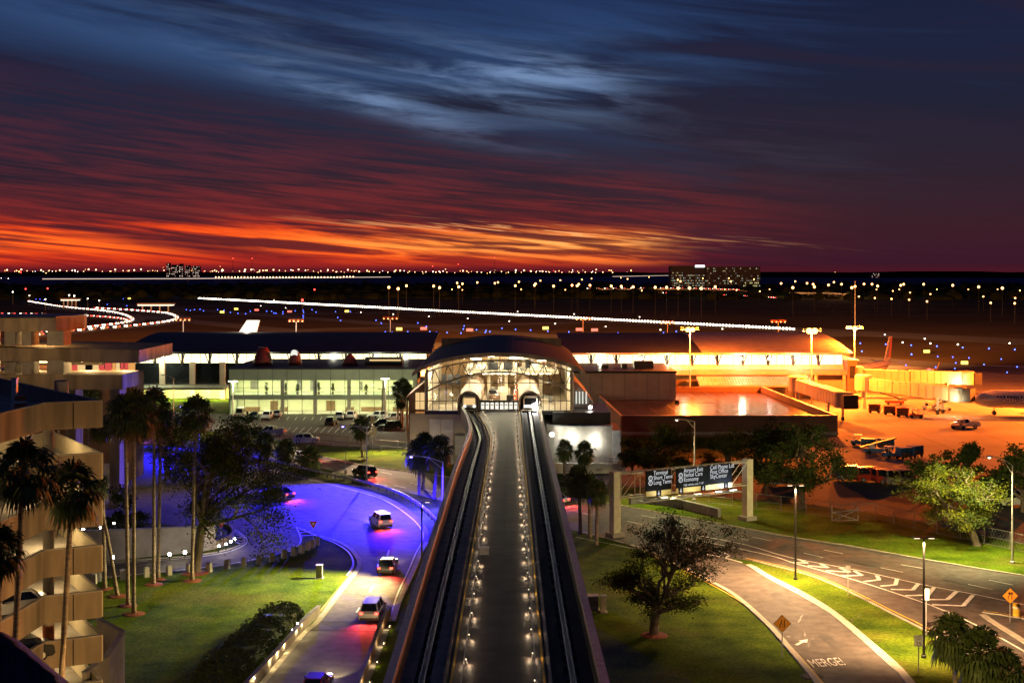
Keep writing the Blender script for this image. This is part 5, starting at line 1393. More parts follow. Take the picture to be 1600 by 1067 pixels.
# far dark woodland strip beyond the airfield
mb = MB(); rnd = random.Random(9)
for row in range(8):
    Y = 1500 + row * 185
    x = -1100
    while x < 1100:
        h = rnd.uniform(3, 9) * (1.3 if rnd.random() < .12 else 1); w_ = rnd.uniform(10, 26)
        yy = Y + rnd.uniform(-70, 70)
        mb.lathe((x, yy, 0), [(w_ * .5, 0), (w_ * .55, h * .4), (w_ * .38, h * .8), (w_ * .12, h)], 7)
        x += w_ * rnd.uniform(.5, 1.0)
tag(mb.build('far_woodland', M_wood, None, False), 'dark belt of far woods between the airfield and the bay', 'woods', None, 'stuff')
# ------------------------------------------------------------------ vehicles
PAINT = {k: mat(k + '_car_paint', c, .25, .2, var=.05, scale=1, spec=.6) for k, c in dict(white=(.70, .70, .68), silver=(.42, .43, .44), black=(.015, .015, .017), dark_green=(.03, .06, .05), grey=(.16, .16, .17), beige=(.5, .45, .35), red=(.35, .03, .02), navy=(.03, .05, .13)).items()}
CARS = {}
def car_parts(kind, lit):
    """meshes of one car pointing along +X, wheels on z = 0: list of (name, mesh, material key, sub-parts)"""
    H = {'sedan': (4.7, 1.8, .92, 1.45), 'suv': (4.7, 1.9, 1.05, 1.75), 'pickup': (5.7, 1.95, 1.08, 1.82), 'van': (5.4, 2.0, 1.15, 2.2)}[kind]
    L, W, hb, ht = H; x0, x1 = -L / 2, L / 2
    out = []
    # lower body: side profile with bonnet, shoulder and boot, pulled in towards the ends
    if kind == 'sedan': prof = [(x0, .35), (x0 + .05, .78), (x0 + .2, hb), (x0 + .9, hb + .04), (x1 - 1.4, hb), (x1 - .35, hb - .12), (x1 - .04, .66), (x1, .35), (x1 - .2, .2), (x0 + .2, .2)]
    elif kind == 'pickup': prof = [(x0, .5), (x0 + .03, hb + .02), (x0 + 1.9, hb + .02), (x0 + 1.92, hb + .05), (x1 - 1.3, hb + .05), (x1 - .2, hb - .06), (x1, .7), (x1, .45), (x1 - .2, .3), (x0 + .2, .34)]
    elif kind == 'van': prof = [(x0, .4), (x0 + .02, hb), (x1 - .9, hb), (x1 - .15, hb - .2), (x1, .75), (x1, .38), (x1 - .2, .25), (x0 + .2, .25)]
    else: prof = [(x0, .42), (x0 + .03, .9), (x0 + .12, hb), (x1 - 1.25, hb), (x1 - .25, hb - .1), (x1, .75), (x1, .42), (x1 - .2, .26), (x0 + .2, .26)]
    mb = MB(); n = len(prof)
    secs = [(-W / 2, .93), (-W / 2 + .12, 1.0), (W / 2 - .12, 1.0), (W / 2, .93)]
    rings = []
    for y, k in secs:
        rings.append([(x * (1 - (1 - k) * .35), y, .55 + (z - .55) * k) for x, z in prof])
    vs = [p for r in rings for p in r]; fs = [tuple(range(n)), tuple(range(4 * n - 1, 3 * n - 1, -1))]
    for j in range(3):
        for i in range(n): fs.append((j * n + i, (j + 1) * n + i, (j + 1) * n + (i + 1) % n, j * n + (i + 1) % n))
    mb.add(vs, fs)
    # cabin roof and pillars
    if kind == 'sedan': cb = [(x0 + .55, hb), (x0 + 1.25, ht), (x0 + 2.75, ht), (x1 - 1.25, hb)]
    elif kind == 'pickup': cb = [(x0 + 2.0, hb), (x0 + 2.2, ht), (x0 + 3.5, ht), (x1 - 1.25, hb)]
    elif kind == 'van': cb = [(x0 + .02, hb), (x0 + .15, ht), (x1 - 1.7, ht), (x1 - .85, hb)]
    else: cb = [(x0 + .1, hb), (x0 + .45, ht), (x0 + 3.0, ht), (x1 - 1.15, hb)]
    tw = W / 2 - .28; bw = W / 2 - .1
    def cab(mb, s, z0=0.0):
        pts = []
        for y_ in (-1, 1):
            for (x, z) in cb:
                yy = (bw if z == hb else tw) * y_
                pts.append((x, yy, z))
        mb.add(pts, [(0, 1, 2, 3), (7, 6, 5, 4), (0, 4, 5, 1), (1, 5, 6, 2), (2, 6, 7, 3), (3, 7, 4, 0)])
    cab(mb, 1)
    if kind == 'pickup':   # open bed: rim walls
        mb.b2(x0 + .05, x0 + 1.9, -W / 2 + .02, -W / 2 + .14, hb, hb + .2); mb.b2(x0 + .05, x0 + 1.9, W / 2 - .14, W / 2 - .02, hb, hb + .2); mb.b2(x0 + .03, x0 + .12, -W / 2 + .14, W / 2 - .14, hb, hb + .2)
    out.append(('body', mb.mesh('car_body', PAINT['white'], smooth=False), 'paint', []))
    # glass panels a touch proud of the cabin
    gm = MB(); e = .012
    def quad(a, b, c, d, nrm, s=.86):
        cx = (Vector(a) + Vector(b) + Vector(c) + Vector(d)) / 4; nrm = Vector(nrm).normalized() * e
        gm.face([cx + (Vector(p) - cx) * s + nrm for p in (a, b, c, d)])
    (ax, az), (bx, bz), (cx_, cz), (dx_, dz) = cb
    quad((dx_, -bw, dz), (dx_, bw, dz), (cx_, tw, cz), (cx_, -tw, cz), (1, 0, 1)); quad((ax, bw, az), (ax, -bw, az), (bx, -tw, bz), (bx, tw, bz), (-1, 0, .6))
    for y_ in (-1, 1):
        mid = (bx + cx_) / 2; ml = (ax + dx_) / 2 + .1
        for (p, q, r_, s_) in (((ax + .25, az), (ml - .05, az), (mid - .05, bz), (bx + .05, bz)), ((ml + .05, az), (dx_ - .15, dz), (cx_ - .02, cz), (mid + .05, cz))):
            quad((p[0], bw * y_, p[1]), (q[0], bw * y_, q[1]), (r_[0], tw * y_, r_[1]), (s_[0], tw * y_, s_[1]), (0, y_, .3), .88)
    out.append(('window', gm.mesh('car_window', M_carglass), None, []))
    wr = .34 if kind == 'sedan' else .38
    for x in (x0 + L * .18, x1 - L * .18):
        for y_ in (-1, 1):
            wm = MB(); wm.tube([(x, y_ * (W / 2 - .20), wr), (x, y_ * (W / 2 + .02), wr)], wr, 16)
            rm = MB(); rm.tube([(x, y_ * (W / 2 + .0), wr), (x, y_ * (W / 2 + .035), wr)], wr * .6, 10)
            out.append(('wheel', wm.mesh('wheel', M_rubber), None, [('rim', rm.mesh('rim', M_rim))]))
    for y_ in (-1, 1):
        hm = MB(); hm.box((x1 - .03, y_ * (W / 2 - .32), .68 if kind == 'sedan' else .78), (.12, .36, .16)); out.append(('headlight', hm.mesh('headlight', E_head if lit else M_galv), None, []))
        tm = MB(); tm.box((x0 + .03, y_ * (W / 2 - .25), .80 if kind == 'sedan' else .92), (.1, .30, .17)); out.append(('tail_light', tm.mesh('tail_light', E_tail if lit else M_red), None, []))
        mm = MB(); mm.box((x1 - L * .36, y_ * (W / 2 + .07), hb + .06), (.16, .18, .13)); out.append(('mirror', mm.mesh('mirror', M_dark), None, []))
    for bx_ in (x0, x1):
        bm_ = MB(); bm_.box((bx_, 0, .43), (.1, W * .86, .2)); out.append(('bumper', bm_.mesh('bumper', M_dark), None, []))
    return out
CARN = 0
def car(kind, paint, label, loc, heading, lit=False, group=None, scale=1.0):
    key = (kind, lit)
    if key not in CARS: CARS[key] = car_parts(kind, lit)
    t = thing('parked_car' if not lit else 'car', label, {'pickup': 'pickup truck', 'van': 'van', 'suv': 'car', 'sedan': 'car'}[kind], loc, heading, group)
    if scale != 1.0: t.scale = (scale,) * 3
    for nm, me, mk, subs in CARS[key]:
        if mk == 'paint':
            k2 = (key, paint)
            if k2 not in CARS: m2 = me.copy(); m2.materials[0] = PAINT[paint]; CARS[k2] = m2
            me = CARS[k2]
        o = bpy.data.objects.new(nm, me); COL.objects.link(o); o.parent = t
        for sn, sm in subs:
            s = bpy.data.objects.new(sn, sm); COL.objects.link(s); s.parent = o
    if lit:
        L = 2.5
        for y_ in (-.6, .6):
            d = bpy.data.lights.new('headlight_beam', 'SPOT'); d.energy = 900; d.color = (1, .74, .32); d.spot_size = R(62); d.spot_blend = .8; d.shadow_soft_size = .08
            o = bpy.data.objects.new('headlight_beam', d); COL.objects.link(o); o.parent = t; o.location = (L, y_, .72); o.rotation_euler = aim((0, 0, 0), (6, y_ * .3, -.9))
            d = bpy.data.lights.new('tail_glow', 'SPOT'); d.energy = 1100; d.color = (1, .06, .05); d.spot_size = R(115); d.spot_blend = .8; d.shadow_soft_size = .08
            o = bpy.data.objects.new('tail_glow', d); COL.objects.link(o); o.parent = t; o.location = (-L, y_, .82); o.rotation_euler = aim((0, 0, 0), (-2, 0, -2.0))
    return t
def pcar(kind, paint, label, px, py, hd, lit=False, z=.05, group=None):
    p = G(px, py); p.z = z; return car(kind, paint, label, p, R(hd), lit, group)
pcar('van', 'beige', 'beige van by the ramp building, left end of the lot', 376, 652, 95)
pcar('sedan', 'dark_green', 'dark green sedan parked left of the white one near the hall', 397, 654, -85)
pcar('suv', 'white', 'white car parked nose out before the hall\'s first column', 417, 655, -88)
pcar('sedan', 'silver', 'low pale sedan parked beneath the hall, right of the white car', 434, 651, 92)
pcar('suv', 'silver', 'silver car parked facing the hall right of its middle', 531, 655, 92)
pcar('suv', 'white', 'white car parked close to the hall\'s right half', 549, 654, 90)
pcar('suv', 'black', 'black car standing in the lane of the lot with its tail to the camera', 518, 664, 85)
pcar('pickup', 'silver', 'silver pickup parked under the trees at the lot\'s near edge', 424, 680, 170)
pcar('suv', 'silver', 'silver car parked side on at the near fence of the lot', 479, 692, 4)
for i, (x, y, k, c) in enumerate(((580, 660, 'sedan', 'grey'), (590, 655, 'suv', 'white'), (598, 668, 'pickup', 'black'), (610, 671, 'suv', 'dark_green'), (615, 658, 'suv', 'silver'))):
    pcar(k, c, ('grey sedan at the left of the dark group of cars by the palm clump', 'white car behind the dark group of cars by the palm clump', 'black pickup in the dark group of cars by the palm clump', 'dark green car next to the trunks of the palm clump', 'silver car in the back row near the palm clump')[i], x, y, 175 + 6 * i)
# cars in the garage
car('sedan', 'white', 'white sedan parked on an upper garage deck, nose to the left', (-31.5, 80.6, 10.45 + .02), R(212))
car('sedan', 'black', 'black sedan parked on the lowest visible garage deck', (-31.2, 80.2, 7.6 + .02), R(212))
# moving cars with their lamps on
RP = gl([(150, 752), (280, 757), (340, 762), (455, 780), (525, 793), (575, 812), (612, 838), (622, 866), (610, 895), (585, 945), (545, 1010), (510, 1067), (480, 1115)], .05, 8)
RPn = resample(RP, 200)
def on_path(t, off=0.0):
    i = min(198, int(t * 199)); d = (RPn[i + 1] - RPn[i]).normalized(); n = Vector((-d.y, d.x, 0))
    p = RPn[i] + n * off; return Vector((p.x, p.y, .08)), math.atan2(d.y, d.x)
for tt, off, k, c, lab in ((.965, -.3, 'sedan', 'red', 'red sedan with glowing tail lights on the ramp bridge'), (.80, .5, 'suv', 'silver', 'silver car with lit lamps before the ramp bend'),
        (.66, -.4, 'sedan', 'black', 'black sedan with lit lamps in the middle of the blue lit bend'), (.47, .3, 'suv', 'white', 'white car with lit lamps at the far side of the blue bend'), (.27, -.3, 'sedan', 'grey', 'grey sedan with lit lamps half hidden by the big oak')):
    p, a = on_path(tt, off); car(k, c, lab, p, a + PI, True)
MR = gl([(380, 712), (505, 724), (600, 745), (700, 766), (872, 795), (1010, 818), (1100, 832), (1240, 858), (1325, 874), (1425, 893), (1560, 925), (1650, 945)], .05, 8)
MRn = resample(MR, 200)
for tt, off, k, c, lab in ((.08, 1, 'sedan', 'silver', 'silver sedan with lit lamps on the main road by the short palms'), (.24, -2, 'suv', 'black', 'black car with lit lamps on the main road below the station'), (.50, 2.5, 'sedan', 'white', 'white sedan with lit lamps right of the guideway on the main road')):
    i = int(tt * 199); d = (MRn[i + 1] - MRn[i]).normalized(); p = MRn[i] + Vector((-d.y, d.x, 0)) * off; p.z = .07
    car(k, c, lab, p, math.atan2(d.y, d.x) + PI, True)
# far motorway loops: one mesh per car, lamps on
M_farcar = mat('far_car_paint', (.12, .12, .12), .4, var=.1)
def far_car_mesh(lens):
    mb = MB(); mb.box((0, 0, .55), (4.4, 1.8, .7)); mb.box((-.2, 0, 1.15), (2.4, 1.6, .55), 0, .8, .85); mb.cur = 1
    s = 1
    for y_ in (-.6, .6): mb.ball((2.3, y_, .8), .42, 6, 4)
    mb.cur = 2
    for y_ in (-.6, .6): mb.ball((-2.25, y_, .9), .36, 6, 4)
    return mb.mesh('far_car', [M_farcar, E_headf, E_tailf])
FARC = far_car_mesh(0)
def far_queue(pix, gap, label, group, rev=False, zc=.15):
    pts = gl(pix, 0, 8)
    if rev: pts = pts[::-1]
    n = max(2, int(pathlen(pts) / gap)); r = resample(pts, n)
    for i in range(n - 1):
        d = r[i + 1] - r[i]; o = bpy.data.objects.new('car', FARC); COL.objects.link(o); o.location = (r[i].x, r[i].y, zc); o.rotation_euler = (0, 0, math.atan2(d.y, d.x))
        tag(o, label, 'car', group)
hwW = [(-40, 492), (40, 492.5), (100, 494), (160, 497), (192, 500.5), (203, 504)]
hwW2 = [(45, 472), (100, 481), (150, 486), (185, 491), (203, 497), (206, 502), (190, 507), (150, 512), (95, 519), (40, 524)]
hwR = [(150, 483), (200, 486), (240, 489), (265, 492), (276, 497), (272, 502), (245, 507), (200, 512), (130, 518), (60, 526), (0, 532)]
for nm, pp, w_ in (('motorway_road', hwW, 14), ('motorway_loop_road', hwW2, 16), ('motorway_slip_road', hwR, 18)):
    mb = MB(); ribbon(mb, gl(pp, 0, 6), w_, .12 if nm == 'motorway_road' else (.18 if 'loop' in nm else .24)); struct(nm, mb, M_asph)
far_queue(hwW, 9, 'car with lit headlights in the line crossing the far left motorway', 'cars on the far straight motorway', True, .3)
far_queue(hwW2, 11, 'car with lit headlights rounding the far left motorway bend', 'cars rounding the far motorway bend', False, .3)
far_queue(hwR, 12, 'car showing red tail lights on the outer far left motorway bend', 'cars on the outer motorway bend', False, .35)

# ------------------------------------------------------------------ aircraft
M_alu = mat('pale_aircraft_skin', (.62, .60, .58), .35, .3, var=.06, scale=.3)
def airplane(label, tailcol, striped=False, name_text=None):
    """airliner along +X (nose at +X), wheels on z = 0, origin under the wing"""
    t = thing('airplane', label, 'airplane', (0, 0, 0))
    r = 1.95; zc = 3.6; L0, L1 = -19, 18.5
    mb = MB(); pts = []; rad = []
    for x, k, dz in ((L0 - .6, .08, 1.1), (L0 + 1, .22, 1.0), (L0 + 4, .5, .75), (L0 + 8, .8, .35), (L0 + 12, 1, 0), (-2, 1, 0), (8, 1, 0), (14.0, 1, 0), (15.6, .93, -.06), (17.0, .74, -.2), (18.0, .47, -.4), (18.5, .22, -.52), (18.62, .05, -.55)):
        pts.append((x, 0, zc + dz)); rad.append(r * k)
    mb.tube(pts, rad, 22); mb.build('fuselage', M_alu, t, True, local=True)
    for s in (-1, 1):
        mb = MB(); z = zc - 1.2
        ch = [(3.0, 1.6 * s, z, 6.8, .75), (-.5, 6.5 * s, z + .45, 3.8, .42), (-5.0, 17 * s, z + 1.5, 1.5, .18), (-6.2, 17.5 * s, z + 3.6, .7, .06)]
        vs = []
        for x, y, zz, c, h in ch: vs += [(x, y, zz), (x - c * .35, y, zz + h), (x - c, y, zz), (x - c * .35, y, zz - h * .5)]
        fs = [(3, 2, 1, 0), (12, 13, 14, 15)]
        for i in range(3):
            for k in range(4): fs.append((i * 4 + k, i * 4 + (k + 1) % 4, i * 4 + 4 + (k + 1) % 4, i * 4 + 4 + k))
        mb.add(vs, fs); mb.build('wing', M_alu, t, local=True)
        mb = MB(); mb.tube([(4.6, 5.4 * s, zc - 2.05), (4.2, 5.4 * s, zc - 2.05), (2.6, 5.4 * s, zc - 2.05), (.6, 5.4 * s, zc - 2.0), (-.2, 5.4 * s, zc - 1.95)], [.84, .98, 1.02, .75, .5], 16)
        e_ = mb.build('engine', M_alu, t, True, local=True)
        mb = MB(); mb.tube([(4.64, 5.4 * s, zc - 2.05), (4.5, 5.4 * s, zc - 2.05)], [.78, .78], 16); mb.build('intake', M_dark, e_, local=True)
        mb = MB(); mb.add([(L0 + 4.2, .6 * s, zc + .9), (L0 + .6, .6 * s, zc + .95), (L0 - 1.6, 6.6 * s, zc + 1.5), (L0 - .2, 6.6 * s, zc + 1.5), (L0 + 2.6, .6 * s, zc + 1.15), (L0 - .8, 6.6 * s, zc + 1.58)], [(0, 1, 2, 3), (0, 3, 5, 4), (1, 4, 5, 2), (0, 4, 1), (2, 5, 3)]); mb.build('stabilizer', M_alu, t, local=True)
    zt = zc + 1.4
    fin = [(L0 + 8.5, zt + .1), (L0 + 5.2, zt + 1.2), (L0 + .8, zt + 7.3), (L0 - 2.0, zt + 7.3), (L0 - .2, zt + .6)]
    mb = MB(); mb.prism_y(fin, -.16, .16); f_ = mb.build('tail_fin', M_alu, t, local=True)
    if striped:
        for i in range(11):   # flag bars, red and blue
            a = i / 11; b = a + .055
            def at(q, w): return (L0 + 5.0 + (L0 + .7 - L0 - 5.0) * q - w * 0, zt + 1.3 + 5.9 * q)
            for half, mcol in ((0, tailcol[0]), (1, tailcol[1])):
                xa0, za = at(a, 0); xb0, zb_ = at(b, 0); ra = L0 - .2 - 1.7 * a; rb = L0 - .2 - 1.7 * b
                ma, mb2 = (xa0 * .5 + ra * .5), (xb0 * .5 + rb * .5)
                q = [(xa0, za), (xb0, zb_), (mb2, zb_), (ma, za)] if half == 0 else [(ma, za), (mb2, zb_), (rb, zb_), (ra, za)]
                m_ = MB(); m_.prism_y(q, -.18, .18); m_.build('flag_bar', mcol, f_, local=True)
    else:
        m_ = MB(); m_.prism_y([(L0 + 5.1, zt + 1.25), (L0 + 3.1, zt + 4.0), (L0 - .9, zt + 3.2), (L0 - .25, zt + .65), (L0 + 1.5, zt + .5)], -.18, .18); m_.build('tail_emblem', tailcol[0], f_, local=True)
        m_ = MB(); m_.prism_y([(L0 + 2.9, zt + 4.3), (L0 + .75, zt + 7.2), (L0 - .4, zt + 7.2), (L0 - .9, zt + 3.6)], -.175, .175); m_.build('tail_stripe', tailcol[1], f_, local=True)
    for s in (-1, 1):
        mb = MB()
        for i in range(34):
            x = L0 + 9 + i * .72
            mb.face([(x, s * (r * .985), zc + .42), (x + .28, s * (r * .985), zc + .42), (x + .28, s * (r * .925), zc + .82), (x, s * (r * .925), zc + .82)])
        mb.build('cabin_window', M_carglass, t, local=True)
        m2 = MB(); m2.face([(16.2, s * 1.35, zc + .62), (17.15, s * .72, zc + .5), (16.75, s * .72, zc + .95), (16.0, s * 1.1, zc + 1.05)]); m2.build('cockpit_window', M_carglass, t, local=True)
    for x, ys in ((14.2, (0,)), (-1.5, (-2.9, 2.9))):
        for y in ys:
            mb = MB(); mb.tube([(x, y, .4), (x, y, 2.2)], .11, 6)
            for k in (-.25, .25): mb.tube([(x, y + k - .12, .48), (x, y + k + .12, .48)], .48, 12)
            mb.build('landing_gear', M_rubber, t, local=True)
    return t
M_blue = mat('flag_blue', (.03, .08, .32), .5, var=.1); M_fred = mat('flag_red', (.5, .03, .04), .5, var=.1); M_lgrey = mat('tail_grey_blue', (.25, .32, .45), .5, var=.1)
a1 = airplane('grey airliner parked behind the concourse, only its white tail showing', (M_fred, M_lgrey))
a1.location = P(376, 700, 372); a1.location.z = .12; a1.rotation_euler = (0, 0, R(205)); 
# place so that the fin stands at the photo's tail
def put_tail(t, px, Y, rz, z=.12, x_tail=-18.6):
    X_ = (px - 800) * Y / FP
    t.location = (X_ - x_tail * math.cos(rz), Y - x_tail * math.sin(rz), z); t.rotation_euler = (0, 0, rz)
a1.scale = (1.42,) * 3
put_tail(a1, 389, 378, R(168), x_tail=-18.6 * 1.42)
a2 = airplane('airliner with a striped flag tail parked beyond the jet bridges', (M_blue, M_fred), True)
put_tail(a2, 1390, 385, R(238))
a3 = airplane('large airliner at the apron\'s right edge with its nose at the jet bridge', (M_blue, M_fred), True)
nose = P(1522, 632, 285)
a3.rotation_euler = (0, 0, R(174)); a3.location = (nose.x - 18.5 * math.cos(R(174)), nose.y - 18.5 * math.sin(R(174)), .12)
for s in (-1, 1):   # name on both sides of the nose
    tx = text_mesh('airline_name', 'American', 2.2, mat('fuselage_lettering', (.05, .06, .12), .5, var=.05), a3, (0, 0, 0), (0, 0, 0), 1, 'LEFT', .01)
    wv = max(v.co.x for v in tx.data.vertices)
    for v in tx.data.vertices:
        zz = v.co.y - .35; th = math.asin(max(-.95, min(.95, zz / 1.95)))
        yy = 1.97 * math.cos(th)
        xx = 13.3 - v.co.x * 8.2 / wv if s > 0 else 13.3 - 8.2 + v.co.x * 8.2 / wv
        v.co = Vector((xx, s * yy + s * v.co.z, 3.6 + zz))

# ------------------------------------------------------------------ jet bridges
M_jet = mat('cream_jet_bridge', (.52, .45, .33), .55, .1, var=.12, scale=.5)
def jet_bridge(label, p0, p1, z0, z1, cab=True, big=3.0):
    p0 = Vector(p0); p1 = Vector(p1)
    t = thing('jet_bridge', label, 'jet bridge', (p0.x, p0.y, 0))
    d = (p1 - p0); L = d.length; d.normalize(); n = Vector((-d.y, d.x, 0))
    def seg(a, b, w_, h_, name, m):
        mb = MB(); A = p0 + d * a * L; B = p0 + d * b * L; za = z0 + (z1 - z0) * a; zb = z0 + (z1 - z0) * b
        vs = []
        for Q, z in ((A, za), (B, zb)):
            for sy, sz in ((-1, 0), (1, 0), (1, 1), (-1, 1)): q = Q + n * w_ / 2 * sy; vs.append((q.x, q.y, z + sz * h_ - (h_ - 2.6) / 2))
        mb.add(vs, [(0, 1, 2, 3), (7, 6, 5, 4), (0, 4, 5, 1), (1, 5, 6, 2), (2, 6, 7, 3), (3, 7, 4, 0)])
        o = mb.build(name, m, t)
        mb = MB()
        for i in range(int(L * (b - a) / 1.6)):
            f = a + (b - a) * (i + .5) / int(L * (b - a) / 1.6); Q = p0 + d * f * L; z = z0 + (z1 - z0) * f
            for sy in (-1, 1):
                q = Q + n * (w_ / 2 + .03) * sy; mb.box((q.x, q.y, z + 1.3), (.1, .06, h_ - .1), math.atan2(d.y, d.x))
        mb.build('wall_rib', M_jet, o)
    mb = MB(); mb.lathe((p0.x, p0.y, z0 - .2), [(2.1, 0), (2.1, 3.2), (1.9, 3.5)], 18); mb.build('rotunda', M_jet, t)
    mb = MB(); mb.tube([(p0.x, p0.y, 0), (p0.x, p0.y, z0 - .2)], .55, 12); mb.build('column', M_jet, t)
    seg(.05, .52, 2.4, 2.7, 'tunnel', M_jet); seg(.48, .95, 2.8, 3.1, 'outer_tunnel', M_jet)
    e = p0 + d * L * .97; mb = MB(); mb.lathe((e.x, e.y, z1 - .2), [(2.1, 0), (2.1, 3.0), (1.8, 3.3)], 14); mb.build('cab', M_conc_grey, t)
    c = e + d * 2.6; mb = MB(); mb.box((c.x, c.y, z1 + 1.3), (1.8, 3.2, 2.9), math.atan2(d.y, d.x)); mb.build('bellows', M_dark, t)
    s = p0 + d * L * .8; zs = z0 + (z1 - z0) * .8
    for k in (-1, 1):
        q = s + n * 1.6 * k; mb = MB(); mb.b2(q.x - .2, q.x + .2, q.y - .2, q.y + .2, .8, zs + .2); mb.build('lift_leg', M_jet, t)
        mb = MB(); mb.tube([(q.x - .25, q.y, .5), (q.x + .25, q.y, .5)], .5, 12); mb.build('wheel', M_rubber, t)
    mb = MB(); a = s - n * 1.9; mb.b2(a.x - .3, a.x + .3, s.y - 1.9, s.y + 1.9, .8, 1.15); mb.build('axle', M_dark, t)
    mb = MB(); mb.box((e.x - d.x * 2, e.y - d.y * 2 - 1.7, z1 + .6), (.35, .3, .25)); mb.build('work_lamp', E_whites, t)
    mb = MB()   # stair to the apron beside the cab
    q = e - d * 3 - n * 2.4
    for i in range(10): mb.box((q.x - d.x * i * .42, q.y - d.y * i * .42, z1 - .1 - i * z1 / 10), (.4, .9, .07), math.atan2(d.y, d.x))
    mb.build('stair', M_galv, t)
    light('POINT', (e.x - d.x * 2.5, e.y - 3.2, z1 + .3), 1500, (1, .82, .4), t, .2)
    return t
jet_bridge('short cream jet bridge by the brown building, ending in a grey rounded cab', P(1246, 612, 296), P(1322, 636, 268), 4.6, 3.6)
jet_bridge('long cream jet bridge reaching right, the nearer of two', P(1350, 606, 298), P(1500, 622, 284), 4.6, 3.4)
jet_bridge('long cream jet bridge reaching right behind the nearer one', P(1336, 592, 325), P(1515, 596, 322), 4.6, 3.8)

# ------------------------------------------------------------------ apron vehicles
def bag_cart(label, loc, rz, m, group=None):
    t = thing('baggage_cart', label, 'baggage cart', loc, rz, group)
    mb = MB(); mb.box((0, 0, .5), (2.6, 1.5, .14)); mb.build('bed', M_dark, t, local=True)
    mb = MB(); mb.box((0, 0, 1.95), (2.7, 1.6, .1)); mb.box((-1.25, 0, 1.23), (.08, 1.5, 1.34)); mb.box((1.25, 0, 1.23), (.08, 1.5, 1.34)); mb.box((0, .72, 1.23), (2.4, .05, 1.3)); mb.build('canopy', m, t, local=True)
    for x in (-.9, .9):
        for y in (-.65, .65): mb = MB(); mb.tube([(x, y - .09, .25), (x, y + .09, .25)], .25, 10); mb.build('wheel', M_rubber, t, local=True)
    mb = MB(); mb.box((-.5, -.2, .85), (.9, .8, .55)); mb.box((.5, -.1, .8), (.7, .9, .45)); mb.build('luggage', M_brownpanel, t, local=True)
    return t
def tug(label, loc, rz, m):
    t = thing('baggage_tug', label, 'tug', loc, rz)
    mb = MB(); mb.add([(-1.5, -.75, .35), (1.5, -.75, .35), (1.5, .75, .35), (-1.5, .75, .35), (-1.5, -.75, .95), (1.4, -.7, .85), (1.4, .7, .85), (-1.5, .75, .95)], [(3, 2, 1, 0), (4, 5, 6, 7), (0, 1, 5, 4), (1, 2, 6, 5), (2, 3, 7, 6), (3, 0, 4, 7)]); mb.build('body', m, t, local=True)
    mb = MB(); mb.box((-.3, 0, 1.95), (1.5, 1.4, .08))
    for x in (-1, .4):
        for y in (-.62, .62): mb.box((x, y, 1.43), (.06, .06, .96))
    mb.build('cab_frame', M_wpaint, t, local=True)
    mb = MB(); mb.box((-.5, 0, 1.0), (.5, 1.0, .25)); mb.box((-.75, 0, 1.3), (.12, 1.0, .5)); mb.build('seat', M_dark, t, local=True)
    for x in (-.95, .95):
        for y in (-.68, .68): mb = MB(); mb.tube([(x, y - .12, .33), (x, y + .12, .33)], .33, 12); mb.build('wheel', M_rubber, t, local=True)
    return t
def belt_loader(label, loc, rz, m):
    t = thing('belt_loader', label, 'belt loader', loc, rz)
    mb = MB(); mb.box((0, 0, .7), (4.4, 1.7, .6)); mb.build('body', m, t, local=True)
    mb = MB(); mb.add([(-2.8, -.5, 1.0), (-2.8, .5, 1.0), (3.4, .5, 2.7), (3.4, -.5, 2.7), (-2.8, -.5, 1.2), (-2.8, .5, 1.2), (3.4, .5, 2.9), (3.4, -.5, 2.9)], [(0, 1, 2, 3), (7, 6, 5, 4), (0, 4, 5, 1), (1, 5, 6, 2), (2, 6, 7, 3), (3, 7, 4, 0)]); mb.build('conveyor', M_dark, t, local=True)
    mb = MB(); mb.box((-.9, -.5, 1.35), (.9, .6, .7)); mb.build('cab', M_wpaint, t, local=True)
    for x in (-1.4, 1.4):
        for y in (-.8, .8): mb = MB(); mb.tube([(x, y - .12, .38), (x, y + .12, .38)], .38, 12); mb.build('wheel', M_rubber, t, local=True)
    return t
M_tugblue = mat('blue_equipment_paint', (.05, .14, .34), .45, var=.15, scale=2)
gz = lambda x, y: Vector((G(x, y).x, G(x, y).y, .13))
for i, (x, y) in enumerate(((1366, 646), (1390, 649), (1410, 652))):
    bag_cart(('orange lit baggage cart, leftmost of the row under the jet bridge', 'middle baggage cart of the row under the jet bridge', 'baggage cart coupled right behind the tug under the jet bridge')[i], gz(x, y), R(-8), M_redconc)
tug('baggage tug at the right end of the cart row under the jet bridge', gz(1431, 654), R(-8), M_redconc)
belt_loader('belt loader standing by the airliner\'s nose wheel', gz(1472, 643), R(20), M_wpaint)
belt_loader('red belt loader under the far jet bridge', gz(1398, 633), R(160), M_red)
tug('small tug with lamps parked under the long jet bridge', gz(1452, 641), R(30), M_wpaint)
pt = gz(1508, 669); car('pickup', 'white', 'white pickup truck parked alone on the orange apron', pt, R(172))
tug('low tug in front of the white pickup on the apron', gz(1497, 671), R(165), M_beige)
for i, (x, y, k) in enumerate(((1343, 697, 't'), (1357, 703, 'c'), (1369, 710, 'b'), (1384, 703, 'c'), (1393, 716, 't'), (1413, 718, 'c'), (1430, 715, 'c'))):
    lab = ('blue tug at the left end of the parked equipment on the apron edge', 'blue cart behind the leftmost blue tug', 'blue belt loader in the middle of the parked equipment', 'blue cart behind the blue belt loader', 'blue tug right of the blue belt loader', 'blue cart right of the second blue tug', 'blue cart at the right end of the parked equipment')[i]
    (tug if k == 't' else belt_loader if k == 'b' else bag_cart)(lab, gz(x, y), R(-20 + 9 * i), M_tugblue)
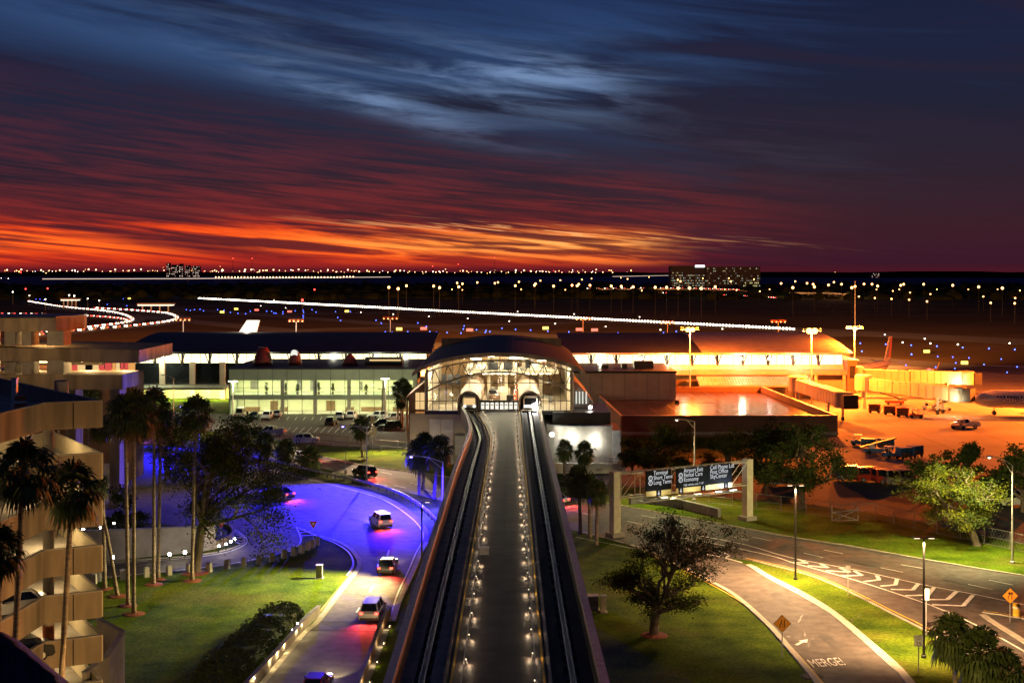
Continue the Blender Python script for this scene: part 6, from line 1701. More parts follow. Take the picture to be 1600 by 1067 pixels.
for i, (x, y, c) in enumerate(((1362, 752, 'red'), (1392, 755, 'red'), (1408, 757, 'grey'), (1330, 750, 'navy'))):
    pcar('van', c, ('dark red van left of the pair behind the fence', 'dark red van right of the pair behind the fence', 'grey van at the end of the row behind the fence', 'navy van half hidden behind the big dark oak')[i], x, y, 8, z=.06)
pcar('van', 'white', 'white van behind the lit oak near the right lamp pole', 1588, 790, 10, z=.06); pcar('sedan', 'white', 'white car behind the lit oak beside the white van', 1560, 785, 12, z=.06)
pcar('van', 'silver', 'pale van parked behind the gantry trees', 1226, 758, 5, z=.06)
# ------------------------------------------------------------------ street lamps, signs, bollards, fences
def cobra(label, bx, by, topy, hx, hy, lens, m=M_galv, col=None, energy=0, spot=130, aimpt=None, r=.13, group=None, cool=.25):
    b = G(bx, by); h = (by - topy) * b.y / FP; head = P(hx, hy, b.y)
    t = thing('street_lamp', label, 'street lamp', b, 0, group)
    hl = head - b
    mb = MB(); mb.lathe((0, 0, 0), [(r * 2.2, 0), (r * 2.2, .25), (r * 1.5, .3)], 10); mb.tube([(0, 0, .2), (0, 0, h)], [r, r * .6], 10); mb.build('pole', m, t, local=True)
    mb = MB()
    arm = smooth_line([Vector((0, 0, h)), Vector((hl.x * .5, 0, h + (hl.z - h) * .75)), Vector((hl.x, 0, hl.z))], 4)
    mb.tube(arm, .055, 6)
    mb.tube([(0, 0, h - .9), (hl.x * .45, 0, h + (hl.z - h) * .6)], .035, 5); mb.build('arm', m, t, local=True)
    s = 1 if hl.x > 0 else -1
    mb = MB(); mb.box((hl.x + .2 * s, 0, hl.z), (.8, .34, .16), 0, .75, .7); mb.build('lamp_head', M_grey, t, local=True)
    mb = MB(); mb.ball((hl.x + .22 * s, 0, hl.z - .12), .17, 8, 6, .7); mb.build('lens', lens, t, local=True)
    if energy:
        lp = Vector((head.x + .22 * s, head.y, head.z - .42))
        light('SPOT', lp, energy, col, t, cool, spot, .7, aim(lp, aimpt) if aimpt else None)
    return t
def post_lamp(label, bx, by, topy, lens, col, energy, m=M_black, r=.11, spot=150, aimpt=None, two=True):
    b = G(bx, by); h = (by - topy) * b.y / FP
    t = thing('street_lamp', label, 'street lamp', b)
    mb = MB(); mb.lathe((0, 0, 0), [(r * 2, 0), (r * 2, .2), (r * 1.3, .25)], 10); mb.tube([(0, 0, .2), (0, 0, h)], [r, r * .75], 10); mb.build('pole', m, t, local=True)
    mb = MB()
    mb.box((0, 0, h + .02), (.5, .1, .08)); mb.build('bracket', m, t, local=True)
    for s in ((-1, 1) if two else (1,)):
        mb = MB(); mb.box((s * .6, 0, h + .05), (.75, .32, .12), 0, .8, .8); hd = mb.build('lamp_head', m, t, local=True)
        mb = MB(); mb.box((s * .6, 0, h - .025), (.45, .22, .03)); mb.build('lens', lens, hd, local=True)
    if energy:
        lp = Vector((b.x, b.y, h - .3))
        if lens is E_whites: light('POINT', lp - Vector((0, .6, 0)), energy, col, t, .3)
        else: light('SPOT', lp, energy, col, t, .3, spot, .9, aim(lp, aimpt) if aimpt else None)
    return t
WARM = (1.0, .72, .36); GRN = (1.0, .86, .38); BLU = (.012, .006, 1.0)
E_lens = emi('warm_street_lens', (1.0, .86, .55), 6)
E_lensb = emi('blue_street_lens', (.15, .12, 1.0), 25)
E_off = mat('unlit_lens', (.3, .3, .28), .3)
cobra('galvanised street lamp with a blue lit head beside the guideway and round palms', 692, 806, 722, 645, 712, E_lensb, col=BLU, energy=460000, spot=153)
cobra('street lamp with a blue white head on the verge by the sign pole', 573, 753, 668, 538, 665, E_lensb, col=BLU, energy=150000, spot=125, aimpt=G(440, 800))
cobra('tall blue lit lamp behind the palms left of the ramp', 312, 716, 640, 285, 634, E_lensb, col=BLU, energy=85000, spot=158)
post_lamp('slim dark lamp pole between the blue bend and the guideway', 659, 900, 784, E_lens, (1.0, .80, .34), 150000, M_dark, two=False, aimpt=G(440, 930), spot=88)  # pole looks unlit; its burning lamp is added to light the lawn
post_lamp('unseen tall lamp added beneath the frame to light the garage prow', 330, 1350, 1075, E_lens, (1.0, .58, .20), 12000, M_galv, aimpt=(-30, 80, 14), spot=165)  # unseen lamp, added for the warm light on parapets and palms
post_lamp('unseen tall lamp added beneath the frame to light the road signs', 1300, 1528, 1113, E_lens, (1.0, .66, .22), 60000, M_galv, aimpt=(31, 104, 0), spot=48)  # unseen lamp, added to light the sign faces from this side
cobra('grey street lamp with an arm in front of the palm clump by the station', 635, 701, 624, 612, 612, E_lens, col=(1, .66, .40), energy=60000, aimpt=G(600, 735))
cobra('thin grey lamp with a left arm by the yellow bays of the concourse', 271, 668, 591, 256, 586, E_off)
post_lamp('lamp post with a bright top before the right end of the hall', 602, 660, 592, E_whites, (1, .98, .6), 6000, M_galv)
post_lamp('dark post with a shaded top right of the hall columns', 597, 662, 608, E_off, WARM, 0, M_black)
post_lamp('pale lamp post with a glowing greenish top at the hall\'s left corner', 364, 668, 596, E_whites, (1, .98, .6), 6000, M_galv)
cobra('grey street lamp before the bright oak and the brown building', 1085, 782, 659, 1060, 655, E_lens, col=GRN, energy=14000, aimpt=G(1060, 800))
post_lamp('black twin head lamp pole on the grass strip by the exit road', 1243, 905, 758, E_lens, (1.0,.58,.27), 64000, aimpt=G(1215, 912))
post_lamp('black twin head lamp pole beside the speed limit sign', 1443.5, 1027, 840, E_lens, (1.0,.58,.27), 58000, aimpt=G(1400, 985))
cobra('tall grey lamp with a long left arm at the photo\'s right edge', 1582, 880, 727, 1549, 713, E_lens, col=GRN, energy=30000, spot=165, aimpt=G(1480, 860))
cobra('hidden far lamp on the verge left of the gantry', 1000, 800, 712, 975, 706, E_lens, col=GRN, energy=1) if False else None
# walkway to the lawn: small lamps of the slip lane and the garage paths
def globe(label, px, py, z, e, r=.14, col=(1, .8, .5), group=None, post=None):
    b = G(px, py, z); t = thing('path_lamp', label, 'lamp', (b.x, b.y, max(0, z - (post or .3))), 0, group)
    m_ = MB(); h = z - t.location.z
    m_.tube([(0, 0, 0), (0, 0, h)], [.06, .045], 7); m_.box((0, 0, h - .05), (.2, .2, .08)); m_.build('post', M_dark, t, local=True)
    m_ = MB(); m_.ball((0, 0, h + r * .6), r, 9, 7); m_.build('globe', E_white, t, True, local=True)
    if e: light('POINT', (b.x, b.y, z + r * .6 + .3), e, col, t, .1)
    return t
for i, (x, y, z, e, lab) in enumerate(((176, 872, 2.6, 110, 'globe lamp on a short post before the leaning palm'), (130, 829, 3.2, 110, 'globe lamp beside the garage prow, lower of the two by the columns'), (178, 818, 3.4, 90, 'globe lamp above the retaining wall by the palms'), (157, 825, 3.4, 60, 'small lamp between the two globes by the garage'),
        (172, 701, 4.0, 150, 'small lamp on the wall right of the upper garage deck'), (162, 667, 6.0, 60, 'small lamp by the dark palm at the garage\'s upper corner'), (157, 699, 4.0, 60, 'tiny lamp left of the wall lamp by the garage'), (184, 611, 9.0, 60, 'small lamp under the lower deck of the elevated ramp'))):
    globe(lab, x, y, z, e, .17 if e > 100 else .1)
for i, (x, y, e) in enumerate(((265, 867, 110), (289, 864, 110), (342, 854, 80), (353, 851, 70), (361, 847, 70), (366.5, 843, 60))):
    globe('kerb lamp along the retaining wall of the slip lane', x, y, 1.1, e, .17 if i < 2 else .13, (1, .86, .72), 'kerb lamps along the retaining wall', .55)
# low wall with lamps at the left of the ramp bridge
bl = gl([(484, 960), (466, 975), (440, 1004), (417, 1030), (390, 1058), (355, 1095)], 0, 6)
t = thing('bridge_parapet', 'low concrete wall with inset lamps along the left of the ramp bridge', 'wall', bl[12])
mb = MB(); wallrun(mb, offset(bl, .9), .28, 0, .85); mb.build('wall_panel', M_conc, t)
mb = MB(); wallrun(mb, offset(bl, .9), .36, .853, .93); mb.build('coping', M_conc_grey, t)
for i, (x, y) in enumerate(((464, 973), (456, 983), (438, 1005), (428, 1017), (417, 1029), (394, 1057))):
    b = G(x, y, .75)
    t = thing('wall_lamp', 'small warm lamp on the low wall beside the hedge and ramp bridge', 'lamp', (b.x, b.y, .55), 0, 'lamps on the ramp bridge wall')
    m_ = MB(); m_.box((.02, -.02, .1), (.22, .22, .34), R(-35)); m_.build('housing', M_grey, t, local=True)
    m_ = MB(); m_.ball((.12, -.14, .16), .12, 8, 6); m_.build('lens', E_white, t, local=True)
    light('POINT', (b.x + .55, b.y - .5, .75), 55, (1, .74, .36), t, .1)
br = gl([(606, 985), (592, 1025), (577, 1067), (560, 1110)], 0, 6)
for i in range(5):     # row under the right kerb
    b = resample(br, 5)[i]
    t = thing('wall_lamp', 'low kerb lamp along the right side of the ramp bridge', 'lamp', (b.x + .25, b.y, .2), 0, 'kerb lamps on the right of the ramp bridge')
    m_ = MB(); m_.box((0, 0, .15), (.14, .3, .3)); m_.build('housing', M_grey, t, local=True)
    m_ = MB(); m_.box((-.08, 0, .2), (.02, .2, .1)); m_.build('lens', E_warm, t, local=True)
    light('POINT', (b.x - .15, b.y, .45), 22, (1, .74, .36), t, .1)
t = thing('bridge_parapet', 'brown shadowed side wall between the ramp bridge and the guideway', 'wall', br[6])
mb = MB(); wallrun(mb, offset(gl([(618, 962), (606, 985), (592, 1025), (577, 1067), (560, 1110)], 0, 6), -.55), .25, -.1, .9); mb.build('wall_panel', M_brownpanel, t)
mb = MB(); wallrun(mb, offset(gl([(618, 962), (606, 985), (592, 1025), (577, 1067), (560, 1110)], 0, 6), -.55), .33, .903, 1.0); mb.build('coping', M_conc, t)
# bollards along the slip lane
src = thing('bollard', 'squat square stone bollard along the lawn edge of the slip lane', 'bollard', (0, 0, 0), 0, 'bollards along the slip lane')
mb = MB(); mb.box((0, 0, .45), (.5, .5, .9), 0, .92, .92); mb.build('shaft', M_conc, src, local=True)
mb = MB(); mb.box((0, 0, .97), (.54, .54, .14), 0, .7, .7); mb.build('cap', M_conc_grey, src, local=True)
bps = [(147, 912), (154, 908), (192, 905), (229, 901), (264, 898), (295, 895), (327, 893), (355, 888), (381, 885), (404, 881), (425, 877), (444, 872), (459, 868), (471, 864), (481, 859), (489, 855), (496, 851)]
for i, (x, y) in enumerate(bps):
    p = G(x, y)
    if i == 0: src.location = p
    else: dup(src, p, .2 * i)
# guard rail on the outer bend
t = thing('guard_rail', 'long steel guard rail on posts along the outer bend of the blue ramp', 'guard rail', G(575, 762))
gr = offset(gl([(150, 702), (250, 706), (355, 713), (425, 727), (475, 740), (525, 752), (575, 764), (614, 777), (650, 799), (674, 825), (675, 842)], 0, 6), .9)
mb = MB(); wallrun(mb, gr, .1, .45, .8); mb.build('rail', M_galv, t)
mb = MB(); rs = resample(gr, 46)
for p in rs: mb.box((p.x, p.y, .38), (.14, .14, .76))
o = mb.build('post', M_dark, t); o['kind'] = 'stuff'
# utility boxes
def ubox(label, px, py, w_, d_, h_, m=M_conc_grey):
    t = thing('utility_box', label, 'utility box', G(px, py))
    m_ = MB(); m_.box((0, 0, h_ / 2), (w_, d_, h_)); m_.build('cabinet', m, t, local=True)
    m_ = MB(); m_.box((0, 0, h_ + .04), (w_ + .1, d_ + .1, .08)); m_.build('lid', M_galv, t, local=True)
    m_ = MB(); m_.box((0, 0, .04), (w_ + .25, d_ + .25, .08)); m_.build('plinth', M_conc, t, local=True)
    m_ = MB(); m_.box((w_ * .22, -d_ / 2 - .02, h_ * .55), (.05, .04, .18)); m_.build('handle', M_dark, t, local=True)
ubox('tall grey cabinet standing alone on the left lawn', 499, 903, .6, .6, 1.35)
ubox('low grey cabinet on the lawn hard by the guideway', 924, 952, 1.3, .9, 1.3)
ubox('narrow pale cabinet right of the low one by the guideway', 943, 956, .45, .5, 1.5, M_beige)
t = thing('yellow_marker', 'yellow crash marker post at the tip of the right hand gore', 'marker post', G(1588, 963))
mb = MB(); mb.lathe((0, 0, 0), [(.32, 0), (.32, 1.2), (.2, 1.25)], 14); mb.build('drum', M_yellow, t, local=True)
mb = MB(); mb.lathe((0, 0, .8), [(.325, 0), (.325, .15)], 14); mb.build('band', M_white, t, local=True)
# manhole
mh = G(1270, 1057)
mb = MB(); mb.lathe((mh.x, mh.y, .0), [(.9, 0), (.85, .05), (.8, .06)], 16); struct('manhole_ground', mb, M_asph_d)
# ---- traffic signs: post and plate(s); faces look towards the camera
def plate(name, mats_pts, t, z, y=-.06):
    for pts, m, dy in mats_pts:
        mb = MB(); mb.prism_y([(x, z + q) for x, q in pts], y - dy - .012, y - dy); mb.build(name if dy == 0 else name + '_mark', m, t, local=True)
def sign(label, px, py, h, name='road_sign', cat='road sign', m=M_galv, rz=0):
    t = thing(name, label, cat, G(px, py), rz)
    mb = MB(); mb.box((0, 0, h / 2), (.07, .07, h)); mb.build('post', m, t, local=True)
    return t
def ngon(n, r, a0): return [(r * math.cos(a0 + 2 * PI * k / n), r * math.sin(a0 + 2 * PI * k / n)) for k in range(n)]
M_signw = mat('white_sign_face', (.78, .77, .72), .5, var=.04); M_signr = mat('red_sign_face', (.55, .03, .03), .45, var=.05)
for px, py, lab in ((489.5, 846, 'red and white yield sign at the gore by the bollards'), (345.5, 846, 'red and white yield sign on the planter by the retaining wall')):
    t = sign(lab, px, py, 2.3)
    tri = lambda r: ngon(3, r, -PI / 2)
    plate('sign_plate', [(tri(.62), M_signw, 0), (tri(.55), M_signr, .014), (tri(.24), M_signw, .028)], t, 2.15)
def diamond(label, px, py, h, kind):
    t = sign(label, px, py, h)
    plate('sign_plate', [(ngon(4, .75, 0), M_black, 0), (ngon(4, .70, 0), M_orange, .014)], t, h - .2)
    z = h - .2; y = -.095
    def bar(pts, w_=.075):
        mb = MB()
        for (a, b), (c, d) in zip(pts, pts[1:]):
            dx_, dz_ = c - a, d - b; L = math.hypot(dx_, dz_); nx, nz = -dz_ / L * w_ / 2, dx_ / L * w_ / 2
            mb.face([(a + nx, y, z + b + nz), (a - nx, y, z + b - nz), (c - nx, y, z + d - nz), (c + nx, y, z + d + nz)])
        mb.build('symbol', M_black, t, local=True)
    if kind == 'narrow':
        bar([(.17, -.33), (.17, .33)]); bar([(-.2, -.33), (-.2, -.1), (-.05, .12), (-.05, .33)]); bar([(.0, -.30), (.0, -.18)], .04); bar([(.0, -.1), (.0, .02)], .04)
    else:
        bar([(.14, -.33), (.14, .24)]); bar([(.04, .16), (.14, .34), (.24, .16)]); bar([(-.2, -.33), (-.2, -.1), (-.08, .06), (-.08, .24)]); bar([(-.18, .16), (-.08, .34), (.02, .16)])
diamond('orange diamond lane narrows sign on the lawn beside the exit road', 1222, 1026, 3.0, 'narrow')
diamond('orange diamond added lane sign by the yellow marker post', 1578, 973, 2.7, 'added')
t = sign('white speed limit 25 sign beside the black lamp pole', 1435, 1049, 2.9)
plate('sign_plate', [([(-.36, -.45), (.36, -.45), (.36, .45), (-.36, .45)], M_black, 0), ([(-.34, -.43), (.34, -.43), (.34, .43), (-.34, .43)], M_signw, .014)], t, 2.5)
for s_, sz, z in (('SPEED', .19, 2.74), ('LIMIT', .19, 2.54), ('25', .44, 2.12)):
    text_mesh('lettering', s_, sz, M_black, t, (0, -.1, z), (R(90), 0, 0), 1.05, 'CENTER', .003)
for px, py, h, lab, w_, h2 in ((1325, 929, 2.9, 'small rectangular sign seen from behind on the grass strip', .45, .5), (1447, 994, 4.2, 'white vertical sign board behind the black lamp pole', .5, 1.0), (523.5, 748, 1.0, 'small white square sign at the guard rail', .8, .9)):
    t = sign(lab, px, py, h)
    plate('sign_plate', [([(-w_ / 2, -h2 / 2), (w_ / 2, -h2 / 2), (w_ / 2, h2 / 2), (-w_ / 2, h2 / 2)], M_signw if px > 1400 or px < 600 else M_galv, 0)], t, h - h2 / 2)
t = sign('white sign pole with stacked plates on the verge of the parking lot', 582, 712, 6.9, m=M_wpaint)
plate('sign_plate', [([(-.7, -.75), (.7, -.75), (.7, .75), (-.7, .75)], M_signw, 0)], t, 4.2)
plate('lamp_box', [([(-.35, -.6), (.35, -.6), (.35, .6), (-.35, .6)], M_beige, 0)], t, 6.3)
t = sign('small white plate on a short post beside the yellow lit palm', 569, 718, 2.6)
plate('sign_plate', [([(-.4, -.45), (.4, -.45), (.4, .45), (-.4, .45)], M_signw, 0)], t, 2.1)
t = sign('thin pole with a small lamp on the verge above the guard rail', 540, 746, 4.2)
plate('sign_plate', [([(-.25, -.3), (.25, -.3), (.25, .3), (-.25, .3)], M_galv, 0)], t, .9)

# ---- overhead sign gantry
Lb, Rb = G(961, 838), G(1168, 812)
Lb.z = Rb.z = 0
g_ = thing('sign_gantry', 'steel truss sign gantry across the main road with black direction boards', 'sign gantry', Lb)
dv = Rb - Lb; span = dv.length; ax = dv.normalized(); ang = math.atan2(ax.y, ax.x)
nv = Vector((-ax.y, ax.x, 0))      # towards the back
m0 = Lb.y / FP; m1 = Rb.y / FP
zt0, zb0 = HC - (739 - HY) * m0, HC - (774 - HY) * m0
zt1, zb1 = HC - (722 - HY) * m1, HC - (760 - HY) * m1
zt = (zt0 + zt1) / 2; zb = (zb0 + zb1) / 2
M_gant = mat('cream_gantry_steel', (.55, .50, .36), .55, .2, var=.12, scale=1.5)
for Q, w_ in ((Lb, 1.0), (Rb, 1.0)):
    mb = MB(); mb.box((Q.x, Q.y, (zt + .3) / 2), (w_, w_, zt + .3), ang); mb.build('post', M_gant, g_)
    mb = MB(); mb.box((Q.x, Q.y, .25), (w_ * 1.7, w_ * 1.7, .5), ang); mb.build('footing', M_conc, g_)
def gp2(s, off, z): q = Lb + ax * s + nv * off; return Vector((q.x, q.y, z))
for off in (-.55, .55):
    for z in (zb, zt):
        mb = MB(); mb.tube([gp2(.4, off, z), gp2(span - .4, off, z)], .075, 7); mb.build('chord', M_gant, g_)
for off in (-.55, .55):
    nb = 7
    for i in range(nb):
        a = .5 + (span - 1) * i / nb; b = .5 + (span - 1) * (i + 1) / nb
        mb = MB(); mb.tube([gp2(a, off, zb), gp2(a, off, zt)], .045, 6); mb.tube([gp2(a, off, zt if i % 2 else zb), gp2(b, off, zb if i % 2 else zt)], .04, 6); mb.build('brace', M_gant, g_)
mb = MB()
for i in range(10):
    a = .5 + (span - 1) * i / 9; mb.tube([gp2(a, -.55, zt), gp2(a, .55, zt)], .05, 5)
    b = .5 + (span - 1) * min(9, i + 1) / 9; mb.tube([gp2(a, -.55, zt), gp2(b, .55, zt)], .04, 5)
mb.build('cross_brace', M_gant, g_)
mb = MB(); q0 = gp2(span * .12, -1.7, zb - .3); q1 = gp2(span * .86, -1.7, zb - .3); qc = (q0 + q1) / 2; mb.box((qc.x, qc.y, zb - .35), (span * .74, 1.3, .08), ang); mb.build('catwalk', M_galv, g_)
M_board = mat('black_sign_board', (.006, .008, .014), .6, var=.1, scale=1, spec=.08)
M_letter = emi('lit_white_lettering', (.9, .92, .95), .7)
M_strip = mat('yellow_sign_strip', (.70, .62, .28), .5, var=.05)
def px2s(px):   # photo column to distance along the gantry front
    k = (px - 800) / FP
    # intersect ray with the line Lb + ax s - nv .75
    o_ = Lb - nv * .75
    return (k * o_.y - o_.x) / (ax.x - k * ax.y)
def board(a, b, zlo, zhi, lines, size, x_in, arrows, lit, sym=()):
    sa, sb = px2s(a), px2s(b); wv = sb - sa
    mb = MB(); c = gp2((sa + sb) / 2, -.78, 0)
    mb.box((c.x, c.y, (zlo + zhi) / 2), (wv, .1, zhi - zlo), ang); bd = mb.build('sign_board', M_board, g_)
    c2 = gp2((sa + sb) / 2, -.80, 0)
    mb = MB(); mb.box((c2.x, c2.y, zlo + (zhi - zlo) * .10), (wv, .1, (zhi - zlo) * .20), ang); mb.build('lane_strip', M_strip, bd)
    H_ = zhi - zlo
    def at(s, z, off=-.84): return gp2(sa + s, off, zlo + z) - Vector(g_.location)
    n = len(lines)
    for i, (tx, sc_) in enumerate(lines):
        z = H_ * (.815 - i * .185) + (.03 if sc_ < 1 else 0)
        text_mesh('lettering', tx, size * sc_, M_letter, bd, at(x_in + (0), z), (R(90), 0, ang), .84, 'LEFT', .004)
    for i, k in sym:
        z = H_ * (.815 - i * .185) + size * .34
        mb = MB(); q = at(x_in - size * .62, z)
        for j in range(16):
            a_, b_ = 2 * PI * j / 16, 2 * PI * (j + 1) / 16
            r0, r1 = size * .30, size * .44
            L_ = lambda r, a: (q.x + ax.x * r * math.cos(a), q.y + ax.y * r * math.cos(a), q.z + r * math.sin(a))
            mb.face([L_(r0, a_), L_(r1, a_), L_(r1, b_), L_(r0, b_)])
        mb.build('symbol', M_letter, bd, local=True)
        text_mesh('symbol_letter', k, size * .5, M_letter, bd, at(x_in - size * .78, z - size * .17), (R(90), 0, ang), 1.0, 'LEFT', .004)
    for f in arrows:   # down arrows on black tiles over the strip
        s = f * wv; mb = MB(); q = gp2(sa + s, -.865, 0); mb.box((q.x, q.y, zlo + H_ * .10), (.75, .02, H_ * .205), ang); ar = mb.build('arrow_tile', M_board, bd)
        mb = MB(); zc_ = zlo + H_ * .10
        def A(u, v): p = gp2(sa + s + u, -.885, zc_ + v); return p
        h_ = H_ * .085
        mb.face([A(-.06, h_), A(.06, h_), A(.06, -h_ * .1), A(-.06, -h_ * .1)]); mb.face([A(-.22, -h_ * .1), A(.22, -h_ * .1), A(0, -h_)]); mb.build('arrow', M_letter, bd)
def zpx(py, px):
    s = px2s(px); p = Lb + ax * s - nv * .8
    return HC - (py - HY) * p.y / FP
board(1008.5, 1048, zpx(774, 1028), zpx(734, 1028), [('Terminal', 1), ('Short Term', 1), ('Long Term', 1)], .72, 1.15, (.5,), 0, ((1, 'P'), (2, 'P')))
board(1056, 1105, zpx(768, 1080), zpx(730, 1080), [('Airport Exit', 1), ('Rental Cars', 1), ('Economy', 1), ("High vehicles over 7'-10\"", .5)], .74, 1.15, (.14, .85), 0, ((1, 'C'), (2, 'P')))
board(1105.5, 1143, zpx(763, 1124), zpx(725, 1124), [('Cell Phone Lot', 1), ('Post Office', 1), ('SkyCenter', 1)], .76, .35, (.74,), 1)
for i, px in enumerate((1028, 1080, 1112, 1135)):
    s = px2s(px); c = gp2(s, -2.1, zb - .25); mb = MB(); mb.box((c.x, c.y, c.z), (1.0, .3, .22), ang); mb.build('sign_lamp', M_grey, g_)
    mb = MB(); mb.box((c.x, c.y, c.z + .125), (.9, .24, .03), ang); mb.build('sign_lens', E_whites if i > 1 else E_lens, g_)
    lp = (c.x, c.y, c.z + .3); tg = gp2(s, -.8, zb + 1.0)
    light('SPOT', lp, (60, 60, 120, 330)[i], (1, .93, .75) if i < 2 else (.86, .93, 1), g_, .15, 130, .6, aim(lp, tg))
# small plates: far black sign box on pole left of the gantry board
# ---- fences
def fence(label, pix, h=2.1, gap=3.2, gate=False):
    pts = gl(pix, 0, 6); n = max(3, int(pathlen(pts) / gap)); r = resample(pts, n)
    t = thing('chain_link_fence', label, 'fence', r[n // 2])
    for p in r[:100]:
        mb = MB(); mb.tube([(p.x, p.y, 0), (p.x, p.y, h)], .045, 5); mb.build('post', M_fence, t)
    mb = MB()
    for z in (h - .05, h * .5, .15): mb.tube([Vector((p.x, p.y, z)) for p in r], .028, 4)
    mb.build('rail', M_fence, t)
    mb = MB()   # wire mesh: thin diagonals
    for a, b in zip(r, r[1:]):
        for k in range(8):
            f0 = k / 8; 
            for (u, v) in ((f0, min(1, f0 + .35)), (min(1, f0 + .35), f0)):
                p = a.lerp(b, u); q = a.lerp(b, v)
                mb.face([(p.x, p.y, .1), (p.x + .012, p.y, .1), (q.x + .012, q.y, h), (q.x, q.y, h)])
    mb.build('wire_mesh', M_fence, t)
    return t
fence('chain link fence along the near edge of the parking lot', [(440, 692), (510, 697), (580, 704), (650, 710), (700, 716)])
fence('long chain link fence between the verge and the service road', [(1000, 776), (1100, 786), (1200, 797), (1290, 807), (1312, 816), (1350, 808), (1410, 822), (1500, 842), (1620, 868)])
fence('chain link fence before the service building and trees', [(862, 772), (905, 768), (960, 770)], 1.8)
gq = G(1300, 815)
t = thing('fence_gate', 'steel frame gate with cross bracing standing open by the long fence', 'gate', gq)
mb = MB()
for a, b in (((0, 0, .1), (0, 0, 2.0)), ((3.4, .3, .1), (3.4, .3, 2.0)), ((0, 0, 1.2), (3.4, .3, 1.5)), ((0, 0, .15), (3.4, .3, .15)), ((0, 0, 1.2), (3.4, .3, .15)), ((0, 0, .15), (3.4, .3, 1.5))): mb.tube([a, b], .05, 5)
mb.build('gate_frame', M_galv, t, local=True)
mb = MB(); mb.box((3.4, .25, 1.0), (.16, .1, .2)); mb.build('latch', M_dark, t, local=True)
# ---- high masts
SOD = (1.0, .165, .012)
def mast(label, px, ytop, Y, lit, n=4, col=(1, .36, .06), e=0, group=None, r=.22, sph=.55, base=0.0):
    top = P(px, ytop, Y)
    t = thing('high_mast', label, 'light mast', (top.x, top.y, base), 0, group)
    mb = MB(); mb.tube([(0, 0, 0), (0, 0, top.z - base)], [r, r * .55], 9); mb.build('pole', M_galv, t, local=True)
    mb = MB(); mb.box((0, 0, top.z - base), (4.4, .22, .2)); mb.box((0, 0, top.z - base + .5), (4.4, .1, .1))
    for k in range(n): mb.box(((k - (n - 1) / 2) * 1.25, 0, top.z - base + .3), (.1, .1, .8))
    mb.build('crossbar', M_galv if lit else M_redconc, t, local=True)  # on dark masts the reddish light on the bars is painted in
    for k in range(n):
        x = (k - (n - 1) / 2) * 1.25
        mb = MB(); mb.box((x, -.2, top.z - base + .15), (.75, .5, .5), 0, .8, .8); f_ = mb.build('floodlight', M_dark if lit else M_redconc, t, local=True)
        mb = MB(); mb.ball((x, -.5, top.z - base), sph if lit else .14, 9, 7); mb.build('lens', E_orange if lit else E_far_o, f_, local=True)
    if e: light('POINT', (top.x, top.y - 1.6, top.z - .9), e, col, t, .8)
    return t
for px, yt in ((286, 500), (463, 502), (610, 498), (911, 499), (1043, 505), (1216, 503)):
    m_t = mast('slim floodlight mast behind the concourse, with added light thrown onto the airfield', px, yt, 375, False, 4, group='masts behind the concourse')
    q = P(px, yt, 375); light('SPOT', (q.x, q.y + 2, q.z), 7000000, (1, .30, .06), m_t, .6, 120, .6, aim((0, 0, 0), (0, 10, -.2)))  # added spots that brown the airfield, on masts that look dark
    if px == 463: light('POINT', (q.x - 12, q.y - 12, q.z - 2), 40000, (1, .84, .6), m_t, .5)  # added light without a fixture, for the parked airliner's tail
mast('orange flood mast in front of the right concourse, leftmost of three', 1078, 515, 312, True, 2, SOD, 130000, base=0)
mast('twin headed orange flood mast near the concourse end, middle of three', 1268, 517, 296, True, 2, SOD, 300000, sph=.7)
mast('orange flood mast at the apron end of the concourse, rightmost of three', 1335, 513, 330, True, 1, SOD, 290000, sph=.6)
mb_ = P(1336, 440, 420)
t = thing('tall_mast', 'tall thin bare mast behind the rightmost flood mast', 'mast', (mb_.x, mb_.y, 0))
mb = MB(); mb.tube([(0, 0, 0), (0, 0, mb_.z)], [.16, .06], 7); mb.build('pole', M_dark, t, local=True)
mb = MB(); mb.box((0, 0, mb_.z), (.3, .3, .2)); mb.build('top_cap', M_dark, t, local=True)
t = mast('unseen flood mast added past the right frame edge to light the apron', 1700, 540, 300, True, 2, SOD, 900000)  # unseen mast, added to brighten the right end of the apron
# ---- the shuttle train head in each tube
for c, lab, on in ((733, 'shuttle car waiting in the left arched tube of the station', 0), (829, 'shuttle car in the right arched tube with a glaring headlight', 1)):
    cx = XS(c); y0 = YS + 1.2
    t = thing('shuttle_car', lab, 'people mover', (cx, y0 + 5, ZD - .3))
    W_ = 1.2
    mb = MB(); mb.prism_y([(-W_, .25), (W_, .25), (W_, 1.9), (W_ * .8, 2.55), (-W_ * .8, 2.55), (-W_, 1.9)], -5, 5); mb.build('body', M_wpaint, t, local=True)
    mb = MB(); mb.b2(-W_ * .8, W_ * .8, -5.04, -5.003, 1.1, 2.2); mb.build('windscreen', M_carglass if on else E_winw, t, local=True)
    mb = MB(); mb.b2(-W_ * .9, W_ * .9, -5.3, -5.003, .3, .6); mb.build('bumper', M_dark, t, local=True)
    for s in (-1, 1):
        mb = MB(); mb.ball((s * .8, -5.05, .85), .55 if on and s > 0 else .12, 10, 8); mb.build('headlight', E_white if on and s > 0 else E_whites, t, local=True)
    for y in (-3.5, 3.5):
        mb = MB(); mb.tube([(-1.0, y, .3), (1.0, y, .3)], .3, 10); mb.build('wheel', M_rubber, t, local=True)
    if on: light('SPOT', (cx + .7, y0 - .7, ZD + .9), 2500, (1, .95, .85), t, .2, 110, .7, aim((0, 0, 0), (0, -10, -1.2)))
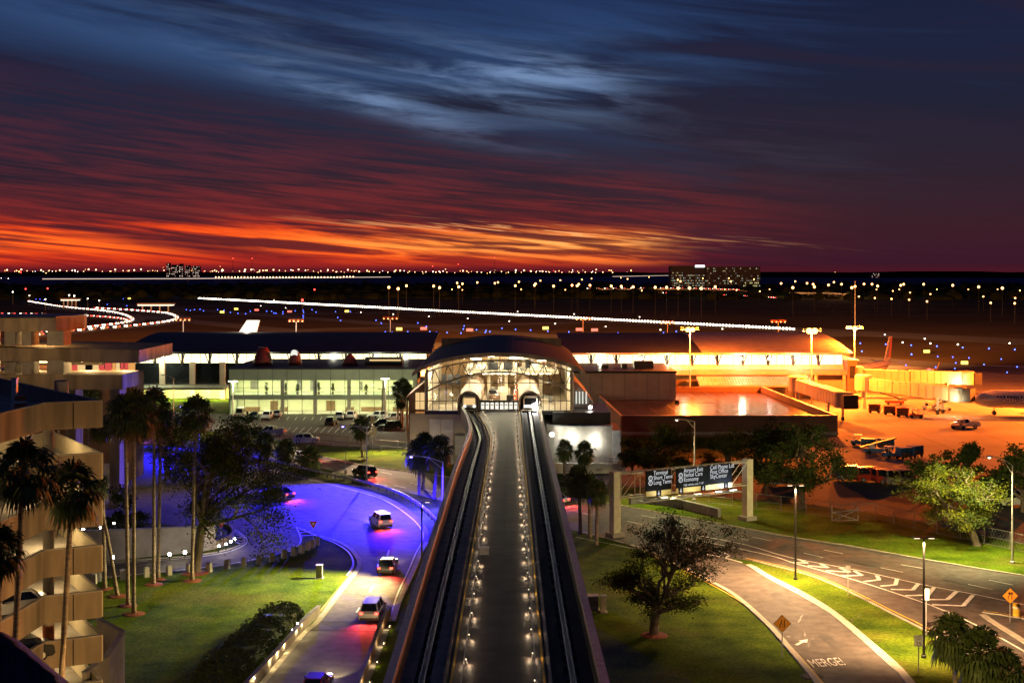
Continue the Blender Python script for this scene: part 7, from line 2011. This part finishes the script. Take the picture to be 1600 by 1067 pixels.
# ---- rough stone ledge just in front of the camera, lower left
rnd = random.Random(8)
t = thing('stone_ledge', 'rough dark grey stone ledge at the photo\'s lower left corner', 'ledge', (-3.6, 8.0, 0))
mb = MB()
top = [(P(-60, 985, 8.6)), P(0, 988, 8.6), P(22, 1005, 8.6), P(40, 1022, 8.6), P(62, 1040, 8.6), P(85, 1058, 8.6), P(100, 1090, 8.6), P(105, 1140, 8.6)]
rows = []
for i, p in enumerate(top):
    rows.append([Vector((p.x, p.y, p.z)) + Vector((rnd.uniform(-.012, .012), 0, rnd.uniform(-.012, .012))), Vector((p.x - .1, p.y + .3, p.z - .08)), Vector((p.x - .15, p.y + .7, p.z - .25)), Vector((p.x - .15, p.y + .9, 28.5))])
    rows[-1].insert(0, Vector((p.x, p.y - .02, 28.5)))
for a, b in zip(rows, rows[1:]): mb.strip(a, b)
mb.build('ledge_block', mat('rough_grey_stone', (.03, .055, .085), .95, var=.4, scale=9, bump=1, bscale=25), t, True)
# ------------------------------------------------------------------ airfield lights, far shore, bridges and town
def far_obj(name, me, loc, label, cat, group, s=1.0):
    o = bpy.data.objects.new(name, me); COL.objects.link(o); o.location = loc; o.scale = (s, s, s)
    return tag(o, label, cat, group)
def lamp_mesh(lens, r, h, post=.05):
    mb = MB(); mb.tube([(0, 0, 0), (0, 0, h)], post, 5); mb.cur = 1; mb.ball((0, 0, h + r * .6), r, 7, 5)
    return mb.mesh('airfield_lamp', [M_dark, lens])
TX = lamp_mesh(E_far_b, .26, .25); TXn = lamp_mesh(E_far_b, .20, .25)
RWL = lamp_mesh(E_far_w, .34, .3); RWC = lamp_mesh(emi('runway_streak_lamp', (1.0, .86, .62), 16), .62, .05, .2)
R1b = [(205, 345), (225, 350), (250, 350), (275, 355), (670, 382), (770, 348), (793, 390), (1165, 415), (1190, 420), (1215, 415), (1250, 412), (1272, 422), (1360, 415), (1400, 418), (1440, 432), (1487, 438), (1535, 440), (1565, 425), (728, 630)]
R2b = [(67, 424), (97, 424), (112, 436), (125, 437), (168, 428), (168, 440), (245, 422), (295, 420), (298, 432), (295, 452), (295, 465), (350, 415), (375, 430), (497, 428), (510, 463), (528, 482), (590, 428), (750, 480), (783, 499), (808, 553), (851, 555), (948, 552), (958, 565), (1012, 497), (1065, 519), (1086, 551), (1128, 555), (1116, 578), (1194, 557), (1281, 560), (1296, 535), (1301, 516), (1378, 540), (1433, 556), (1438, 545), (1461, 551), (1537, 530)]
R3b = [(22, 538), (116, 542), (224, 548), (355, 553), (663, 560), (815, 562), (947, 558), (1027, 550)]
R4b = [(420, 618), (577, 624), (587, 674), (736, 630), (739, 683), (895, 636), (897, 693), (830, 738), (862, 758), (1056, 642), (1061, 705), (1048, 770), (1155, 708), (1174, 744), (1168, 779), (1217, 650), (1256, 713), (1350, 754), (1381, 656), (1458, 720), (1495, 803), (1557, 768), (1543, 663)]
conv = lambda L, ox: [(ox + x / 4, 380 + y / 4) for x, y in L]
for x, y in conv(R1b, 0) + conv(R2b, 400) + conv(R3b, 800) + conv(R4b, 1200):
    p = G(x, y, .5); far_obj('taxiway_light', TX, (p.x, p.y, 0), 'small blue taxiway edge light on the dark airfield', 'airfield light', 'blue taxiway lights', 1.0 if p.y > 480 else .7)
W2 = [(70, 367), (95, 367), (112, 354), (222, 375), (250, 377), (396, 383), (428, 384), (590, 391), (622, 396), (790, 406), (808, 403), (847, 408), (1056, 417), (1100, 420), (1337, 432), (1388, 434), (655, 432), (858, 444), (1080, 457), (1323, 470), (1583, 487), (185, 404), (30, 392)]
W3 = [(60, 448), (120, 453), (388, 443), (270, 503), (585, 520), (870, 490), (928, 541), (1382, 512), (1475, 516), (1315, 535), (797, 461), (35, 427)]
W4 = [(730, 571), (980, 597), (842, 620), (1015, 626), (1187, 633), (1510, 625)]
for x, y in conv(W2, 400) + conv(W3, 800) + conv(W4, 1200):
    p = G(x, y, .5); far_obj('runway_edge_light', RWL, (p.x, p.y, 0), 'small white runway edge light on the dark airfield', 'airfield light', 'white runway edge lights', .8 if p.y < 480 else 1)
Lr = (G(1247, 516) - RW0).length; d_ = 0.0  # close row of lamps standing in for a landing aircraft's light streak
while d_ < Lr:
    p = RW0 + rd * d_; far_obj('runway_streak_light', RWC, (p.x, p.y, .3), 'bright white lamp of the centre line row imitating a landing streak', 'airfield light', 'centre line streak lights', 1.0 + .25 * (d_ < 500)); d_ += .0037 * p.y
def panel_mesh(lens, w_, h_):
    mb = MB(); mb.box((0, .12, h_ / 2 + .3), (w_ + .2, .2, h_ + .15)); 
    for x in (-w_ * .35, w_ * .35): mb.box((x, .12, .12), (.12, .12, .24))
    mb.cur = 1; mb.box((0, -.02, h_ / 2 + .3), (w_, .06, h_)); return mb.mesh('taxi_sign', [M_dark, lens])
YS_ = panel_mesh(E_far_y, 2.4, 1.1); RS_ = panel_mesh(emi('far_red_sign', (1, .16, .12), 2.2), 2.6, 1.0)
for i, (x, y) in enumerate([(347, 489), (369, 484), (202, 467), (542, 487.7), (623.7, 516.5), (852.5, 515), (1448, 551.7), (1507, 570)]):
    p = G(x, y + 1, 0); far_obj('taxiway_sign', YS_, (p.x, p.y, .1), 'lit yellow taxiway sign board on the dark airfield', 'airfield sign', 'yellow taxiway signs', 1.3 if p.y > 600 else 1)
for i, (x, y) in enumerate([(452.5, 488), (734, 517.7), (662, 515.5), (905, 517), (929, 517.7), (401, 485.5)]):
    p = G(x, y + 1, 0); far_obj('runway_hold_sign', RS_, (p.x, p.y, .1), 'lit red runway hold sign board on the dark airfield', 'airfield sign', 'red runway hold signs', 1.3)
def beacon_mesh(lens):
    mb = MB(); mb.tube([(0, 0, 0), (0, 0, 11)], .18, 6); mb.cur = 1; mb.ball((0, 0, 11.5), .9, 8, 6); return mb.mesh('beacon', [M_dark, lens])
BC = beacon_mesh(E_far_r)
for x, y, lab in ((491.5, 452.5, 'red obstruction beacon on a thin pole beyond the runway'), (472.5, 469, 'red beacon near the runway\'s far end'), (40, 451.5, 'red beacon at the far left, left one of the pair'), (74.5, 450.8, 'red beacon at the far left, right one of the pair'), (1452, 581, 'red beacon light above the long jet bridge')):
    Y = 21.0 * FP / (y - HY) if y < 560 else 330
    p = P(x, y, Y); far_obj('beacon', BC, (p.x, p.y, p.z - 11.5), lab, 'beacon', None, 1)
# lamps along the far roads
def street_mesh(h, lens, r=.75):
    mb = MB(); mb.tube([(0, 0, 0), (0, 0, h)], [.16, .1], 5); mb.box((.5, 0, h), (1.4, .3, .16)); mb.cur = 1; mb.ball((0, 0, h + .2), r, 7, 5); return mb.mesh('far_street_lamp', [M_dark, lens])
F20 = street_mesh(20, E_far_o, .95); F12 = street_mesh(12, E_far_o, .62)
lampl = conv([(830, 278), (888, 287), (940, 268), (1110, 270), (1147, 280), (1257, 250), (1267, 275), (1290, 255), (1383, 247), (1493, 252), (1512, 246), (1225, 290), (1290, 293)], 400) + \
 conv([(20, 268), (43, 243), (57, 290), (140, 265), (147, 255), (177, 235), (260, 270), (302, 233), (333, 293), (375, 265), (407, 268), (417, 258), (437, 228), (487, 265), (497, 222), (620, 270), (680, 217), (683, 272), (722, 225), (757, 275), (811, 297), (856, 213), (895, 278), (966, 278), (1038, 283), (1027, 215), (1036, 230), (1053, 240), (1110, 283), (1183, 285), (1193, 220), (1270, 275), (1330, 290), (1355, 220), (1367, 240), (1403, 295), (1512, 228), (1549, 303)], 800) + \
 conv([(10, 290), (82, 253), (155, 280), (170, 240), (244, 252), (282, 258), (290, 275), (378, 263), (412, 245), (460, 258), (524, 280), (544, 272), (600, 257), (568, 335), (668, 345), (678, 290), (685, 270), (650, 258), (772, 350), (780, 300), (820, 290), (830, 265), (848, 258), (888, 310), (882, 355), (973, 258), (994, 366), (1015, 320), (1056, 290), (1155, 265), (1252, 290), (1317, 275), (1346, 335), (1392, 375), (1435, 290), (1465, 283), (1545, 345), (1542, 378), (1575, 297)], 1200)
for x, y in lampl:
    h = 20 if y < 452 else 12; Y = (HC - h) * FP / (y - HY); p = P(x, y, Y)
    far_obj('street_lamp', F20 if h == 20 else F12, (p.x, p.y, 0), 'far orange street lamp on a pole beyond the runway', 'street lamp', 'far orange street lamps', 1)
FW = street_mesh(9, E_far_w, .5)
for x, y, lab in ((2, 438, 0), (13, 439, 0), (20, 461, 0), (46, 462, 0), (71, 468, 0), (137, 467, 0), (155, 470, 0), (116, 468, 0), (108, 467, 0)):
    Y = (HC - 9) * FP / (y - HY); p = P(x, y, Y); far_obj('street_lamp', FW, (p.x, p.y, 0), 'white lamp on a pole beside the far left motorway', 'street lamp', 'white lamps by the left motorway', 1.6 if y < 445 else 1.3 if x in (20, 116, 108) else 1)
# long flat lit hangar canopies by the motorway
for x0, x1, y, z, m_, lab in ((214, 268, 477, 5, E_far_w, 'long flat brightly lit canopy right of the motorway bend'), (94, 120, 469, 7, emi('toll_lamp', (1, .6, .4), 6), 'lit canopy across the motorway left of the bend')):
    Y = (HC - z) * FP / (y - HY); t = thing('lit_canopy', lab, 'canopy', (((x0 + x1) / 2 - 800) * Y / FP, Y, 0))
    a, b = (x0 - 800) * Y / FP, (x1 - 800) * Y / FP
    mb = MB(); mb.b2(a, b, Y, Y + 12, z + .5, z + 1.5); mb.build('roof', M_conc_grey, t)
    mb = MB(); mb.b2(a + .5, b - .5, Y - .2, Y + 10, z - .5, z + .45); mb.build('light_band', emi('canopy_glow', (1, .85, .62), 1.6), t)
    for k in range(4): mb = MB(); xx = a + (b - a) * (k + .5) / 4; mb.b2(xx - .4, xx + .4, Y + 3, Y + 4, 0, z - .55); mb.build('column', M_conc_grey, t)
# causeways over the bay with their lamp rows
def causeway(label, pix, z, w_=14):
    pts = []
    for x, y in pix:
        Y = (HC - z) * FP / (y - HY); pts.append(Vector(((x - 800) * Y / FP, Y, z)))
    t = thing('causeway', label, 'bridge', (pts[0].x, pts[0].y, 0)); r = resample(pts, 24)
    mb = MB(); wallrun(mb, r, w_, z - 2, z); mb.build('deck', M_conc_grey, t)
    for p in r[::2]: mb = MB(); mb.box((p.x, p.y, z / 2 - 1), (3, 8, z)); mb.build('pier', M_conc_grey, t)
    mb = MB(); wallrun(mb, offset(r, -w_ / 2 - .3), .5, z + .1, z + 2.2); mb.build('light_band', emi('causeway_glow', (1, .74, .58), .95), t)
    return r
causeway('long low causeway across the bay at left, edged with a thin line of light', [(66, 436.5), (280, 436), (420, 435), (608, 433.3)], 8)
causeway('low lit causeway before the office block on the far shore', [(955, 432.5), (1005, 431.5), (1050, 430.6)], 6)
FB = street_mesh(10, emi('bridge_lamp', (1, .52, .24), 7), 2.6)
for i in range(44):
    x = 337 + i * (552 - 337) / 43; Y = 18 * FP / (432.6 - HY); p = P(x, 432.4 if i < 40 else 431.6, Y)
    far_obj('street_lamp', FB, (p.x, p.y, p.z - 10), 'lamp in the even row along the bay causeway', 'street lamp', 'lamps along the bay causeway', .8)
rnd = random.Random(12)
for i in range(92):
    x = -10 + i * 10.6 + rnd.uniform(-3, 3); y = 423 + (x > 560) * 2 + rnd.uniform(-.6, .9); Y = 7200; p = P(x, y, Y)
    far_obj('street_lamp', FB, (p.x, p.y, p.z - 10), 'lamp on the far shore road along the horizon', 'street lamp', 'lamps on the far shore road', rnd.choice((.7, .85, 1.0, 1.5)))
# other town lights nobody could count
mb = MB()
mats_ = [E_far_o, E_far_w, emi('town_amber', (1, .6, .25), 5), E_far_r, emi('town_bluewhite', (.75, .85, 1), 6)]
for i in range(330):
    x = rnd.uniform(-40, 1640); 
    dens = 1.0 if 240 < x < 420 or x > 1180 else .55
    if rnd.random() > dens: continue
    y = rnd.gauss(424.2, 1.8) if x < 1000 else rnd.gauss(430, 2.0)
    if 240 < x < 420: y -= rnd.random() * 4
    Y = rnd.uniform(7600, 9000); p = P(x, y, Y); mb.cur = rnd.choices(range(5), (5, 4, 4, .5, 1))[0]; mb.octa((p.x, p.y, max(4, p.z)), rnd.choice((1.6, 2.2, 2.2, 3.2, 4.4)))
tag(mb.build('far_town_lights', mats_), 'scatter of town lights along the far shore', 'town lights', None, 'stuff')
mb = MB(); n = 80       # far shore land with a low uneven treeline
far = []
for j in range(2):
    pass
ptsA = []; 
for i in range(n + 1):
    x = -6000 + 12000 * i / n; ptsA.append(Vector((x, 8300 - (1800 if x > 1300 else 0) * min(1, (x - 1300) / 600 if x > 1300 else 0), 0)))
wallrun(mb, ptsA, 700, 0, [26 + 4 * math.sin(i * 1.3) + 3 * math.sin(i * .37) for i in range(n + 1)])
struct('far_shore_land', mb, mat('far_land', (.006, .005, .006), 1, var=.3, scale=.002, spec=0))
# distant buildings with lit windows
def far_building(label, x0, x1, ytop, ybase_z, Y, seed, lit=.4, rows=None, name='apartment_tower', wm=None, sign=False, cols_px=2.4):
    a, b = (x0 - 800) * Y / FP, (x1 - 800) * Y / FP; zt = HC - (ytop - HY) * Y / FP
    t = thing(name, label, 'building', ((a + b) / 2, Y, 0))
    mb = MB(); mb.b2(a, b, Y, Y + (b - a) * .35 + 10, 0, zt); mb.build('wall', mat('far_building_wall', (.05, .048, .05), .8, var=.2, scale=.05), t)
    rnd = random.Random(seed); nc = max(3, int((x1 - x0) / cols_px)); nr = rows or max(3, int(zt / 5))
    nwin = 0
    mb = MB(); mb.b2(a - .5, b + .5, Y - .4, Y + 12, zt + .01, zt + 1.2); mb.build('roof_edge', M_dark, t)
    for r in range(nr):
        run = rnd.random()
        for c in range(nc):
            if rnd.random() < lit * (1.5 if run > .6 else .7) and nwin < 95:
                xx = a + (b - a) * (c + .2) / nc; ww = (b - a) / nc * .55; z0 = zt * (r + .3) / nr
                mb = MB(); mb.b2(xx, xx + ww, Y - .25, Y - .05, z0, z0 + zt / nr * .42); mb.build('window', rnd.choice(wm), t); nwin += 1
    return t, a, b, zt
WM = [emi('far_window_cool', (.75, .9, .7), .55), emi('far_window_warm', (1, .75, .4), .5), emi('far_window_dim', (.6, .65, .5), .22), emi('far_window_dim2', (.7, .5, .3), .15)]
WM2 = [emi('tower_window', (1, .75, .6), 1.1), emi('tower_window_dim', (1, .6, .45), .45)]
t, a, b, zt = far_building('dark office block with lit windows and a glowing roof sign, left wing', 1048, 1101, 416.5, 0, 2250, 1, .55, 9, 'office_block', WM)
mb = MB(); mb.b2(a + (b - a) * .72, b, 2249.2, 2249.7, zt - 1.2, zt + 2.2); mb.build('roof_sign', emi('roof_sign_glow', (.9, .95, 1), 4), t)
far_building('wider dark office block with scattered lit windows, right wing', 1102, 1188, 417.8, 0, 2256, 2, .22, 9, 'office_block', WM)
t, a, b, zt = far_building('low lit entrance block at the foot of the dark office block', 1161, 1186, 440, 0, 2180, 7, .95, 3, 'office_block', [emi('entrance_window', (.9, .85, .35), .8)])
for i, (x0, x1, yt) in enumerate(((260, 266, 411.5), (268, 278, 414), (280, 286, 412.5), (289, 297, 415), (300, 312, 416))):
    far_building(('slim lit tower, leftmost of the far shore hotels', 'broad lit tower second from the left of the far shore hotels', 'lit tower in the middle of the far shore hotels', 'lit tower fourth of the far shore hotels', 'low lit block at the right of the far shore hotels')[i], x0, x1, yt, 0, 7000, i + 20, .5, 6, 'hotel_tower', WM2, cols_px=1.6)
for i, (x0, x1, yt) in enumerate(((1360, 1374, 427), (1423, 1440, 427.5), (1470, 1486, 426), (1540, 1552, 428))):
    far_building(('lit block on the right far shore beside the brightest light', 'block with red roof lights on the right far shore', 'dark block on the right far shore', 'small lit block at the right end of the far shore')[i], x0, x1, yt, 0, 6200, i + 40, .5, 4, 'hotel_tower', WM2, cols_px=2)
# thin radio masts with red tips on the horizon
RM = None
for i, (x, yt, yb) in enumerate(((364, 404, 424), (394, 404, 424), (676, 416, 426), (772.5, 403, 426), (716, 413, 426))):
    p = P(x, yt, 7000); mb = MB(); mb.tube([(0, 0, 0), (0, 0, p.z)], [1.4, .7], 5); mb.cur = 1; mb.octa((0, 0, p.z), 3.0)
    far_obj('radio_mast', mb.mesh('radio_mast', [M_dark, E_far_r]), (p.x, p.y, 0), ('thin radio mast left of the pair above the far hotels', 'thin radio mast right of the pair above the far hotels', 'short radio mast below the orange cloud', 'tall thin radio mast against the orange sky', 'small radio mast between the two cloud masts')[i], 'mast', None)
# elevated far motorway with its glow in front of the office block
def far_road(label, pix, z, w_):
    pts = []
    for x, y in pix:
        Y = (HC - z) * FP / (y - HY); pts.append(Vector(((x - 800) * Y / FP, Y, z)))
    r = resample(smooth_line(pts, 5), 30); t = thing('flyover', label, 'bridge', (r[0].x, r[0].y, 0))
    mb = MB(); wallrun(mb, r, w_, z - 1.6, z); mb.build('deck', M_conc, t)
    for p in r[::5]: mb = MB(); mb.box((p.x, p.y, (z - 1.62) / 2), (2, 4, z - 1.62)); mb.build('pier', M_conc, t)
    return r
r = far_road('orange lit flyover passing before the dark office block', [(920, 451.5), (1000, 451), (1080, 451.3), (1160, 454)], 6, 14)
def far_cars(r, gap, label, group, z):
    n = int(pathlen(r) / gap); q = resample(r, n)
    for i in range(n - 1):
        d = q[i + 1] - q[i]; o = bpy.data.objects.new('car', FARC); COL.objects.link(o); o.location = (q[i].x, q[i].y, z); o.rotation_euler = (0, 0, math.atan2(d.y, d.x) + PI); tag(o, label, 'car', group)
far_cars(r, 14, 'car with lit lamps on the far flyover', 'cars on the far flyover', 6.1)
r2 = gl([(890, 456.5), (960, 458), (1060, 459), (1100, 461), (1180, 464.5), (1215, 467)], 0, 5)
mb = MB(); ribbon(mb, r2, 14, .3); struct('far_motorway_road', mb, M_asph)
far_cars(r2, 12, 'car with lit headlights on the far motorway below the flyover', 'cars on the far motorway', .4)
r3 = far_road('orange lit flyover right of the dark office block', [(1235, 457), (1280, 457.5), (1325, 459.5)], 5, 12)
for rr, s in ((r, 4), (r3, 5)):
    for p in rr[2::s]: light('POINT', (p.x, p.y - 10, p.z + 9), 16000, (1, .42, .14), None, .5)
# orange apron masts (temporary quick)
